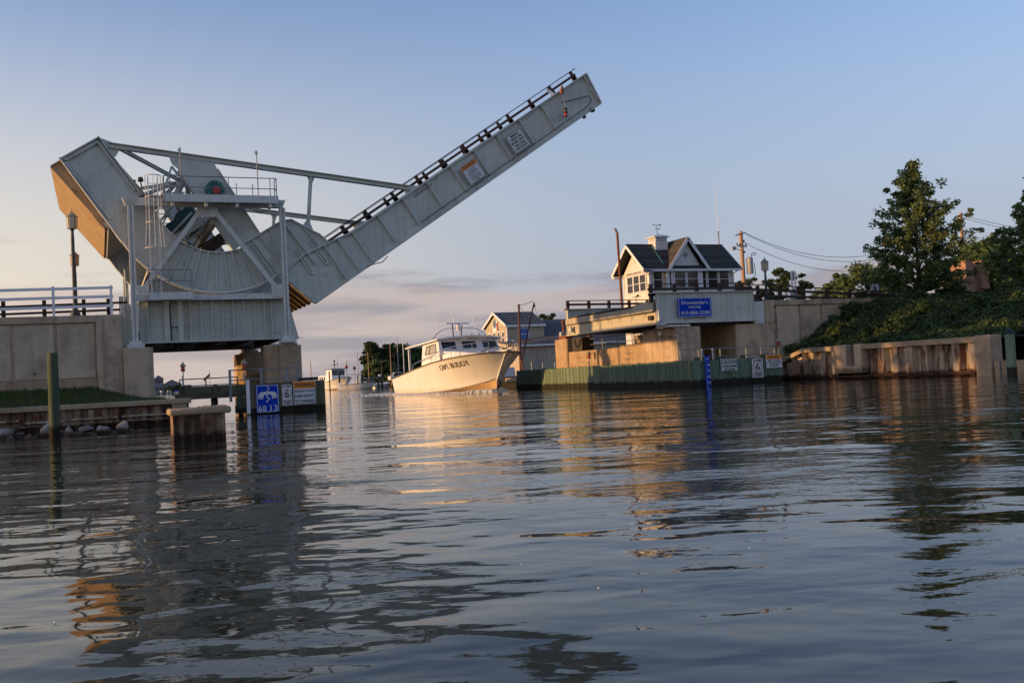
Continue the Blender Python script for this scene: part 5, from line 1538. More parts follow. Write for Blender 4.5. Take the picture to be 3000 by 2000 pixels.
# windows: front (towards the bridge) and gable end
def window_front(x0, x1, z0, z1, y):
    f = MB()
    f.box(x0, x0 + 0.07, y - 0.05, y + 0.03, z0, z1).box(x1 - 0.07, x1, y - 0.05, y + 0.03, z0, z1)
    f.box(x0 + 0.07, x1 - 0.07, y - 0.05, y + 0.03, z1 - 0.06, z1).box(x0 + 0.07, x1 - 0.07, y - 0.05, y + 0.03, z0, z0 + 0.06)
    f.box(x0 + 0.07, x1 - 0.07, y - 0.045, y + 0.03, (z0 + z1) / 2 - 0.02, (z0 + z1) / 2 + 0.02)
    f = f.build('window', 'white_paint', hs)
    m = (z0 + z1) / 2
    MB().box(x0 + 0.07, x1 - 0.07, y - 0.012, y + 0.0, z0 + 0.06, m - 0.02).build('pane', 'glass_dark', f)
    MB().box(x0 + 0.07, x1 - 0.07, y - 0.022, y - 0.010, m + 0.02, z1 - 0.06).build('pane', 'glass_dark', f)
    MB().box(x0 - 0.03, x1 + 0.03, y - 0.09, y - 0.052, z0 - 0.06, z0).build('sill', 'white_paint', f)
for (x0, x1) in ((36.62, 37.44), (40.55, 41.15), (41.22, 42.15), (42.22, 43.12)):
    window_front(x0, x1, 6.70, 7.98, HY0 - 0.01)
MB().box(37.62, 40.62, HY0 - 0.28, HY0 + 0.02, 5.5, 6.66).build('bay_wall', 'siding', hs)
MB().box(37.62, 40.62, HY0 - 0.28, HY0 + 0.02, 8.02, 8.16).build('bay_wall', 'siding', hs)
for x0 in (38.2, 39.26):
    window_front(x0, x0 + 1.02, 6.70, 8.02, HY0 - 0.29)
for (x0, x1) in ((37.6, 38.18), (40.3, 40.66)):
    MB().box(x0, x1, HY0 - 0.29, HY0 - 0.24, 6.64, 8.04).build('bay_post', 'white_paint', hs)
MB().box(37.86, 37.98, HY0 - 0.305, HY0 - 0.292, 6.7, 7.98).build('side_light', 'glass_dark', hs)
for k in range(3):
    y0 = HY0 + 0.42 + 0.92 * k
    f = MB()
    x = HX0 - 0.01
    z0, z1 = 6.60, 7.86
    f.box(x - 0.05, x + 0.03, y0, y0 + 0.07, z0, z1).box(x - 0.05, x + 0.03, y0 + 0.83, y0 + 0.90, z0, z1)
    f.box(x - 0.05, x + 0.03, y0 + 0.07, y0 + 0.83, z1 - 0.06, z1).box(x - 0.05, x + 0.03, y0 + 0.07, y0 + 0.83, z0, z0 + 0.06)
    f.box(x - 0.045, x + 0.03, y0 + 0.07, y0 + 0.83, 7.21, 7.25)
    f = f.build('window', 'white_paint', hs)
    MB().box(x - 0.012, x, y0 + 0.07, y0 + 0.83, z0 + 0.06, 7.21).build('pane', 'glass_dark', f)
    MB().box(x - 0.022, x - 0.01, y0 + 0.07, y0 + 0.83, 7.25, z1 - 0.06).build('pane', 'glass_dark', f)
MB().box(HX0 - 0.05, HX0 - 0.008, HY0 + 0.2, HY1 - 0.2, 7.90, 8.16).build('name_board', 'siding', hs)
put_text('KNAPPS NARROWS BRG', (HX0 - 0.05, YR - 0.05, 8.03), (0, -1, 0), EZ, 2.7, 0.15, 'ink_brown', hs)
MB().path([(HX0 - 0.5, HY0 - 0.45, 8.0), (HX0 - 0.1, HY0 - 0.1, 7.7), (HX0 - 0.1, HY0 - 0.1, 6.0)], 0.04, 8).build('downspout', 'white_paint', hs)
MB().path([(HX1 + 0.4, HY0 - 0.45, 8.0), (HX1 + 0.05, HY0 - 0.1, 7.75), (HX1 + 0.05, HY0 - 0.1, 6.0)], 0.04, 8).build('downspout', 'white_paint', hs)
# cupola and weather vane
CX_, CY_ = 38.35, YR
cu = MB().box(CX_ - 0.52, CX_ + 0.52, CY_ - 0.52, CY_ + 0.52, 9.5, 10.22).build('cupola', 'siding', hs)
MB().box(CX_ - 0.56, CX_ + 0.56, CY_ - 0.56, CY_ + 0.56, 10.18, 10.26).box(CX_ - 0.50, CX_ + 0.50, CY_ - 0.50, CY_ + 0.50, 10.26, 10.62).build('louvre_box', 'siding', cu)
for k in range(5):
    z = 10.30 + 0.06 * k
    MB().box(CX_ - 0.36, CX_ + 0.36, CY_ - 0.515, CY_ - 0.502, z, z + 0.03).box(CX_ - 0.515, CX_ - 0.502, CY_ - 0.36, CY_ + 0.36, z, z + 0.03).build('louvre', 'grey_box', cu)
MB().prism_z([(CX_ - 0.66, CY_ - 0.66), (CX_ + 0.66, CY_ - 0.66), (CX_ + 0.66, CY_ + 0.66), (CX_ - 0.66, CY_ + 0.66)], 10.62, 10.68).build('cupola_eave', 'white_paint', cu)
MB().prism_z([(CX_ - 0.64, CY_ - 0.64), (CX_ + 0.64, CY_ - 0.64), (CX_ + 0.64, CY_ + 0.64), (CX_ - 0.64, CY_ + 0.64)], 10.683, 10.92, [(CX_ - 0.03, CY_ - 0.03), (CX_ + 0.03, CY_ - 0.03), (CX_ + 0.03, CY_ + 0.03), (CX_ - 0.03, CY_ + 0.03)]).build('cupola_roof', 'white_paint', cu)
vn = MB().tube((CX_, CY_, 10.9), (CX_, CY_, 11.62), 0.018, 6).tube((CX_ - 0.22, CY_, 11.3), (CX_ + 0.22, CY_, 11.3), 0.014, 5).tube((CX_, CY_ - 0.22, 11.3), (CX_, CY_ + 0.22, 11.3), 0.014, 5)
vn.tube((CX_ - 0.3, CY_, 11.58), (CX_ + 0.32, CY_, 11.58), 0.016, 5).box(CX_ + 0.2, CX_ + 0.34, CY_ - 0.008, CY_ + 0.008, 11.53, 11.64)
vn.prism([(CX_ - 0.38, 11.58), (CX_ - 0.26, 11.63), (CX_ - 0.26, 11.53)], CY_ - 0.008, CY_ + 0.008).box(CX_ + 0.18, CX_ + 0.26, CY_ - 0.006, CY_ + 0.006, 11.26, 11.34).lathe(CX_, CY_, [(0.01, 11.26), (0.04, 11.3), (0.01, 11.34)], 8)
vn.build('weather_vane', 'black_line', hs)
a_ = thing('whip_antenna', 'tall thin white whip antenna at the right end of the house roof', 'antenna', (43.55, 62.6, 9.8))
MB().tube((43.55, 62.6, 9.8), (43.55, 62.6, 11.1), 0.035, 6).path([(43.4, 62.6, 11.05), (43.7, 62.6, 11.12)], 0.02).build('mount', 'rust_pipe', a_)
MB().tube((43.55, 62.6, 11.1), (43.48, 62.6, 15.0), 0.025, 6, 0.008).build('whip', 'white_paint', a_)
ep = thing('exhaust_stack', 'tall rusty exhaust stack with angled cap left of the house', 'pipe', (33.25, 59.6, 4.4))
MB().tube((33.25, 59.6, 4.4), (33.18, 59.6, 10.5), 0.085, 12).build('stack', 'rust_pipe', ep)
MB().tube((33.18, 59.6, 10.46), (33.02, 59.6, 10.78), 0.10, 12, 0.075).build('rain_cap', 'galv', ep)
dcn = thing('small_wind_gauge', 'thin black wind gauge on the far railing left of the house', 'gauge', (34.2, 59.3, 5.2))
MB().tube((34.2, 59.3, 5.2), (34.2, 59.3, 6.1), 0.025, 6).tube((33.9, 59.3, 5.98), (34.6, 59.3, 6.05), 0.02, 6).build('mast', 'black_line', dcn)
MB().lathe(34.35, 59.3, [(0.02, 6.0), (0.09, 6.05), (0.09, 6.14), (0.02, 6.18)], 8).build('cup', 'black_line', dcn)

# ------------------------------------------------------------------ along the right road
street_lamp('lantern lamp beside the right approach road, right of the house', 37.42, 49.2, 4.7, 6.62, 0.95)
ga = thing('barrier_gate', 'upright white and orange barrier gate arm standing at the right road', 'barrier', (40.1, 50.0, 4.5))
MB().box(39.95, 40.25, 49.85, 50.15, 4.5, 5.35).build('gate_box', 'grey_box', ga)
MB().box(39.97, 40.05, 49.95, 50.05, 5.35, 6.62).box(40.22, 40.28, 49.95, 50.05, 5.35, 6.62).box(39.97, 40.28, 49.95, 50.05, 6.622, 6.68).build('gate_arm', 'white_paint', ga)
pb = thing('road_sign_back', 'pale blank back of a road sign on a post near the big tree', 'sign', (45.9, 49.4, 4.4))
MB().box(45.62, 46.28, 49.3, 49.34, 5.2, 5.7).build('board', 'white_paint', pb, bevel=0.02)
MB().box(45.88, 45.96, 49.22, 49.29, 4.4, 5.55).build('post', 'brown_steel', pb)
street_lamp('tall lantern lamp glowing orange in the sun against the big tree', 46.5, 48.75, 4.5, 8.05, 0.95, 'sunlit_orange')
def upole(label, x, y, z0, z1, arms):
    t = thing('utility_pole', label, 'utility pole', (x, y, z0), 'wooden utility poles')
    MB().tube((x, y, z0), (x, y, z1), 0.22, 12, 0.17).build('pole', 'pole_wood', t)
    MB().bar((x - 1.0, y - 0.5, z1 - 0.45), (x + 0.8, y + 0.4, z1 - 0.05), 0.1, 0.12).build('crossarm', 'grey_box', t)
    MB().bar((x - 0.7, y - 0.2, z1 - 1.35), (x + 0.7, y + 0.2, z1 - 1.35), 0.1, 0.12).build('crossarm', 'grey_box', t)
    for k in range(4):
        MB().lathe(x - 0.6 + 0.4 * k, y - 0.17 + 0.115 * k, [(0.04, z1 - 1.29), (0.07, z1 - 1.22), (0.07, z1 - 1.14), (0.03, z1 - 1.08)], 8).build('insulator', 'black_line', t)
    for k in range(2):
        MB().lathe(x + 0.2, y - 0.1, [(0.05, z1 - 1.0 - k), (0.09, z1 - 0.95 - k), (0.09, z1 - 0.85 - k), (0.04, z1 - 0.8 - k)], 8).build('insulator', 'black_line', t)
    if arms:
        MB().lathe(x + 0.65, y - 0.2, [(0.28, z1 - 3.9), (0.30, z1 - 3.85), (0.30, z1 - 2.5), (0.22, z1 - 2.4)], 12).build('transformer', 'grey_box', t)
        MB().lathe(x + 0.95, y + 0.25, [(0.22, z1 - 3.8), (0.24, z1 - 3.7), (0.24, z1 - 2.5), (0.18, z1 - 2.4)], 12).build('transformer', 'grey_box', t)
        MB().path([(x + 0.9, y - 0.1, z1 - 2.4), (x + 1.1, y, z1 - 2.0), (x + 1.5, y, z1 - 1.95), (x + 1.45, y, z1 - 2.15), (x + 1.05, y, z1 - 2.2)], 0.03).path([(x + 1.3, y, z1 - 2.9), (x + 1.35, y, z1 - 4.0), (x + 0.9, y, z1 - 4.4), (x + 0.3, y, z1 - 4.6)], 0.03).build('jumper_wire', 'black_line', t)
        MB().box(x - 1.35, x - 0.95, y - 0.5, y - 0.3, z1 - 1.75, z1 - 1.45).tube((x - 0.95, y - 0.4, z1 - 1.65), (x - 0.1, y, z1 - 1.75), 0.03, 6).build('cutout', 'grey_box', t)
    return t
upole('utility pole with grey transformer cans just right of the tender house', 54.6, 75, 3.5, 13.1, True)
upole('distant utility pole rising behind the big tree', 81.7, 75, 3.5, 15.2, False)
def wire(pts_a, pts_b, sag):
    out_ = []
    for k in range(25):
        t = k / 24
        p = Vector(pts_a).lerp(Vector(pts_b), t)
        out_.append((p.x, p.y, p.z - sag * 4 * t * (1 - t)))
    return out_
for i, (a, c, sg, lb) in enumerate((((55.3, 75.3, 13.0), (81.8, 75.2, 15.0), 3.2, 'upper power line wire between the two utility poles'), ((55.2, 75.0, 12.85), (81.6, 74.8, 14.6), 3.4, 'second power line wire between the two utility poles'),
                                ((54.8, 75.1, 12.2), (81.7, 75, 13.8), 3.6, 'lowest power line wire between the two utility poles'), ((82.2, 75.2, 15.0), (120, 76, 15.6), 2.0, 'power line wire leaving the distant pole towards the right edge'), ((82.0, 74.8, 14.6), (120, 75.5, 15.0), 2.0, 'second power line wire leaving the distant pole to the right'))):
    tag(MB().path(wire(a, c, sg), 0.022, 4).build('power_line', 'black_line'), lb, 'wire', 'power lines')
bt = thing('brick_gatepost', 'stepped tan brick pillars half hidden behind the big tree', 'brick pillar', (68, 62, 3.8))
MB().box(66.1, 67.4, 61.5, 63.0, 3.8, 6.9).build('low_pillar', 'brick_tan', bt)
MB().box(67.5, 68.35, 61.8, 63.4, 3.8, 8.7).build('tall_pillar', 'brick_tan', bt)
MB().box(69.3, 70.15, 61.8, 63.4, 6.3, 8.7).build('tall_pillar', 'brick_tan', bt)
MB().box(68.36, 70.1, 62.3, 63.2, 3.8, 7.3).build('connecting_wall', 'brick_tan', bt)
MB().box(65.9, 67.6, 61.3, 63.2, 6.9, 7.15).build('ledge', 'brick_tan', bt)
# ------------------------------------------------------------------ boats
UT = [0, .2, .4, .6, .75, .85, .92, .97, 1.0]
class Hull:
    """hard-chine workboat hull: s forward from the transom, p to port, z up"""
    def __init__(h, stern, head, L, beam, fb, bowz, rake, chz=1.0, sh=(0, .03, .12, .33, .55, .73, .85, .94, 1.0)):
        h.sh = sh
        h.S = Vector((stern[0], stern[1], 0))
        h.h = Vector((head[0], head[1], 0)).normalized()
        h.p = Vector((-h.h.y, h.h.x, 0))
        h.L, h.rake = L, rake
        k = beam / 2
        h.bs = [k * q for q in (.88, .95, 1.0, 1.0, .94, .81, .61, .36, .012)]
        h.bc = [k * q for q in (.80, .86, .88, .78, .57, .36, .19, .07, .006)]
        h.zc = [chz * q for q in (-.02, .0, .03, .12, .30, .48, .64, .76, .84)]
        h.zs = [fb + (bowz - fb) * q for q in h.sh]
    def at(h, tab, u):
        return float(np.interp(u, UT, tab))
    def pt(h, u, t):
        """t in 0..1 from chine to sheer, on the port side; returns s,p,z"""
        zc, zs = h.at(h.zc, u), h.at(h.zs, u)
        bc, bs = h.at(h.bc, u), h.at(h.bs, u)
        z = zc + (zs - zc) * t
        b = bc + (bs - bc) * t ** (1 + 0.9 * u ** 3)
        s = u * h.L - h.rake * u ** 5 * (1 - t)
        return s, b, z
    def W(h, s, p, z):
        q = h.S + h.h * s + h.p * p
        return (q.x, q.y, z)
    def p_at(h, s, z):
        u = s / h.L
        for _ in range(12):
            zc, zs = h.at(h.zc, u), h.at(h.zs, u)
            t = max(0, min(1, (z - zc) / (zs - zc)))
            u = min(1, (s + h.rake * u ** 5 * (1 - t)) / h.L)
        return h.pt(u, t)[1]
    def build(h, parent, m_top, m_bot, m_trim, m_deck, nu=34, nt=7, open_from=None):
        us = [k / (nu - 1) for k in range(nu)]
        us = [u ** 0.8 for u in us]
        for side, nm in ((1, 'port_topside'), (-1, 'starboard_topside')):
            b = MB()
            for u in us:
                for j in range(nt):
                    s, p, z = h.pt(u, j / (nt - 1))
                    b.v.append(h.W(s, side * p, z))
            for i in range(nu - 1):
                for j in range(nt - 1):
                    o = i * nt + j
                    f = (o, o + nt, o + nt + 1, o + 1)
                    b.f.append(f if side < 0 else f[::-1])
            b.build(nm, m_top, parent, smooth=50, recalc=False)
        b = MB()
        for u in us:
            s, p, z = h.pt(u, 0)
            kz = -0.45 * (1 - u ** 6) - 0.12
            b.v += [h.W(s, p, z), h.W(u * h.L - h.rake * u ** 5 * 1.15, 0, kz), h.W(s, -p, z)]
        for i in range(nu - 1):
            o = 3 * i
            b.f += [(o, o + 3, o + 4, o + 1), (o + 1, o + 4, o + 5, o + 2)]
        b.build('bottom', m_bot, parent, smooth=40)
        b = MB()
        tr = [h.W(*[q if i != 1 else q for i, q in enumerate(h.pt(0, j / 4))]) for j in range(5)]
        tl = [h.W(h.pt(0, j / 4)[0], -h.pt(0, j / 4)[1], h.pt(0, j / 4)[2]) for j in range(5)]
        b.add(tr + tl[::-1], [tuple(range(10))])
        b.build('transom', m_top, parent, smooth=0)
        b = MB()
        for side in (1, -1):
            pts = [h.pt(u, 1) for u in us]
            for (s0, p0, z0), (s1, p1, z1) in zip(pts[:-1], pts[1:]):
                b.bar(h.W(s0, side * (p0 + 0.02), z0 - 0.02), h.W(s1, side * (p1 + 0.02), z1 - 0.02), 0.07, 0.075)
        b.build('rub_rail', m_trim, parent)
        b = MB()
        n0 = 0
        for u in us:
            s, p, z = h.pt(u, 1)
            b.v += [h.W(s, p - 0.01, z - 0.02), h.W(s, 0, z + 0.05 * p - 0.02), h.W(s, -p + 0.01, z - 0.02)]
        for i in range(nu - 1):
            if open_from and us[i + 1] < open_from:
                continue
            o = 3 * i
            b.f += [(o, o + 1, o + 4, o + 3), (o + 1, o + 2, o + 5, o + 4)]
        b.build('deck', m_deck, parent, smooth=50)
        if open_from:
            b = MB()
            for side in (1, -1):
                for i in range(nu - 1):
                    if us[i] > open_from:
                        break
                    s0, p0, z0 = h.pt(us[i], 1)
                    s1, p1, z1 = h.pt(us[i + 1], 1)
                    q = [h.W(s0, side * p0, z0), h.W(s1, side * p1, z1), h.W(s1, side * (p1 - 0.35), z1), h.W(s0, side * (p0 - 0.35), z0),
                         h.W(s0, side * (p0 - 0.35), 0.5), h.W(s1, side * (p1 - 0.35), 0.5)]
                    b.add(q, [(0, 1, 2, 3), (3, 2, 5, 4)])
            b.build('washboard', m_deck, parent, smooth=0)
            q = []
            for u in us:
                if u <= open_from + 0.05:
                    s, p, z = h.pt(u, 1)
                    q.append((s, p - 0.3))
            MB().add([h.W(s, p, 0.55) for s, p in q] + [h.W(s, -p, 0.55) for s, p in q[::-1]], [tuple(range(2 * len(q)))]).build('cockpit_floor', m_deck, parent, smooth=0)

BL = 15.4
bt_ = thing('charter_boat', 'white charter boat CAPT. BUDDY lit gold on its side, coming through the channel', 'boat', (25.4, 72, -0.6))
H1 = Hull((24.74, 79.19), (0.096, -0.9954), BL, 5.9, 1.30, 2.80, 1.55, 1.05, (0, .22, .46, .69, .82, .90, .95, .98, 1.0))
H1.build(bt_, 'boat_white', 'boat_bottom', 'boat_trim', 'boat_cabin', nu=44, nt=9, open_from=0.38)
def wbox(h, parent, name, m, corners_lo, corners_hi, **k):
    """solid with s,p corners at two levels: lists of (s,p,z)"""
    n = len(corners_lo)
    return MB().add([h.W(*q) for q in corners_lo] + [h.W(*q) for q in corners_hi],
                    [tuple(range(n)), tuple(range(n, 2 * n))[::-1]] + [(i, (i + 1) % n, (i + 1) % n + n, i + n) for i in range(n)]).build(name, m, parent, **k)
# boot stripe along the chine
b = MB()
us = [0.985 * k / 60 for k in range(61)]
for side in (1, -1):
    b = MB()
    pts = [H1.pt(u, 0.02) for u in us]
    for a, c in zip(pts[:-1], pts[1:]):
        b.bar(H1.W(a[0], side * (a[1] + 0.008), a[2]), H1.W(c[0], side * (c[1] + 0.008), c[2]), 0.04, 0.05)
    b.build('chine_rail', 'boat_trim', bt_)
b = MB()
pts = [H1.pt(1.0, t / 8) for t in range(9)]
for a, c in zip(pts[:-1], pts[1:]):
    b.bar(H1.W(a[0] + 0.02, 0, a[2]), H1.W(c[0] + 0.02, 0, c[2]), 0.10, 0.10)
b.build('stem_post', 'boat_white', bt_)
# trunk cabin
wbox(H1, bt_, 'trunk_cabin', 'boat_cabin', [(9.0, -2.4, 2.0), (11.2, -2.15, 2.2), (13.2, -0.9, 2.35), (13.2, 0.9, 2.35), (11.2, 2.15, 2.2), (9.0, 2.4, 2.0)],
     [(9.0, -2.32, 3.16), (11.0, -2.02, 3.06), (12.8, -0.75, 2.80), (12.8, 0.75, 2.80), (11.0, 2.02, 3.06), (9.0, 2.32, 3.16)], smooth=0, bevel=0.06)
# pilothouse shell: two sides, front and corner posts
HW = 2.52
for sd_ in (-1, 1):
    wbox(H1, bt_, 'house_side', 'boat_cabin', [(6.0, sd_ * HW, 1.4), (9.75, sd_ * HW, 1.7), (9.75, sd_ * (HW - 0.08), 1.7), (6.0, sd_ * (HW - 0.08), 1.4)],
         [(6.4, sd_ * (HW - 0.08), 3.70), (9.35, sd_ * (HW - 0.08), 3.92), (9.35, sd_ * (HW - 0.16), 3.92), (6.4, sd_ * (HW - 0.16), 3.70)], smooth=0)
    fr = [(6.95, 2.96), (9.05, 3.06), (8.90, 3.70), (7.2, 3.56)]
    def sp(z):
        return sd_ * (HW - 0.08 * (z - 1.5) / 2.3 + 0.012)
    b = MB()
    b.add([H1.W(s, sp(z), z) for s, z in fr] + [H1.W(s, sp(z) - sd_ * 0.05, z) for s, z in fr], [(0, 1, 2, 3), (4, 7, 6, 5)] + [(i, (i + 1) % 4, (i + 1) % 4 + 4, i + 4) for i in range(4)])
    g = b.build('side_window', 'grey_box' if sd_ < 0 else 'glass_dark', bt_, smooth=0)  # starboard pane is pale grey: bright reflection put into its colour
    b = MB()
    for i in range(4):
        a, c = fr[i], fr[(i + 1) % 4]
        b.bar(H1.W(a[0], sp(a[1]) + sd_ * 0.01, a[1]), H1.W(c[0], sp(c[1]) + sd_ * 0.01, c[1]), 0.05, 0.05)
    b.bar(H1.W(7.7, sp(3.0) + sd_ * 0.01, 3.0), H1.W(7.9, sp(3.6) + sd_ * 0.01, 3.6), 0.04, 0.05)
    b.build('window_frame', 'black_line', g)
wbox(H1, bt_, 'house_front', 'boat_cabin', [(9.75, -HW, 2.9), (9.75, HW, 2.9), (9.67, HW, 2.9), (9.67, -HW, 2.9)],
     [(9.35, -HW + 0.08, 3.92), (9.35, HW - 0.08, 3.92), (9.27, HW - 0.08, 3.92), (9.27, -HW + 0.08, 3.92)], smooth=0)
def fz(z):
    return 9.75 - 0.40 * (z - 2.9) / 1.02
for p0 in (-2.30, -0.60, 1.10):
    qs = [(p0, 3.84), (p0 + 1.20, 3.84), (p0 + 1.24, 3.26), (p0 + 0.04, 3.26)]
    b = MB()
    b.add([H1.W(fz(z) + 0.012, p, z) for p, z in qs] + [H1.W(fz(z) - 0.02, p, z) for p, z in qs], [(0, 1, 2, 3), (4, 7, 6, 5)] + [(i, (i + 1) % 4, (i + 1) % 4 + 4, i + 4) for i in range(4)])
    wi = b.build('windshield', 'glass_dark', bt_, smooth=0)
    b = MB()
    for i in range(4):
        a, c = qs[i], qs[(i + 1) % 4]
        b.bar(H1.W(fz(a[1]) + 0.015, a[0], a[1]), H1.W(fz(c[1]) + 0.015, c[0], c[1]), 0.04, 0.05)
    b.build('window_frame', 'boat_cabin', wi)
# hardtop with camber, aft posts
b = MB()
ns, npp = 9, 9
for lv in (0, 1):
    for i in range(ns):
        s = 3.5 + 6.2 * i / (ns - 1)
        for j in range(npp):
            q = -1 + 2 * j / (npp - 1)
            s2 = s + (0.35 * (1 - q * q) if i == ns - 1 else 0)
            z = 3.56 + (s - 3.5) / 6.2 * 0.38 + 0.20 * (1 - q * q) + lv * 0.10
            b.v.append(H1.W(s2, 2.72 * q, z))
for lv in (0, 1):
    for i in range(ns - 1):
        for j in range(npp - 1):
            o = lv * ns * npp + i * npp + j
            f = (o, o + 1, o + npp + 1, o + npp)
            b.f.append(f if lv == 0 else f[::-1])
def rim(i, j):
    return i * npp + j
edge = [rim(0, j) for j in range(npp)] + [rim(i, npp - 1) for i in range(1, ns)] + [rim(ns - 1, j) for j in range(npp - 2, -1, -1)] + [rim(i, 0) for i in range(ns - 2, 0, -1)]
for a, c in zip(edge, edge[1:] + edge[:1]):
    b.f.append((a, c, c + ns * npp, a + ns * npp))
b.build('hardtop', 'boat_cabin', bt_, smooth=40)
for sd_ in (-1, 1):
    MB().bar(H1.W(3.85, sd_ * 2.5, 1.2), H1.W(3.8, sd_ * 2.5, 3.56), 0.16, 0.16).build('hardtop_post', 'boat_cabin', bt_)
    MB().path([H1.W(3.6, sd_ * 2.6, 3.76), H1.W(6.3, sd_ * 2.62, 3.94), H1.W(6.5, sd_ * 2.6, 3.84)], 0.03).build('roof_rail', 'chrome', bt_)
    MB().path([H1.W(4.6, sd_ * 2.75, 1.4), H1.W(4.7, sd_ * 2.7, 2.0), H1.W(5.1, sd_ * 2.65, 2.35), H1.W(5.9, sd_ * 2.62, 2.5), H1.W(8.8, sd_ * 2.65, 2.9)], 0.03).build('hand_rail', 'chrome', bt_)
    # bow rail
    pts = []
    for k in range(15):
        s = 8.4 + 6.9 * k / 14
        z = H1.at(H1.zs, s / BL)
        p = max(0.15, H1.pt(min(1, s / BL), 1)[1] - 0.16)
        pts.append((s, sd_ * p, z + 0.15 + 0.62 * min(1, (s - 8.4) / 3.0 + 0.3)))
    MB().path([H1.W(*q) for q in pts], 0.028).build('bow_rail', 'chrome', bt_)
    for k in (1, 4, 7, 9, 11, 13):
        s, p, z = pts[k]
        MB().tube(H1.W(s - 0.1, p, H1.at(H1.zs, s / BL)), H1.W(s, p, z), 0.024, 6).build('rail_post', 'chrome', bt_)
MB().path([H1.W(12.9, -0.7, 2.9), H1.W(14.6, -0.35, 3.2), H1.W(15.4, 0.1, 2.95)], 0.035).build('anchor_line', 'black_line', bt_)
wbox(H1, bt_, 'bow_pulpit', 'boat_cabin', [(14.2, -0.45, 2.70), (16.0, -0.22, 2.82), (16.0, 0.22, 2.82), (14.2, 0.45, 2.70)], [(14.2, -0.45, 2.80), (16.0, -0.22, 2.90), (16.0, 0.22, 2.90), (14.2, 0.45, 2.80)], smooth=0)
an = MB().tube(H1.W(14.9, 0.0, 2.98), H1.W(16.2, 0.0, 2.72), 0.04, 8).tube(H1.W(16.1, -0.3, 2.47), H1.W(16.2, 0.0, 2.72), 0.035, 6).tube(H1.W(16.1, 0.3, 2.47), H1.W(16.2, 0.0, 2.72), 0.035, 6)
an.build('anchor', 'black_line', bt_)
MB().path([H1.W(15.1, -0.7, 3.55), H1.W(16.0, -0.25, 3.4), H1.W(16.1, 0.25, 3.4), H1.W(15.1, 0.7, 3.55)], 0.03).tube(H1.W(15.9, -0.22, 2.85), H1.W(16.0, -0.25, 3.4), 0.026, 6).tube(H1.W(15.9, 0.22, 2.85), H1.W(16.1, 0.25, 3.4), 0.026, 6).build('pulpit_rail', 'chrome', bt_)
MB().lathe(*H1.W(13.5, -0.35, 0)[:2], [(0.16, 2.55), (0.18, 2.7), (0.16, 2.9), (0.05, 2.95)], 10).build('windlass', 'chrome', bt_)
wbox(H1, bt_, 'deck_locker', 'boat_trim', [(13.45, 0.0, 2.6), (14.0, 0.0, 2.6), (14.0, 0.45, 2.6), (13.45, 0.45, 2.6)], [(13.45, 0.0, 2.88), (14.0, 0.0, 2.88), (14.0, 0.45, 2.88), (13.45, 0.45, 2.88)])
# radar arch and aerials
ar = []
for k in range(13):
    t = k / 12
    p = -2.05 + 4.1 * t
    z = 4.05 + 0.85 * (1 - abs(2 * t - 1) ** 4.0)
    ar.append((8.2 - 0.3 * (1 - abs(2 * t - 1)), p * 1.15, z))
ra_ = MB().path([H1.W(*q) for q in ar], 0.035).build('radar_arch', 'chrome', bt_)
for sd_ in (-1, 1):
    MB().path([H1.W(7.6, sd_ * 1.72, 4.05), H1.W(7.6, sd_ * 1.62, 4.7)], 0.03).path([H1.W(7.7, sd_ * 2.05, 4.2), H1.W(7.6, sd_ * 1.72, 4.22)], 0.02).path([H1.W(7.7, sd_ * 1.95, 4.5), H1.W(7.6, sd_ * 1.66, 4.5)], 0.02).build('arch_leg', 'white_paint', ra_)
MB().tube(H1.W(7.6, -0.35, 3.95), H1.W(7.6, -0.4, 5.2), 0.05, 8).tube(H1.W(7.6, 0.25, 3.95), H1.W(7.6, 0.4, 5.15), 0.045, 8).build('radar_mast', 'mast_red', bt_)
MB().bar(H1.W(7.7, -1.0, 5.28), H1.W(7.7, 0.95, 5.26), 0.16, 0.12).build('radar_scanner', 'white_paint', bt_, bevel=0.03)
x_, y_, _ = H1.W(7.7, 0.05, 0)
MB().lathe(x_, y_, [(0.16, 4.72), (0.18, 4.78), (0.18, 5.08), (0.12, 5.2)], 12).build('radar_base', 'white_paint', bt_)
MB().tube(H1.W(7.7, -0.3, 5.33), H1.W(7.7, -0.3, 5.85), 0.04, 6).build('anchor_light', 'white_paint', bt_)
for p, m_ in ((-1.7, 'w1'), (1.45, 'w2')):
    MB().tube(H1.W(7.8, p, 4.6), H1.W(7.2, p - 0.12, 6.7), 0.03, 6, 0.012).build('whip_aerial', 'white_paint', bt_)
for p in (0.9, 1.5):
    x_, y_, _ = H1.W(8.2, p, 0)
    MB().lathe(x_, y_, [(0.03, 4.1), (0.03, 4.25), (0.12, 4.28), (0.12, 4.38), (0.03, 4.42)], 10).build('spot_light', 'chrome', bt_)
# name on both bows
for sd_ in (-1, 1):
    for word, sc_, ww in (('CAPT.', -0.98, 1.22), ('BUDDY', 0.72, 1.72)):
        vs, fs2 = text_mesh(word, ww, 0.36, 0.02)
        b = MB()
        vv = []
        for x, y, z in vs:
            s = 11.55 + (x + sc_) * (1 if sd_ < 0 else -1)
            zz = H1.at(H1.zs, s / BL) - 0.52 + y
            vv.append(H1.W(s, sd_ * (H1.p_at(s, zz) + 0.012 + z), zz))
        b.add(vv, fs2)
        b.build('name_lettering', 'ink_brown', bt_, smooth=0, recalc=False)

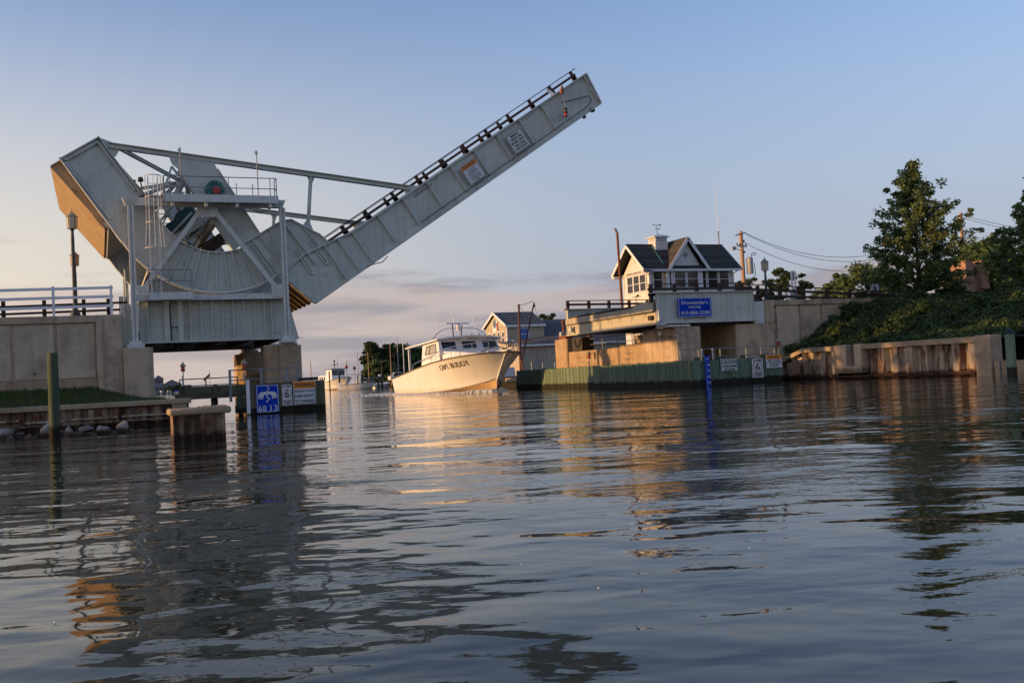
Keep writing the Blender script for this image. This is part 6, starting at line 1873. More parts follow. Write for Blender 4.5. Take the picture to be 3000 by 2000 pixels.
# helmsman in the cockpit
def figure(name, label, base, facing, joints, m, parts):
    t = bpy.data.meshes.new(name)
    vs, es, rs = [], [], []
    idx = {}
    for nm, par, co, r in joints:
        idx[nm] = len(vs)
        vs.append(co)
        rs.append(r)
        if par:
            es.append((idx[par], idx[nm]))
    t.from_pydata(vs, es, [])
    o = bpy.data.objects.new(name, t)
    COL.objects.link(o)
    o.location = base
    o.rotation_euler = (0, 0, facing)
    md = o.modifiers.new('skin', 'SKIN')
    sk = t.skin_vertices[0].data
    for i, r in enumerate(rs):
        sk[i].radius = (r, r)
    sk[0].use_root = True
    sb = o.modifiers.new('sub', 'SUBSURF')
    sb.levels = sb.render_levels = 2
    t.materials.append(MATS[m])
    ROOT[o] = Vector((0, 0, 0))
    tag(o, label, 'person')
    for pn, bld, pm in parts:
        q = bld.build(pn, pm, o)
    return o
J = [('pelvis', None, (0, 0, 0.92), 0.15), ('waist', 'pelvis', (0, 0, 1.08), 0.15), ('chest', 'waist', (0.02, 0, 1.30), 0.17), ('neck', 'chest', (0.02, 0, 1.47), 0.065), ('head', 'neck', (0.05, 0, 1.62), 0.095), ('crown', 'head', (0.05, 0, 1.70), 0.08)]
for s_, sg in (('l', 1), ('r', -1)):
    J += [('sh' + s_, 'chest', (0.0, 0.19 * sg, 1.38), 0.075), ('el' + s_, 'sh' + s_, (0.06, 0.27 * sg, 1.12), 0.055), ('wr' + s_, 'el' + s_, (0.30, 0.20 * sg, 1.06), 0.04), ('ha' + s_, 'wr' + s_, (0.40, 0.18 * sg, 1.08), 0.045),
          ('hi' + s_, 'pelvis', (0, 0.10 * sg, 0.86), 0.11), ('kn' + s_, 'hi' + s_, (0.02, 0.11 * sg, 0.48), 0.075), ('an' + s_, 'kn' + s_, (-0.02, 0.12 * sg, 0.09), 0.05), ('to' + s_, 'an' + s_, (0.16, 0.13 * sg, 0.04), 0.045)]
capb = MB().lathe(0.05, 0, [(0.115, 1.68), (0.115, 1.74), (0.09, 1.80), (0.02, 1.825)], 14).box(0.13, 0.26, -0.08, 0.08, 1.68, 1.70)
face = MB().lathe(0.062, 0, [(0.05, 1.53), (0.088, 1.57), (0.102, 1.63), (0.105, 1.68)], 14)
face.tube((0.155, 0, 1.635), (0.185, 0, 1.60), 0.016, 6, 0.02).tube((0.155, 0.038, 1.645), (0.166, 0.038, 1.645), 0.012, 6).tube((0.155, -0.038, 1.645), (0.166, -0.038, 1.645), 0.012, 6).box(0.145, 0.16, -0.03, 0.03, 1.56, 1.572)
hb_ = H1.W(4.9, -1.55, 0.95)
figure('person', 'person in dark shirt and pale cap standing in the open stern of the charter boat', (hb_[0], hb_[1], 0.95), math.atan2(-0.9954, 0.096), J, 'cloth_dark', [('cap', capb, 'cloth_cap'), ('face', face, 'skin')])

# foam thrown up along the waterline and the wake
rs = random.Random(21)
b = MB()
def bump(x, y, r, h):
    n = 5
    a0 = rs.uniform(0, 6)
    vs = [(x + r * math.cos(a0 + 2 * math.pi * k / n) * rs.uniform(.6, 1.2), y + r * math.sin(a0 + 2 * math.pi * k / n) * rs.uniform(.6, 1.2), -0.01) for k in range(n)] + [(x + rs.uniform(-.3, .3) * r, y + rs.uniform(-.3, .3) * r, h)]
    b.add(vs, [(k, (k + 1) % n, n) for k in range(n)])
for k in range(5200):
    u = rs.random()
    if u < 0.35:
        s = 13.9 - rs.random() ** 1.3 * 3.5
    else:
        s = rs.uniform(-7, 14)
    sd_ = rs.choice((-1, -1, 1))
    if s > 0:
        p = H1.pt(min(1, max(0, s / (BL - 1.3))), 0.0)[1] + abs(rs.gauss(0, 0.18)) + 0.02 + max(0, 13.5 - s) * 0.03
    else:
        p = abs(rs.gauss(0, 1.6))
    x, y, _ = H1.W(s, sd_ * p, 0)
    bump(x, y, rs.uniform(0.06, 0.20), rs.uniform(0.03, 0.13) * (1.9 if s > 12 else 1))
for k in range(500):
    s = rs.uniform(12.4, 14.0)
    pw = H1.pt(min(1, s / (BL - 1.3)), 0.0)[1] + abs(rs.gauss(0, 0.16))
    x, y, _ = H1.W(s, pw * (-1 if k % 2 else 1), 0)
    bump(x, y, rs.uniform(0.05, 0.13), rs.uniform(0.04, 0.16))
struct(tag(b.build('bow_wave_foam', 'foam', smooth=60, recalc=False), 'white foam along the charter boat waterline and wake', 'foam'), 'stuff')
b = MB()
for k in range(40):
    d = 3.5 + 24 * rs.random() ** 1.6
    a = math.radians(22.7) + rs.uniform(-0.5, 0.5)
    x, y = d * math.sin(a), d * math.cos(a)
    r = rs.uniform(0.003, 0.008)
    b.add([(x - r, y, 0.004), (x, y - r * 1.6, 0.004), (x + r, y, 0.004), (x, y + r * 1.4, 0.004), (x, y, 0.01)], [(0, 1, 4), (1, 2, 4), (2, 3, 4), (3, 0, 4)])
struct(tag(b.build('floating_specks', 'foam', smooth=0, recalc=False), 'tiny pale specks of foam floating on the near water', 'foam'), 'stuff')

# moored workboat, skiff and outboard further up the channel
wb = thing('workboat', 'small white and blue wheelhouse workboat moored up the channel', 'boat', (40.7, 182, -0.5))
H2 = Hull((39.3, 189), (0.20, -0.98), 11.5, 4.2, 1.2, 2.3, 1.0, 0.8)
H2.build(wb, 'boat_white', 'boat_bottom', 'boat_trim', 'boat_cabin', nu=20, nt=5)
wbox(H2, wb, 'wheelhouse', 'boat_cabin', [(5.0, -1.35, 1.4), (7.6, -1.35, 1.6), (7.6, 1.35, 1.6), (5.0, 1.35, 1.4)], [(5.0, -1.3, 3.7), (7.5, -1.3, 3.75), (7.5, 1.3, 3.75), (5.0, 1.3, 3.7)])
wbox(H2, wb, 'wheelhouse_roof', 'hull_blue', [(4.8, -1.5, 3.76), (7.9, -1.5, 3.8), (7.9, 1.5, 3.8), (4.8, 1.5, 3.76)], [(4.8, -1.5, 3.88), (7.9, -1.5, 3.92), (7.9, 1.5, 3.92), (4.8, 1.5, 3.88)])
for p0 in (-1.2, 0.06):
    wbox(H2, wb, 'windshield', 'glass_dark', [(7.58, p0, 2.7), (7.62, p0, 2.7), (7.62, p0 + 1.14, 2.7), (7.58, p0 + 1.14, 2.7)], [(7.52, p0, 3.6), (7.56, p0, 3.6), (7.56, p0 + 1.14, 3.6), (7.52, p0 + 1.14, 3.6)], smooth=0)
wbox(H2, wb, 'aft_cabin', 'boat_cabin', [(1.5, -1.4, 1.1), (5.0, -1.4, 1.2), (5.0, 1.4, 1.2), (1.5, 1.4, 1.1)], [(1.5, -1.35, 2.7), (5.0, -1.35, 2.8), (5.0, 1.35, 2.8), (1.5, 1.35, 2.7)])
for k in range(3):
    wbox(H2, wb, 'side_window', 'glass_dark', [(2.0 + k, -1.42, 1.9), (2.6 + k, -1.42, 1.9), (2.6 + k, -1.40, 1.9), (2.0 + k, -1.40, 1.9)], [(2.0 + k, -1.40, 2.5), (2.6 + k, -1.40, 2.5), (2.6 + k, -1.36, 2.5), (2.0 + k, -1.36, 2.5)], smooth=0)
MB().tube(H2.W(6.0, 0, 3.9), H2.W(6.0, 0, 5.3), 0.08, 8).tube(H2.W(6.0, -0.5, 4.6), H2.W(6.0, 0.6, 4.8), 0.06, 6).lathe(*H2.W(6, 0, 0)[:2], [(0.05, 5.2), (0.2, 5.3), (0.15, 5.5), (0.03, 5.55)], 8).build('mast', 'black_line', wb)
MB().tube(H2.W(5.4, 0.9, 3.9), H2.W(5.3, 1.0, 6.3), 0.07, 6, 0.03).build('aerial', 'grey_box', wb)
b = MB()
for a, c in (((7.2, 1.4, 3.0), (8.0, 1.6, 5.3)), ((8.2, 1.5, 2.0), (8.0, 1.6, 5.3)), ((8.0, 1.6, 5.3), (8.9, 1.8, 5.2))):
    b.tube(H2.W(*a), H2.W(*c), 0.05, 6)
b.build('boom', 'grey_box', wb)
sk_ = thing('skiff', 'small open white skiff with T-top near the pilings', 'boat', (39, 160.5, -0.4))
H3 = Hull((36.6, 161.5), (0.93, -0.37), 5.8, 2.2, 0.85, 1.35, 0.5, 0.5)
H3.build(sk_, 'boat_white', 'boat_bottom', 'boat_trim', 'boat_cabin', nu=18, nt=5, open_from=0.6)
wbox(H3, sk_, 'console', 'boat_cabin', [(2.2, -0.4, 0.5), (2.9, -0.4, 0.5), (2.9, 0.4, 0.5), (2.2, 0.4, 0.5)], [(2.2, -0.4, 1.5), (2.8, -0.4, 1.6), (2.8, 0.4, 1.6), (2.2, 0.4, 1.5)])
wbox(H3, sk_, 't_top', 'boat_trim', [(1.7, -0.8, 2.45), (3.3, -0.8, 2.45), (3.3, 0.8, 2.45), (1.7, 0.8, 2.45)], [(1.7, -0.8, 2.52), (3.3, -0.8, 2.52), (3.3, 0.8, 2.52), (1.7, 0.8, 2.52)])
for (s, p) in ((1.9, -0.7), (1.9, 0.7), (3.1, -0.7), (3.1, 0.7)):
    MB().tube(H3.W(s, p, 0.6), H3.W(s, p, 2.45), 0.04, 6).build('t_top_leg', 'white_paint', sk_)
wbox(H3, sk_, 'outboard_motor', 'white_paint', [(-0.5, -0.2, 0.1), (-0.1, -0.2, 0.1), (-0.1, 0.2, 0.1), (-0.5, 0.2, 0.1)], [(-0.6, -0.2, 1.3), (-0.05, -0.2, 1.2), (-0.05, 0.2, 1.2), (-0.6, 0.2, 1.3)])
ob = thing('tilted_outboard_boat', 'low white outboard boat with motor tilted up among the pilings', 'boat', (43.3, 167, -0.3))
H4 = Hull((43.0, 166.2), (0.8, 0.6), 5.0, 2.0, 0.6, 0.9, 0.4, 0.4)
H4.build(ob, 'boat_white', 'boat_bottom', 'boat_trim', 'boat_cabin', nu=14, nt=4)
MB().bar(H4.W(-0.1, 0, 0.75), H4.W(-1.4, 0, 0.35), 0.35, 0.4).bar(H4.W(-0.1, 0, 0.8), H4.W(0.3, 0, 1.3), 0.4, 0.55).build('outboard_motor', 'white_paint', ob)
for i, (x, z1, r, y, lb) in enumerate(((39.2, 2.35, 0.17, 160, 'short dock piling just right of the skiff, first of the row'), (39.9, 2.45, 0.22, 160, 'stout dock piling behind the skiff bow, second of the row'), (40.8, 2.0, 0.18, 160, 'leaning dock piling, third of the row up the channel'),
                               (41.4, 1.95, 0.18, 160, 'dock piling, fourth of the row up the channel'), (42.6, 1.95, 0.18, 160, 'slim pale dock piling under the end of the dock beam'), (43.2, 2.4, 0.2, 160, 'tallest dock piling at the right end of the dock beam'),
                               (36.2, 3.3, 0.12, 168, 'dark channel piling behind the skiff T-top'), (37.9, 3.0, 0.16, 168, 'dark short piling right of the skiff T-top'))):
    pile(lb, x, y, z1, r)
db = thing('dock_beam', 'horizontal pale beam with cross braces spanning the dock pilings', 'dock', (41.5, 160, 1.5))
MB().bar((39.9, 160, 1.75), (43.3, 160, 1.85), 0.2, 0.14).build('beam', 'grey_box', db)
MB().bar((39.9, 160.1, 2.2), (41.4, 160.1, 0.9), 0.08, 0.08).bar((41.7, 160.1, 1.7), (41.1, 160.1, 0.6), 0.08, 0.08).build('brace', 'grey_box', db)
MB().lathe(42.9, 160, [(0.3, 1.95), (0.33, 2.0), (0.33, 2.2), (0.25, 2.25)], 10).build('float', 'white_paint', db)
for i, (x, z1, lb, m_) in enumerate(((41.8, 6.2, 'bright pale bare mast in front of the bushes', 'pole_wood'), (44.1, 4.5, 'short reddish mast right of the pale mast', 'mast_red'), (45.7, 7.4, 'tall brown mast beside the charter boat stern', 'pole_wood'), (47.0, 8.2, 'grey sailboat mast near the charter boat aft post', 'grey_box'), (48.0, 9.2, 'tallest white sailboat mast left of the charter boat hardtop', 'white_paint'), (46.4, 6.0, 'thin dark mast between the tall masts', 'mast_red'), (32.1, 5.0, 'thin pale pole standing alone left of the workboat', 'pole_wood'), (40.0, 6.2, 'thin pinkish pole above the stout dock piling', 'grey_box'))):
    tag(MB().tube((x, 163, 0.3), (x, 163, z1), 0.09 if i != 3 else 0.07, 8, 0.06).build('mast', m_), lb, 'mast', 'bare masts and poles up the channel')
for x, z, lb in ((36.9, 3.75, 'round red channel marker on a thin pole above the skiff'), (38.2, 3.5, 'round red channel marker right of the other round marker')):
    t = thing('channel_marker', lb, 'marker', (x, 158, 0), 'round red channel markers')
    MB().tube((x, 158, 0), (x, 158, z - 0.3), 0.05, 6).build('pole', 'grey_box', t)
    MB().lathe(x, 158, [(0.05, z - 0.32), (0.22, z - 0.15), (0.24, z + 0.05), (0.12, z + 0.25), (0.02, z + 0.3)], 12).build('red_lamp', 'red_glass', t)
tk = thing('parked_pickup', 'white pickup truck parked on the shore behind the charter boat stern', 'truck', (49.4, 172, 0.82))
MB().prism([(47.80, 1.25), (47.80, 1.95), (48.20, 2.0), (48.60, 2.6), (49.80, 2.65), (50.10, 2.0), (51.80, 1.95), (51.80, 1.25)], 171.1, 172.9).build('body', 'truck_white', tk, bevel=0.05)
MB().prism([(48.25, 2.02), (48.62, 2.52), (49.70, 2.56), (49.95, 2.02)], 171.07, 171.095).build('side_window', 'glass_dark', tk)
MB().add([(48.20, 171.25, 2.04), (48.20, 172.75, 2.04), (48.56, 172.7, 2.56), (48.56, 171.3, 2.56)], [(0, 1, 2, 3)]).xf(Matrix.Translation((-0.02, 0, 0.01))).build('windshield', 'glass_dark', tk, smooth=0)
for x in (48.40, 51.00):
    for y0 in (171.05, 172.75):
        MB().tube((x, y0, 1.24), (x, y0 + 0.2, 1.24), 0.33, 14).build('wheel', 'rubber', tk)

# ------------------------------------------------------------------ buildings behind
bd = thing('boathouse', 'tan gabled boathouse with round sign and blue window behind the boat', 'building', (56.5, 134, 0.9))
BX0, BX1, BY0, BY1 = 53.7, 59.3, 130.0, 138.4
BYr = 134.2
MB().box(BX0, BX1, BY0, BY1, 0.9, 8.2).build('wall', 'siding_tan', bd)
MB().prism_x([(BY0, 8.2), (BY1, 8.2), (BYr, 10.0)], BX0, BX1).build('gable_wall', 'siding_tan', bd)
for (ya, za, yb, zb) in ((BY0 - 0.4, 8.05, BYr, 10.15), (BY1 + 0.4, 8.05, BYr, 10.15)):
    b = MB()
    b.add([(BX0 - 0.35, ya, za), (BX1 + 0.3, ya, za), (BX1 + 0.3, yb, zb), (BX0 - 0.35, yb, zb), (BX0 - 0.35, ya, za + 0.14), (BX1 + 0.3, ya, za + 0.14), (BX1 + 0.3, yb, zb + 0.14), (BX0 - 0.35, yb, zb + 0.14)],
          [(0, 1, 2, 3), (4, 7, 6, 5), (0, 4, 5, 1), (1, 5, 6, 2), (2, 6, 7, 3), (3, 7, 4, 0)])
    b.build('roof', 'shingle_grey', bd, smooth=0)
    MB().bar((BX0 - 0.38, ya, za + 0.02), (BX0 - 0.38, yb, zb + 0.02), 0.08, 0.34).build('barge_board', 'white_paint', bd)
MB().box(BX0 - 0.3, BX1 + 0.3, BY0 - 0.47, BY0 - 0.37, 7.85, 8.16).build('fascia', 'white_paint', bd)
for k in range(14):
    x = BX0 + 0.2 + 0.4 * k
    MB().box(x, x + 0.37, BY0 - 0.035, BY0 - 0.003, 5.4, 7.8).build('batten_board', 'siding_tan', bd)
for y0 in (130.9, 132.6, 134.4, 136.2):
    zt = 7.4
    f = MB().box(BX0 - 0.06, BX0 - 0.005, y0, y0 + 1.0, 5.6, zt).build('window', 'white_paint', bd)
    MB().box(BX0 - 0.075, BX0 - 0.062, y0 + 0.14, y0 + 0.86, 5.75, 6.45).build('pane', 'glass_dark', f)
    MB().box(BX0 - 0.075, BX0 - 0.062, y0 + 0.14, y0 + 0.86, 6.55, zt - 0.14).build('pane', 'glass_dark', f)
f = MB().box(55.6, 57.1, BY0 - 0.09, BY0 - 0.04, 5.9, 7.75).build('window', 'white_paint', bd)
MB().box(55.75, 56.95, BY0 - 0.105, BY0 - 0.092, 6.05, 6.78).build('pane', 'glass_blue', f)
MB().box(55.75, 56.95, BY0 - 0.105, BY0 - 0.092, 6.86, 7.6).build('pane', 'glass_blue', f)
MB().box(BX0 - 0.06, BX0 + 0.06, BY0 - 0.06, BY0 + 0.1, 0.9, 8.0).build('corner_board', 'white_paint', bd)
sg = MB()
plate(sg, (BX0 - 0.08, 134.2, 8.25), Vector((0, -1, 0)), EZ, rounded(1.9, 1.6, 0.15), 0, 0.04)
sg = sg.build('sign_board', 'white_paint', bd)
plate(MB(), (BX0 - 0.13, 134.35, 8.6), Vector((0, -1, 0)), EZ, [(0.62 * math.cos(t), 0.62 * math.sin(t)) for t in [2 * math.pi * k / 24 for k in range(24)]], 0, 0.02).build('sign_disc', 'hull_blue', sg)
plate(MB(), (BX0 - 0.13, 133.45, 8.1), Vector((0, -1, 0)), EZ, [(-0.18, -0.5), (0.18, -0.5), (0.18, 0.6), (-0.18, 0.6)], 0, 0.02).build('sign_strip', 'sign_red', sg)
wgb = thing('low_shed', 'long low grey shed with wide sloping roof in front of the boathouse', 'building', (63, 127, 0.9))
MB().box(52.6, 80, 123.6, 129.9, 0.9, 4.95).build('wall', 'siding_tan', wgb)
b = MB()
b.add([(52.2, 123.1, 4.95), (80.4, 123.1, 4.95), (80.4, 129.92, 8.0), (52.2, 129.92, 5.6), (52.2, 123.1, 5.1), (80.4, 123.1, 5.1), (80.4, 129.92, 8.15), (52.2, 129.92, 5.75)],
      [(0, 1, 2, 3), (4, 7, 6, 5), (0, 4, 5, 1), (1, 5, 6, 2), (2, 6, 7, 3), (3, 7, 4, 0)])
b.build('roof', 'shingle_grey', wgb, smooth=0)
b = MB()
b.add([(59.7, 130, 5.6), (80.4, 130, 5.6), (80.4, 137, 9.2), (59.7, 137, 9.2)], [(0, 1, 2, 3)])
b.build('rear_roof', 'shingle_grey', wgb, smooth=0)
MB().box(52.2, 80.4, 123.0, 123.09, 4.82, 5.08).build('fascia', 'white_paint', wgb)
for k in range(40):
    x = 52.7 + 0.5 * k
    MB().box(x, x + 0.46, 123.56, 123.597, 0.95, 4.8).build('board', 'siding_tan', wgb)
MB().box(59.6, 62.6, 123.52, 123.555, 0.95, 3.9).build('door', 'house_grey', wgb)
cr_ = thing('boom_crane', 'dark red mast and slanted boom crane with rigging lines on the shore', 'crane', (40.6, 95, 0.9))
MB().tube((40.55, 95, 0.9), (40.72, 95, 8.45), 0.13, 10, 0.11).build('mast', 'mast_red', cr_)
MB().tube((40.6, 94.9, 2.1), (42.45, 94.9, 8.6), 0.09, 10, 0.07).build('boom', 'mast_red', cr_)
MB().path([(40.72, 95, 8.3), (41.6, 95, 8.45), (42.35, 95, 8.75)], 0.03).path([(40.75, 95, 8.3), (42.0, 95, 6.6)], 0.02).path([(40.75, 95, 7.9), (42.8, 95, 1.6)], 0.015).path([(42.5, 95, 8.5), (43.0, 95, 5.8), (43.9, 95, 1.5)], 0.015).build('rigging', 'black_line', cr_)
MB().lathe(42.45, 94.9, [(0.03, 8.05), (0.12, 8.15), (0.12, 8.3), (0.03, 8.4)], 8).build('block', 'brown_steel', cr_)
sr = thing('shore_railing', 'pale pipe railing on the shore beyond the green fender', 'railing', (37, 82, 0.9))
rail_set(sr, [(36.1, 82), (38.4, 82)], 2.18, 1.55, [(36.1, 82), (37.2, 82), (38.4, 82)], 0.9, r=0.05, m='grey_box')
tag(MB().prism([(38.9, 0.9), (40.4, 0.9), (40.3, 1.9), (39.0, 1.9)], 96, 97).build('net_bin', 'white_paint', bevel=0.05), 'white bin standing beside the crane mast', 'bin')
tag(MB().tube((39.6, 92, 0.9), (39.4, 92, 2.6), 0.09, 8).build('leaning_post', 'rust_pipe'), 'short leaning brown post beside the crane mast', 'post')
jt = thing('old_jetty', 'low rough concrete block jetty between the boat bow and the green fender', 'jetty', (33.0, 78, -0.5))
MB().box(32.2, 34.5, 76.5, 79, 0.45, 0.85).build('cap', 'concrete_warm', jt, bevel=0.04)
for x in (32.5, 33.2, 34.0):
    MB().lathe(x, 76.9, [(0.16, -0.6), (0.16, 0.45), (0.05, 0.46)], 8).build('pile', 'pile_wood', jt)

# ------------------------------------------------------------------ land beyond
def land(name, poly, z, m='grass'):
    return struct(MB().prism_z(poly, -2.0, z).build(name, m, smooth=0))
land('ground_right_shore', [(34.6, 72.3), (34.6, 112), (48.2, 161), (47.3, 170), (51, 184), (62, 228), (72, 262), (900, 300), (900, 62), (35.0, 62)], 0.80, 'soil')
land('ground_road_fill', [(44.6, 47.3), (44.6, 58.7), (48, 70), (900, 72), (900, 47.3)], 4.02, 'grass')
land('ground_far_shore', [(18, 640), (27, 610), (58, 612), (70, 660), (-20, 660)], 0.6, 'soil')
hf = thing('far_house', 'distant grey house with square lookout and hipped roof across the water', 'house', (31.5, 621, 0.6))
MB().box(26.0, 35.2, 618, 626, 0.6, 4.6).build('lower_wall', 'house_grey', hf)
MB().box(29.8, 34.8, 618.5, 624, 4.6, 9.2).build('lookout', 'house_grey', hf)
MB().prism_z([(29.2, 618), (35.4, 618), (35.4, 624.6), (29.2, 624.6)], 9.2, 11.5, [(32.2, 621.2), (32.4, 621.2), (32.4, 621.4), (32.2, 621.4)]).build('roof', 'roof_far', hf)
for k in range(4):
    MB().box(30.2 + 1.15 * k, 30.9 + 1.15 * k, 618.42, 618.49, 7.0, 8.6).build('window', 'glass_dark', hf)
MB().box(25.8, 35.4, 616.6, 617.9, 3.9, 4.2).build('porch_roof', 'roof_far', hf)
hf2 = thing('far_house', 'distant low grey house with wide gable behind dark hedges', 'house', (39.5, 622, 0.6))
MB().box(34.9, 44.6, 619, 628, 0.6, 5.2).prism([(34.4, 5.2), (45.0, 5.2), (39.6, 7.9)], 618.6, 628).build('wall', 'house_grey', hf2)
MB().prism([(34.0, 5.2), (39.6, 8.1), (45.4, 5.2), (45.4, 5.5), (39.6, 8.5), (34.0, 5.5)], 618.3, 628).build('roof', 'roof_far', hf2)
for k in range(4):
    t = thing('moored_sailboat', ['white boat hull moored below the far houses, leftmost', 'second white hull below the far houses', 'third white hull below the far houses', 'blue covered white hull at the right of the far houses'][k], 'boat', (28 + 4.2 * k, 604, -0.2), 'white hulls moored at the far shore')
    Hk = Hull((27.2 + 4.2 * k, 606), (0.75, -0.66), 3.6, 1.9, 1.2, 1.6, 0.4, 0.4)
    Hk.build(t, 'boat_white', 'boat_bottom', 'boat_trim', 'boat_cabin' if k < 3 else 'sign_blue', nu=10, nt=3)
    wbox(Hk, t, 'cabin', 'boat_cabin' if k < 3 else 'sign_blue', [(0.8, -0.7, 1.1), (2.4, -0.6, 1.2), (2.4, 0.6, 1.2), (0.8, 0.7, 1.1)], [(0.9, -0.6, 2.2), (2.2, -0.5, 2.2), (2.2, 0.5, 2.2), (0.9, 0.6, 2.2)])
for i, x in enumerate((28.6, 31.2, 33.4, 36.4, 38.2)):
    tag(MB().tube((x, 600, -0.5), (x, 600, 3.2 + (i % 3) * 0.5), 0.35, 8).build('far_piling', 'pile_wood'), ['dark piling in front of the far houses, %s from the left' % q for q in ('first', 'second', 'third', 'fourth', 'fifth')][i], 'piling', 'pilings at the far shore')
fg = thing('far_flag', 'small limp red flag on a thin pole beyond the dock railing', 'flag', (20.8, 210, 0))
MB().tube((20.8, 210, 0), (20.8, 210, 5.2), 0.05, 6).build('pole', 'grey_box', fg)
MB().prism([(20.75, 4.6), (20.75, 3.9), (19.6, 3.0), (19.5, 3.5)], 209.97, 210.03).build('cloth', 'flag_red', fg)
# ------------------------------------------------------------------ vegetation
def leaves_mesh(name, m, cen, rad, per, size, parent=None, label=None, flat=0.75, seed=1, out_bias=0.55, elong=1.6):
    """leaf-sized quads scattered through ellipsoidal clumps"""
    R = np.random.RandomState(seed)
    cen = np.asarray(cen, float)
    rad = np.asarray(rad, float)
    n = len(cen)
    idx = np.repeat(np.arange(n), per)
    N_ = len(idx)
    d = R.normal(size=(N_, 3))
    d /= np.linalg.norm(d, axis=1)[:, None]
    r = R.rand(N_) ** out_bias
    P = cen[idx] + d * (r * rad[idx])[:, None] * np.array([1, 1, flat])
    a = R.normal(size=(N_, 3))
    a[:, 2] *= 0.6
    a /= np.linalg.norm(a, axis=1)[:, None]
    b = np.cross(a, R.normal(size=(N_, 3)))
    b /= np.linalg.norm(b, axis=1)[:, None]
    s = size * (0.6 + 0.8 * R.rand(N_))
    a *= (s * elong / 2)[:, None]
    b *= (s / 2)[:, None]
    V = np.empty((N_, 4, 3))
    V[:, 0] = P - a
    V[:, 1] = P + b * 0.8
    V[:, 2] = P + a
    V[:, 3] = P - b * 0.8
    V = V.reshape(-1, 3)
    off = ROOT[parent] if parent is not None else Vector((V[:, 0].mean(), V[:, 1].mean(), V[:, 2].min()))
    V = V - np.array(off[:])
    me = bpy.data.meshes.new(name)
    me.vertices.add(len(V))
    me.vertices.foreach_set('co', V.ravel())
    me.loops.add(4 * N_)
    me.loops.foreach_set('vertex_index', np.arange(4 * N_, dtype=np.int32))
    me.polygons.add(N_)
    me.polygons.foreach_set('loop_start', np.arange(0, 4 * N_, 4, dtype=np.int32))
    me.update()
    me.validate()
    me.materials.append(MATS[m])
    o = bpy.data.objects.new(name, me)
    COL.objects.link(o)
    if parent is not None:
        o.parent = parent
    else:
        o.location = off
    ROOT[o] = off
    return o

def limb(b, p, q, r0, r1, bend, R):
    p, q = Vector(p), Vector(q)
    m = p.lerp(q, 0.5) + Vector((R.uniform(-bend, bend), R.uniform(-bend, bend), R.uniform(0, bend)))
    b.tube(p, m, r0, 7, (r0 + r1) / 2)
    b.tube(m, q, (r0 + r1) / 2, 7, r1)

def conical_tree(name, label, x, y, z0, zc, z1, rad, nl, m, size, per, seed, group=None, skew=0.0, rfun=None):
    R = random.Random(seed)
    t = thing(name, label, 'tree', (x, y, z0), group)
    b = MB()
    b.tube((x, y, z0), (x + 0.05, y, zc), 0.17, 10, 0.14)
    b.tube((x + 0.05, y, zc), (x, y, z0 + (z1 - z0) * 0.95), 0.14, 8, 0.02)
    cen, rr = [], []
    for i in range(nl):
        f = (i + 0.5) / nl
        f = f ** 1.15
        z = zc + (z1 - zc) * f
        prof = (rfun(f) if rfun else (1 - f) ** 0.85 * (0.55 + 0.45 * min(1, f * 6)))
        ln2 = max(0.12, rad * prof * R.uniform(0.5, 1.18))
        a = i * 2.39996 + R.uniform(-0.4, 0.4)
        up = R.uniform(0.20, 0.55) * ln2
        z += R.uniform(-0.3, 0.2) - 0.25 * up
        ex, ey, ez = x + math.cos(a) * ln2, y + math.sin(a) * ln2, z + up
        limb(b, (x, y, z - 0.1), (ex, ey, ez), 0.05 * (1 - f) + 0.012, 0.008, 0.1, R)
        k = max(2, int(3 + ln2 * 1.6))
        for j in range(k):
            g = 0.30 + 0.72 * (j + R.random() * 0.6) / k
            cen.append((x + math.cos(a) * ln2 * g + R.gauss(0, .14), y + math.sin(a) * ln2 * g + R.gauss(0, .14), z + up * g + R.gauss(0, .14)))
            rr.append(R.uniform(0.18, 0.44))
    cen.append((x, y, z1 - 0.1))
    rr.append(0.22)
    b.build('trunk', 'bark', t)
    leaves_mesh('crown', m, cen, rr, per, size, t, seed=seed)
    return t

conical_tree('conical_tree', 'big dark green conical tree standing in the shrubs at the right', 44.9, 44.6, 3.7, 4.7, 12.1, 4.0, 98, 'leaf', 0.135, 42, 5, rfun=lambda f: (1 - f) ** 0.66 * (0.66 + 0.34 * min(1, f * 5)))
conical_tree('conical_tree', 'tall conical tree cut by the right edge of the photo', 53.3, 43.2, 3.7, 4.9, 11.3, 3.7, 84, 'leaf', 0.15, 42, 9)

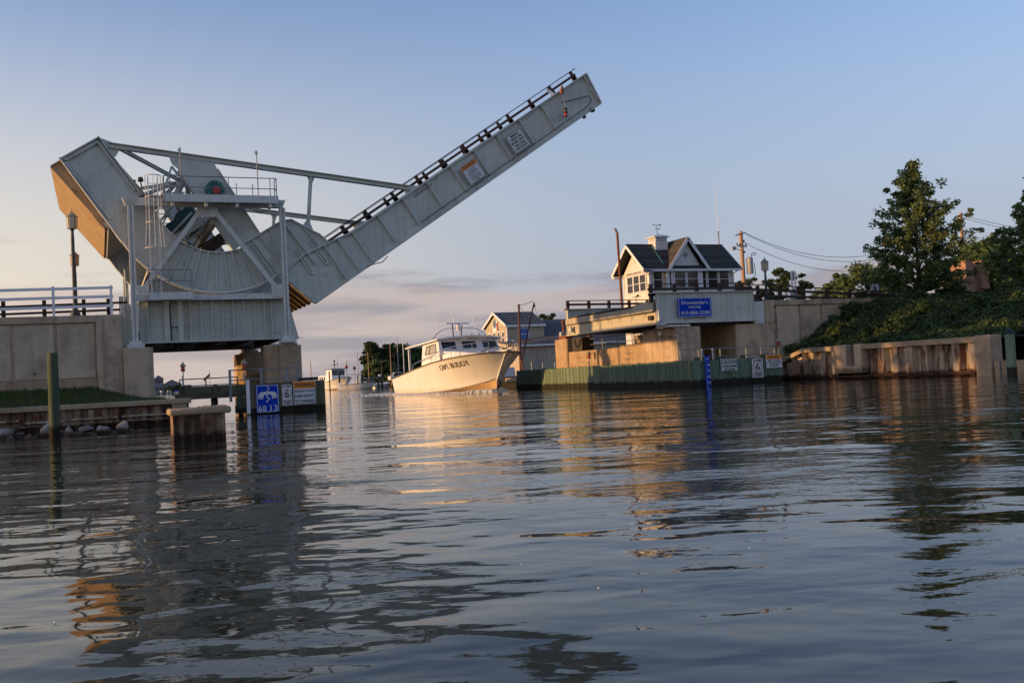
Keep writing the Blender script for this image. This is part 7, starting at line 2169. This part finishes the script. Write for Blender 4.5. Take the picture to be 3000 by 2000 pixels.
def clump_tree(name, label, x, y, z0, z1, rad, n, m, size, per, seed, group, crown_from=0.35, trunk_r=0.16, pine=False):
    R = random.Random(seed)
    t = thing(name, label, 'tree', (x, y, z0), group)
    b = MB()
    h = z1 - z0
    b.tube((x, y, z0), (x + R.uniform(-.2, .2), y, z0 + h * 0.9), trunk_r, 9, trunk_r * 0.3)
    cen, rr = [], []
    for i in range(n):
        f = crown_from + (1 - crown_from) * (i + 0.5) / n
        g = (f - crown_from) / (1 - crown_from)
        prof = math.sin(math.pi * min(1, 0.18 + 0.80 * g)) ** 0.7
        if pine:
            prof = 0.55 + 0.45 * math.sin(math.pi * g)
        l = rad * prof * R.uniform(0.35, 1.08)
        a = R.uniform(0, 2 * math.pi)
        e = (x + math.cos(a) * l, y + math.sin(a) * l, z0 + h * f + R.uniform(-0.03, 0.03) * h)
        limb(b, (x, y, z0 + h * (f - 0.08)), e, trunk_r * 0.3, 0.02, 0.15, R)
        cr = rad * R.uniform(0.20, 0.36) * (0.8 if pine else 1)
        cen.append(e)
        rr.append(cr)
        for _ in range(2):
            cen.append((e[0] + R.gauss(0, cr * 0.8), e[1] + R.gauss(0, cr * 0.8), e[2] + R.gauss(0, cr * 0.4)))
            rr.append(cr * R.uniform(0.4, 0.8))
    b.build('trunk', 'bark', t)
    leaves_mesh('crown', m, cen, rr, per, size, t, seed=seed, flat=0.6 if pine else 0.8)
    return t
for i, (x, y, z1, r, n, m, lb, pine, cf) in enumerate((
    (97.0, 111, 12.2, 4.0, 40, 'leaf', 'light green bushy tree left of the big conical tree', False, 0.12),
    (102.0, 112, 13.9, 4.6, 46, 'leaf', 'rounded bushy tree partly behind the left side of the big conical tree', False, 0.12),
    (106.5, 112, 13.6, 4.5, 40, 'leaf_dark', 'bushy tree mostly hidden behind the big conical tree', False, 0.12),
    (85.5, 120, 12.6, 2.6, 18, 'leaf_pine', 'low pine crown just right of the utility pole', True, 0.45),
    (89.5, 122, 13.2, 3.0, 20, 'leaf_pine', 'small pine left of the right road lamp', True, 0.45),
    (94.3, 121, 14.2, 3.4, 26, 'leaf_pine', 'rounded pine between the lamp and the upright gate arm', True, 0.4),
    (98.2, 124, 15.2, 3.2, 22, 'leaf_pine', 'taller open pine right of the upright gate arm', True, 0.4),
    (71.8, 64.2, 10.2, 3.2, 34, 'leaf_dark', 'dark bushy tree right of the brick pillars', False, 0.12),
    (76.4, 67.5, 11.0, 3.6, 36, 'leaf_dark', 'dark tree deep between the two conical trees', False, 0.12))):
    clump_tree('background_tree', lb, x, y, 3.6 if x < 84 and y < 70 else 1.0, z1, r, n, m, 0.28 if not pine else 0.26, 110, 60 + i, 'trees behind the right bank', crown_from=cf, pine=pine)
for i, (x, y, z1, r, n, m, lb, pine, cf) in enumerate((
    (60.8, 232, 10.4, 3.4, 34, 'leaf_pine', 'tall pine up the channel, leftmost of the far trees', True, 0.4),
    (59.2, 226, 5.2, 2.6, 22, 'leaf', 'light green round bush below the leftmost far pine', False, 0.1),
    (61.8, 226, 5.6, 2.8, 24, 'leaf', 'light green round bush right below the far pine', False, 0.1),
    (63.6, 234, 9.6, 3.6, 30, 'leaf_pine', 'far pine second from the left up the channel', True, 0.25),
    (66.8, 236, 9.4, 3.8, 34, 'leaf_dark', 'dark far tree behind the masts', False, 0.1),
    (70.6, 238, 9.6, 4.0, 34, 'leaf_dark', 'dark far tree behind the charter boat aft post', False, 0.1),
    (74.8, 238, 8.6, 4.0, 30, 'leaf_dark', 'dark far tree behind the charter boat hardtop', False, 0.1),
    (64.8, 229, 5.0, 2.6, 20, 'leaf_dark', 'low dark bush under the far pines', False, 0.08),
    (78.0, 172, 11.3, 4.4, 34, 'leaf_pine', 'pine crown rising behind the shed roof right of the boathouse', True, 0.3),
    (84.5, 174, 9.2, 3.6, 26, 'leaf_pine', 'lower pine behind the shed, against the bridge span end', True, 0.3))):
    clump_tree('far_tree', lb, x, y, 0.9, z1, r, n, m, 0.42, 90, 90 + i, 'far trees up the channel', crown_from=cf, pine=pine, trunk_r=0.2)
for i, (x, y, z1, lb) in enumerate(((38.0, 608, 4.4, 'dark hedge in front of the low far house'), (42.5, 609, 4.8, 'dark hedge at the right of the low far house'), (47.0, 612, 4.2, 'dark hedge furthest right on the far shore'))):
    clump_tree('hedge', lb, x, y, 0.5, z1, 3.0, 14, 'leaf_dark', 0.8, 60, 120 + i, 'hedges on the far shore', crown_from=0.05)

# shrubs covering the right embankment
R = np.random.RandomState(4)
cen, rr = [], []
def lump(x, y):
    return 0.5 + 0.25 * (math.sin(x * 1.9 + y * 0.8) + math.sin(y * 2.3 - x * 1.1 + 1.0) * 0.7 + math.sin(x * 4.1 + y * 3.3) * 0.5)
while len(cen) < 2600:
    x = 36.9 + 22 * R.rand() ** 1.2
    y = 33.0 + 14.0 * R.rand() ** 0.8
    if y > 46.6 and x < 37.3:
        continue
    l_ = lump(x, y)
    if l_ < 0.22 and R.rand() < 0.8:
        continue
    z = bank_z(x, y) + 0.02 + 0.38 * max(0, l_) * R.rand() + 0.08 * R.rand()
    cen.append((x, y, z))
    rr.append(0.10 + 0.22 * R.rand())
sh = leaves_mesh('shrubs', 'leaf_shrub', cen, rr, 58, 0.095, seed=8)
struct(tag(sh, 'dense low green shrubs covering the right embankment', 'shrubs'), 'stuff')
cen = [(36.75 + 0.9 * R.rand(), 45.6 + 1.4 * R.rand(), 1.6 + 0.35 * R.rand()) for _ in range(60)]
wl = leaves_mesh('weeds', 'leaf', cen, [0.22] * 60, 40, 0.10, seed=12)
struct(tag(wl, 'bright green weeds behind the sloping end of the right bulkhead', 'weeds'), 'stuff')

# roadside trees on the left bank, beyond the left edge of the photo: they shade the right bulkhead
for i, (x, y, z1) in enumerate(((-30, 38.6, 11.4), (-31, 43.0, 14.0), (-32, 47.6, 14.6))):
    clump_tree('bank_tree', ['tree on the left bank nearer the water, outside the photo', 'middle tree on the left bank, outside the photo', 'tree on the left bank nearer the abutment, outside the photo'][i], x, y, 1.0, z1, 2.9, 60, 'leaf_dark', 0.42, 70, 140 + i, 'trees on the left bank', crown_from=0.12)

# single bushes standing out of the ground cover
for i, (x, y, h_, r_, m_, lb) in enumerate((
    (41.2, 46.2, 0.9, 0.7, 'leaf_shrub', 'round bush against the wing wall, highest up the bank'), (39.3, 45.2, 0.7, 0.6, 'leaf', 'small light bush low on the bank near the wing wall'),
    (43.0, 43.4, 1.1, 0.8, 'leaf_shrub', 'dense bush just left of the big conical tree trunk'), (46.6, 43.8, 1.2, 0.9, 'leaf_shrub', 'dense bush just right of the big conical tree trunk'),
    (48.6, 45.3, 1.3, 1.0, 'leaf_dark', 'dark bush between the two conical trees'), (50.2, 42.6, 1.4, 1.1, 'leaf', 'light bush left of the tree at the right edge'),
    (44.6, 40.2, 0.9, 0.8, 'leaf_dark', 'dark bush on the lower slope above the bulkhead'), (41.6, 41.0, 0.8, 0.7, 'leaf_dark', 'dark bush above the notch in the bulkhead'), (47.8, 40.6, 1.0, 0.9, 'leaf_dark', 'dark bush at the lower right of the slope'))):
    clump_tree('bush', lb, x, y, bank_z(x, y) - 0.05, bank_z(x, y) + h_ * 0.6, r_, 14, m_, 0.10, 90, 170 + i, 'bushes on the right bank', crown_from=0.1, trunk_r=0.03)
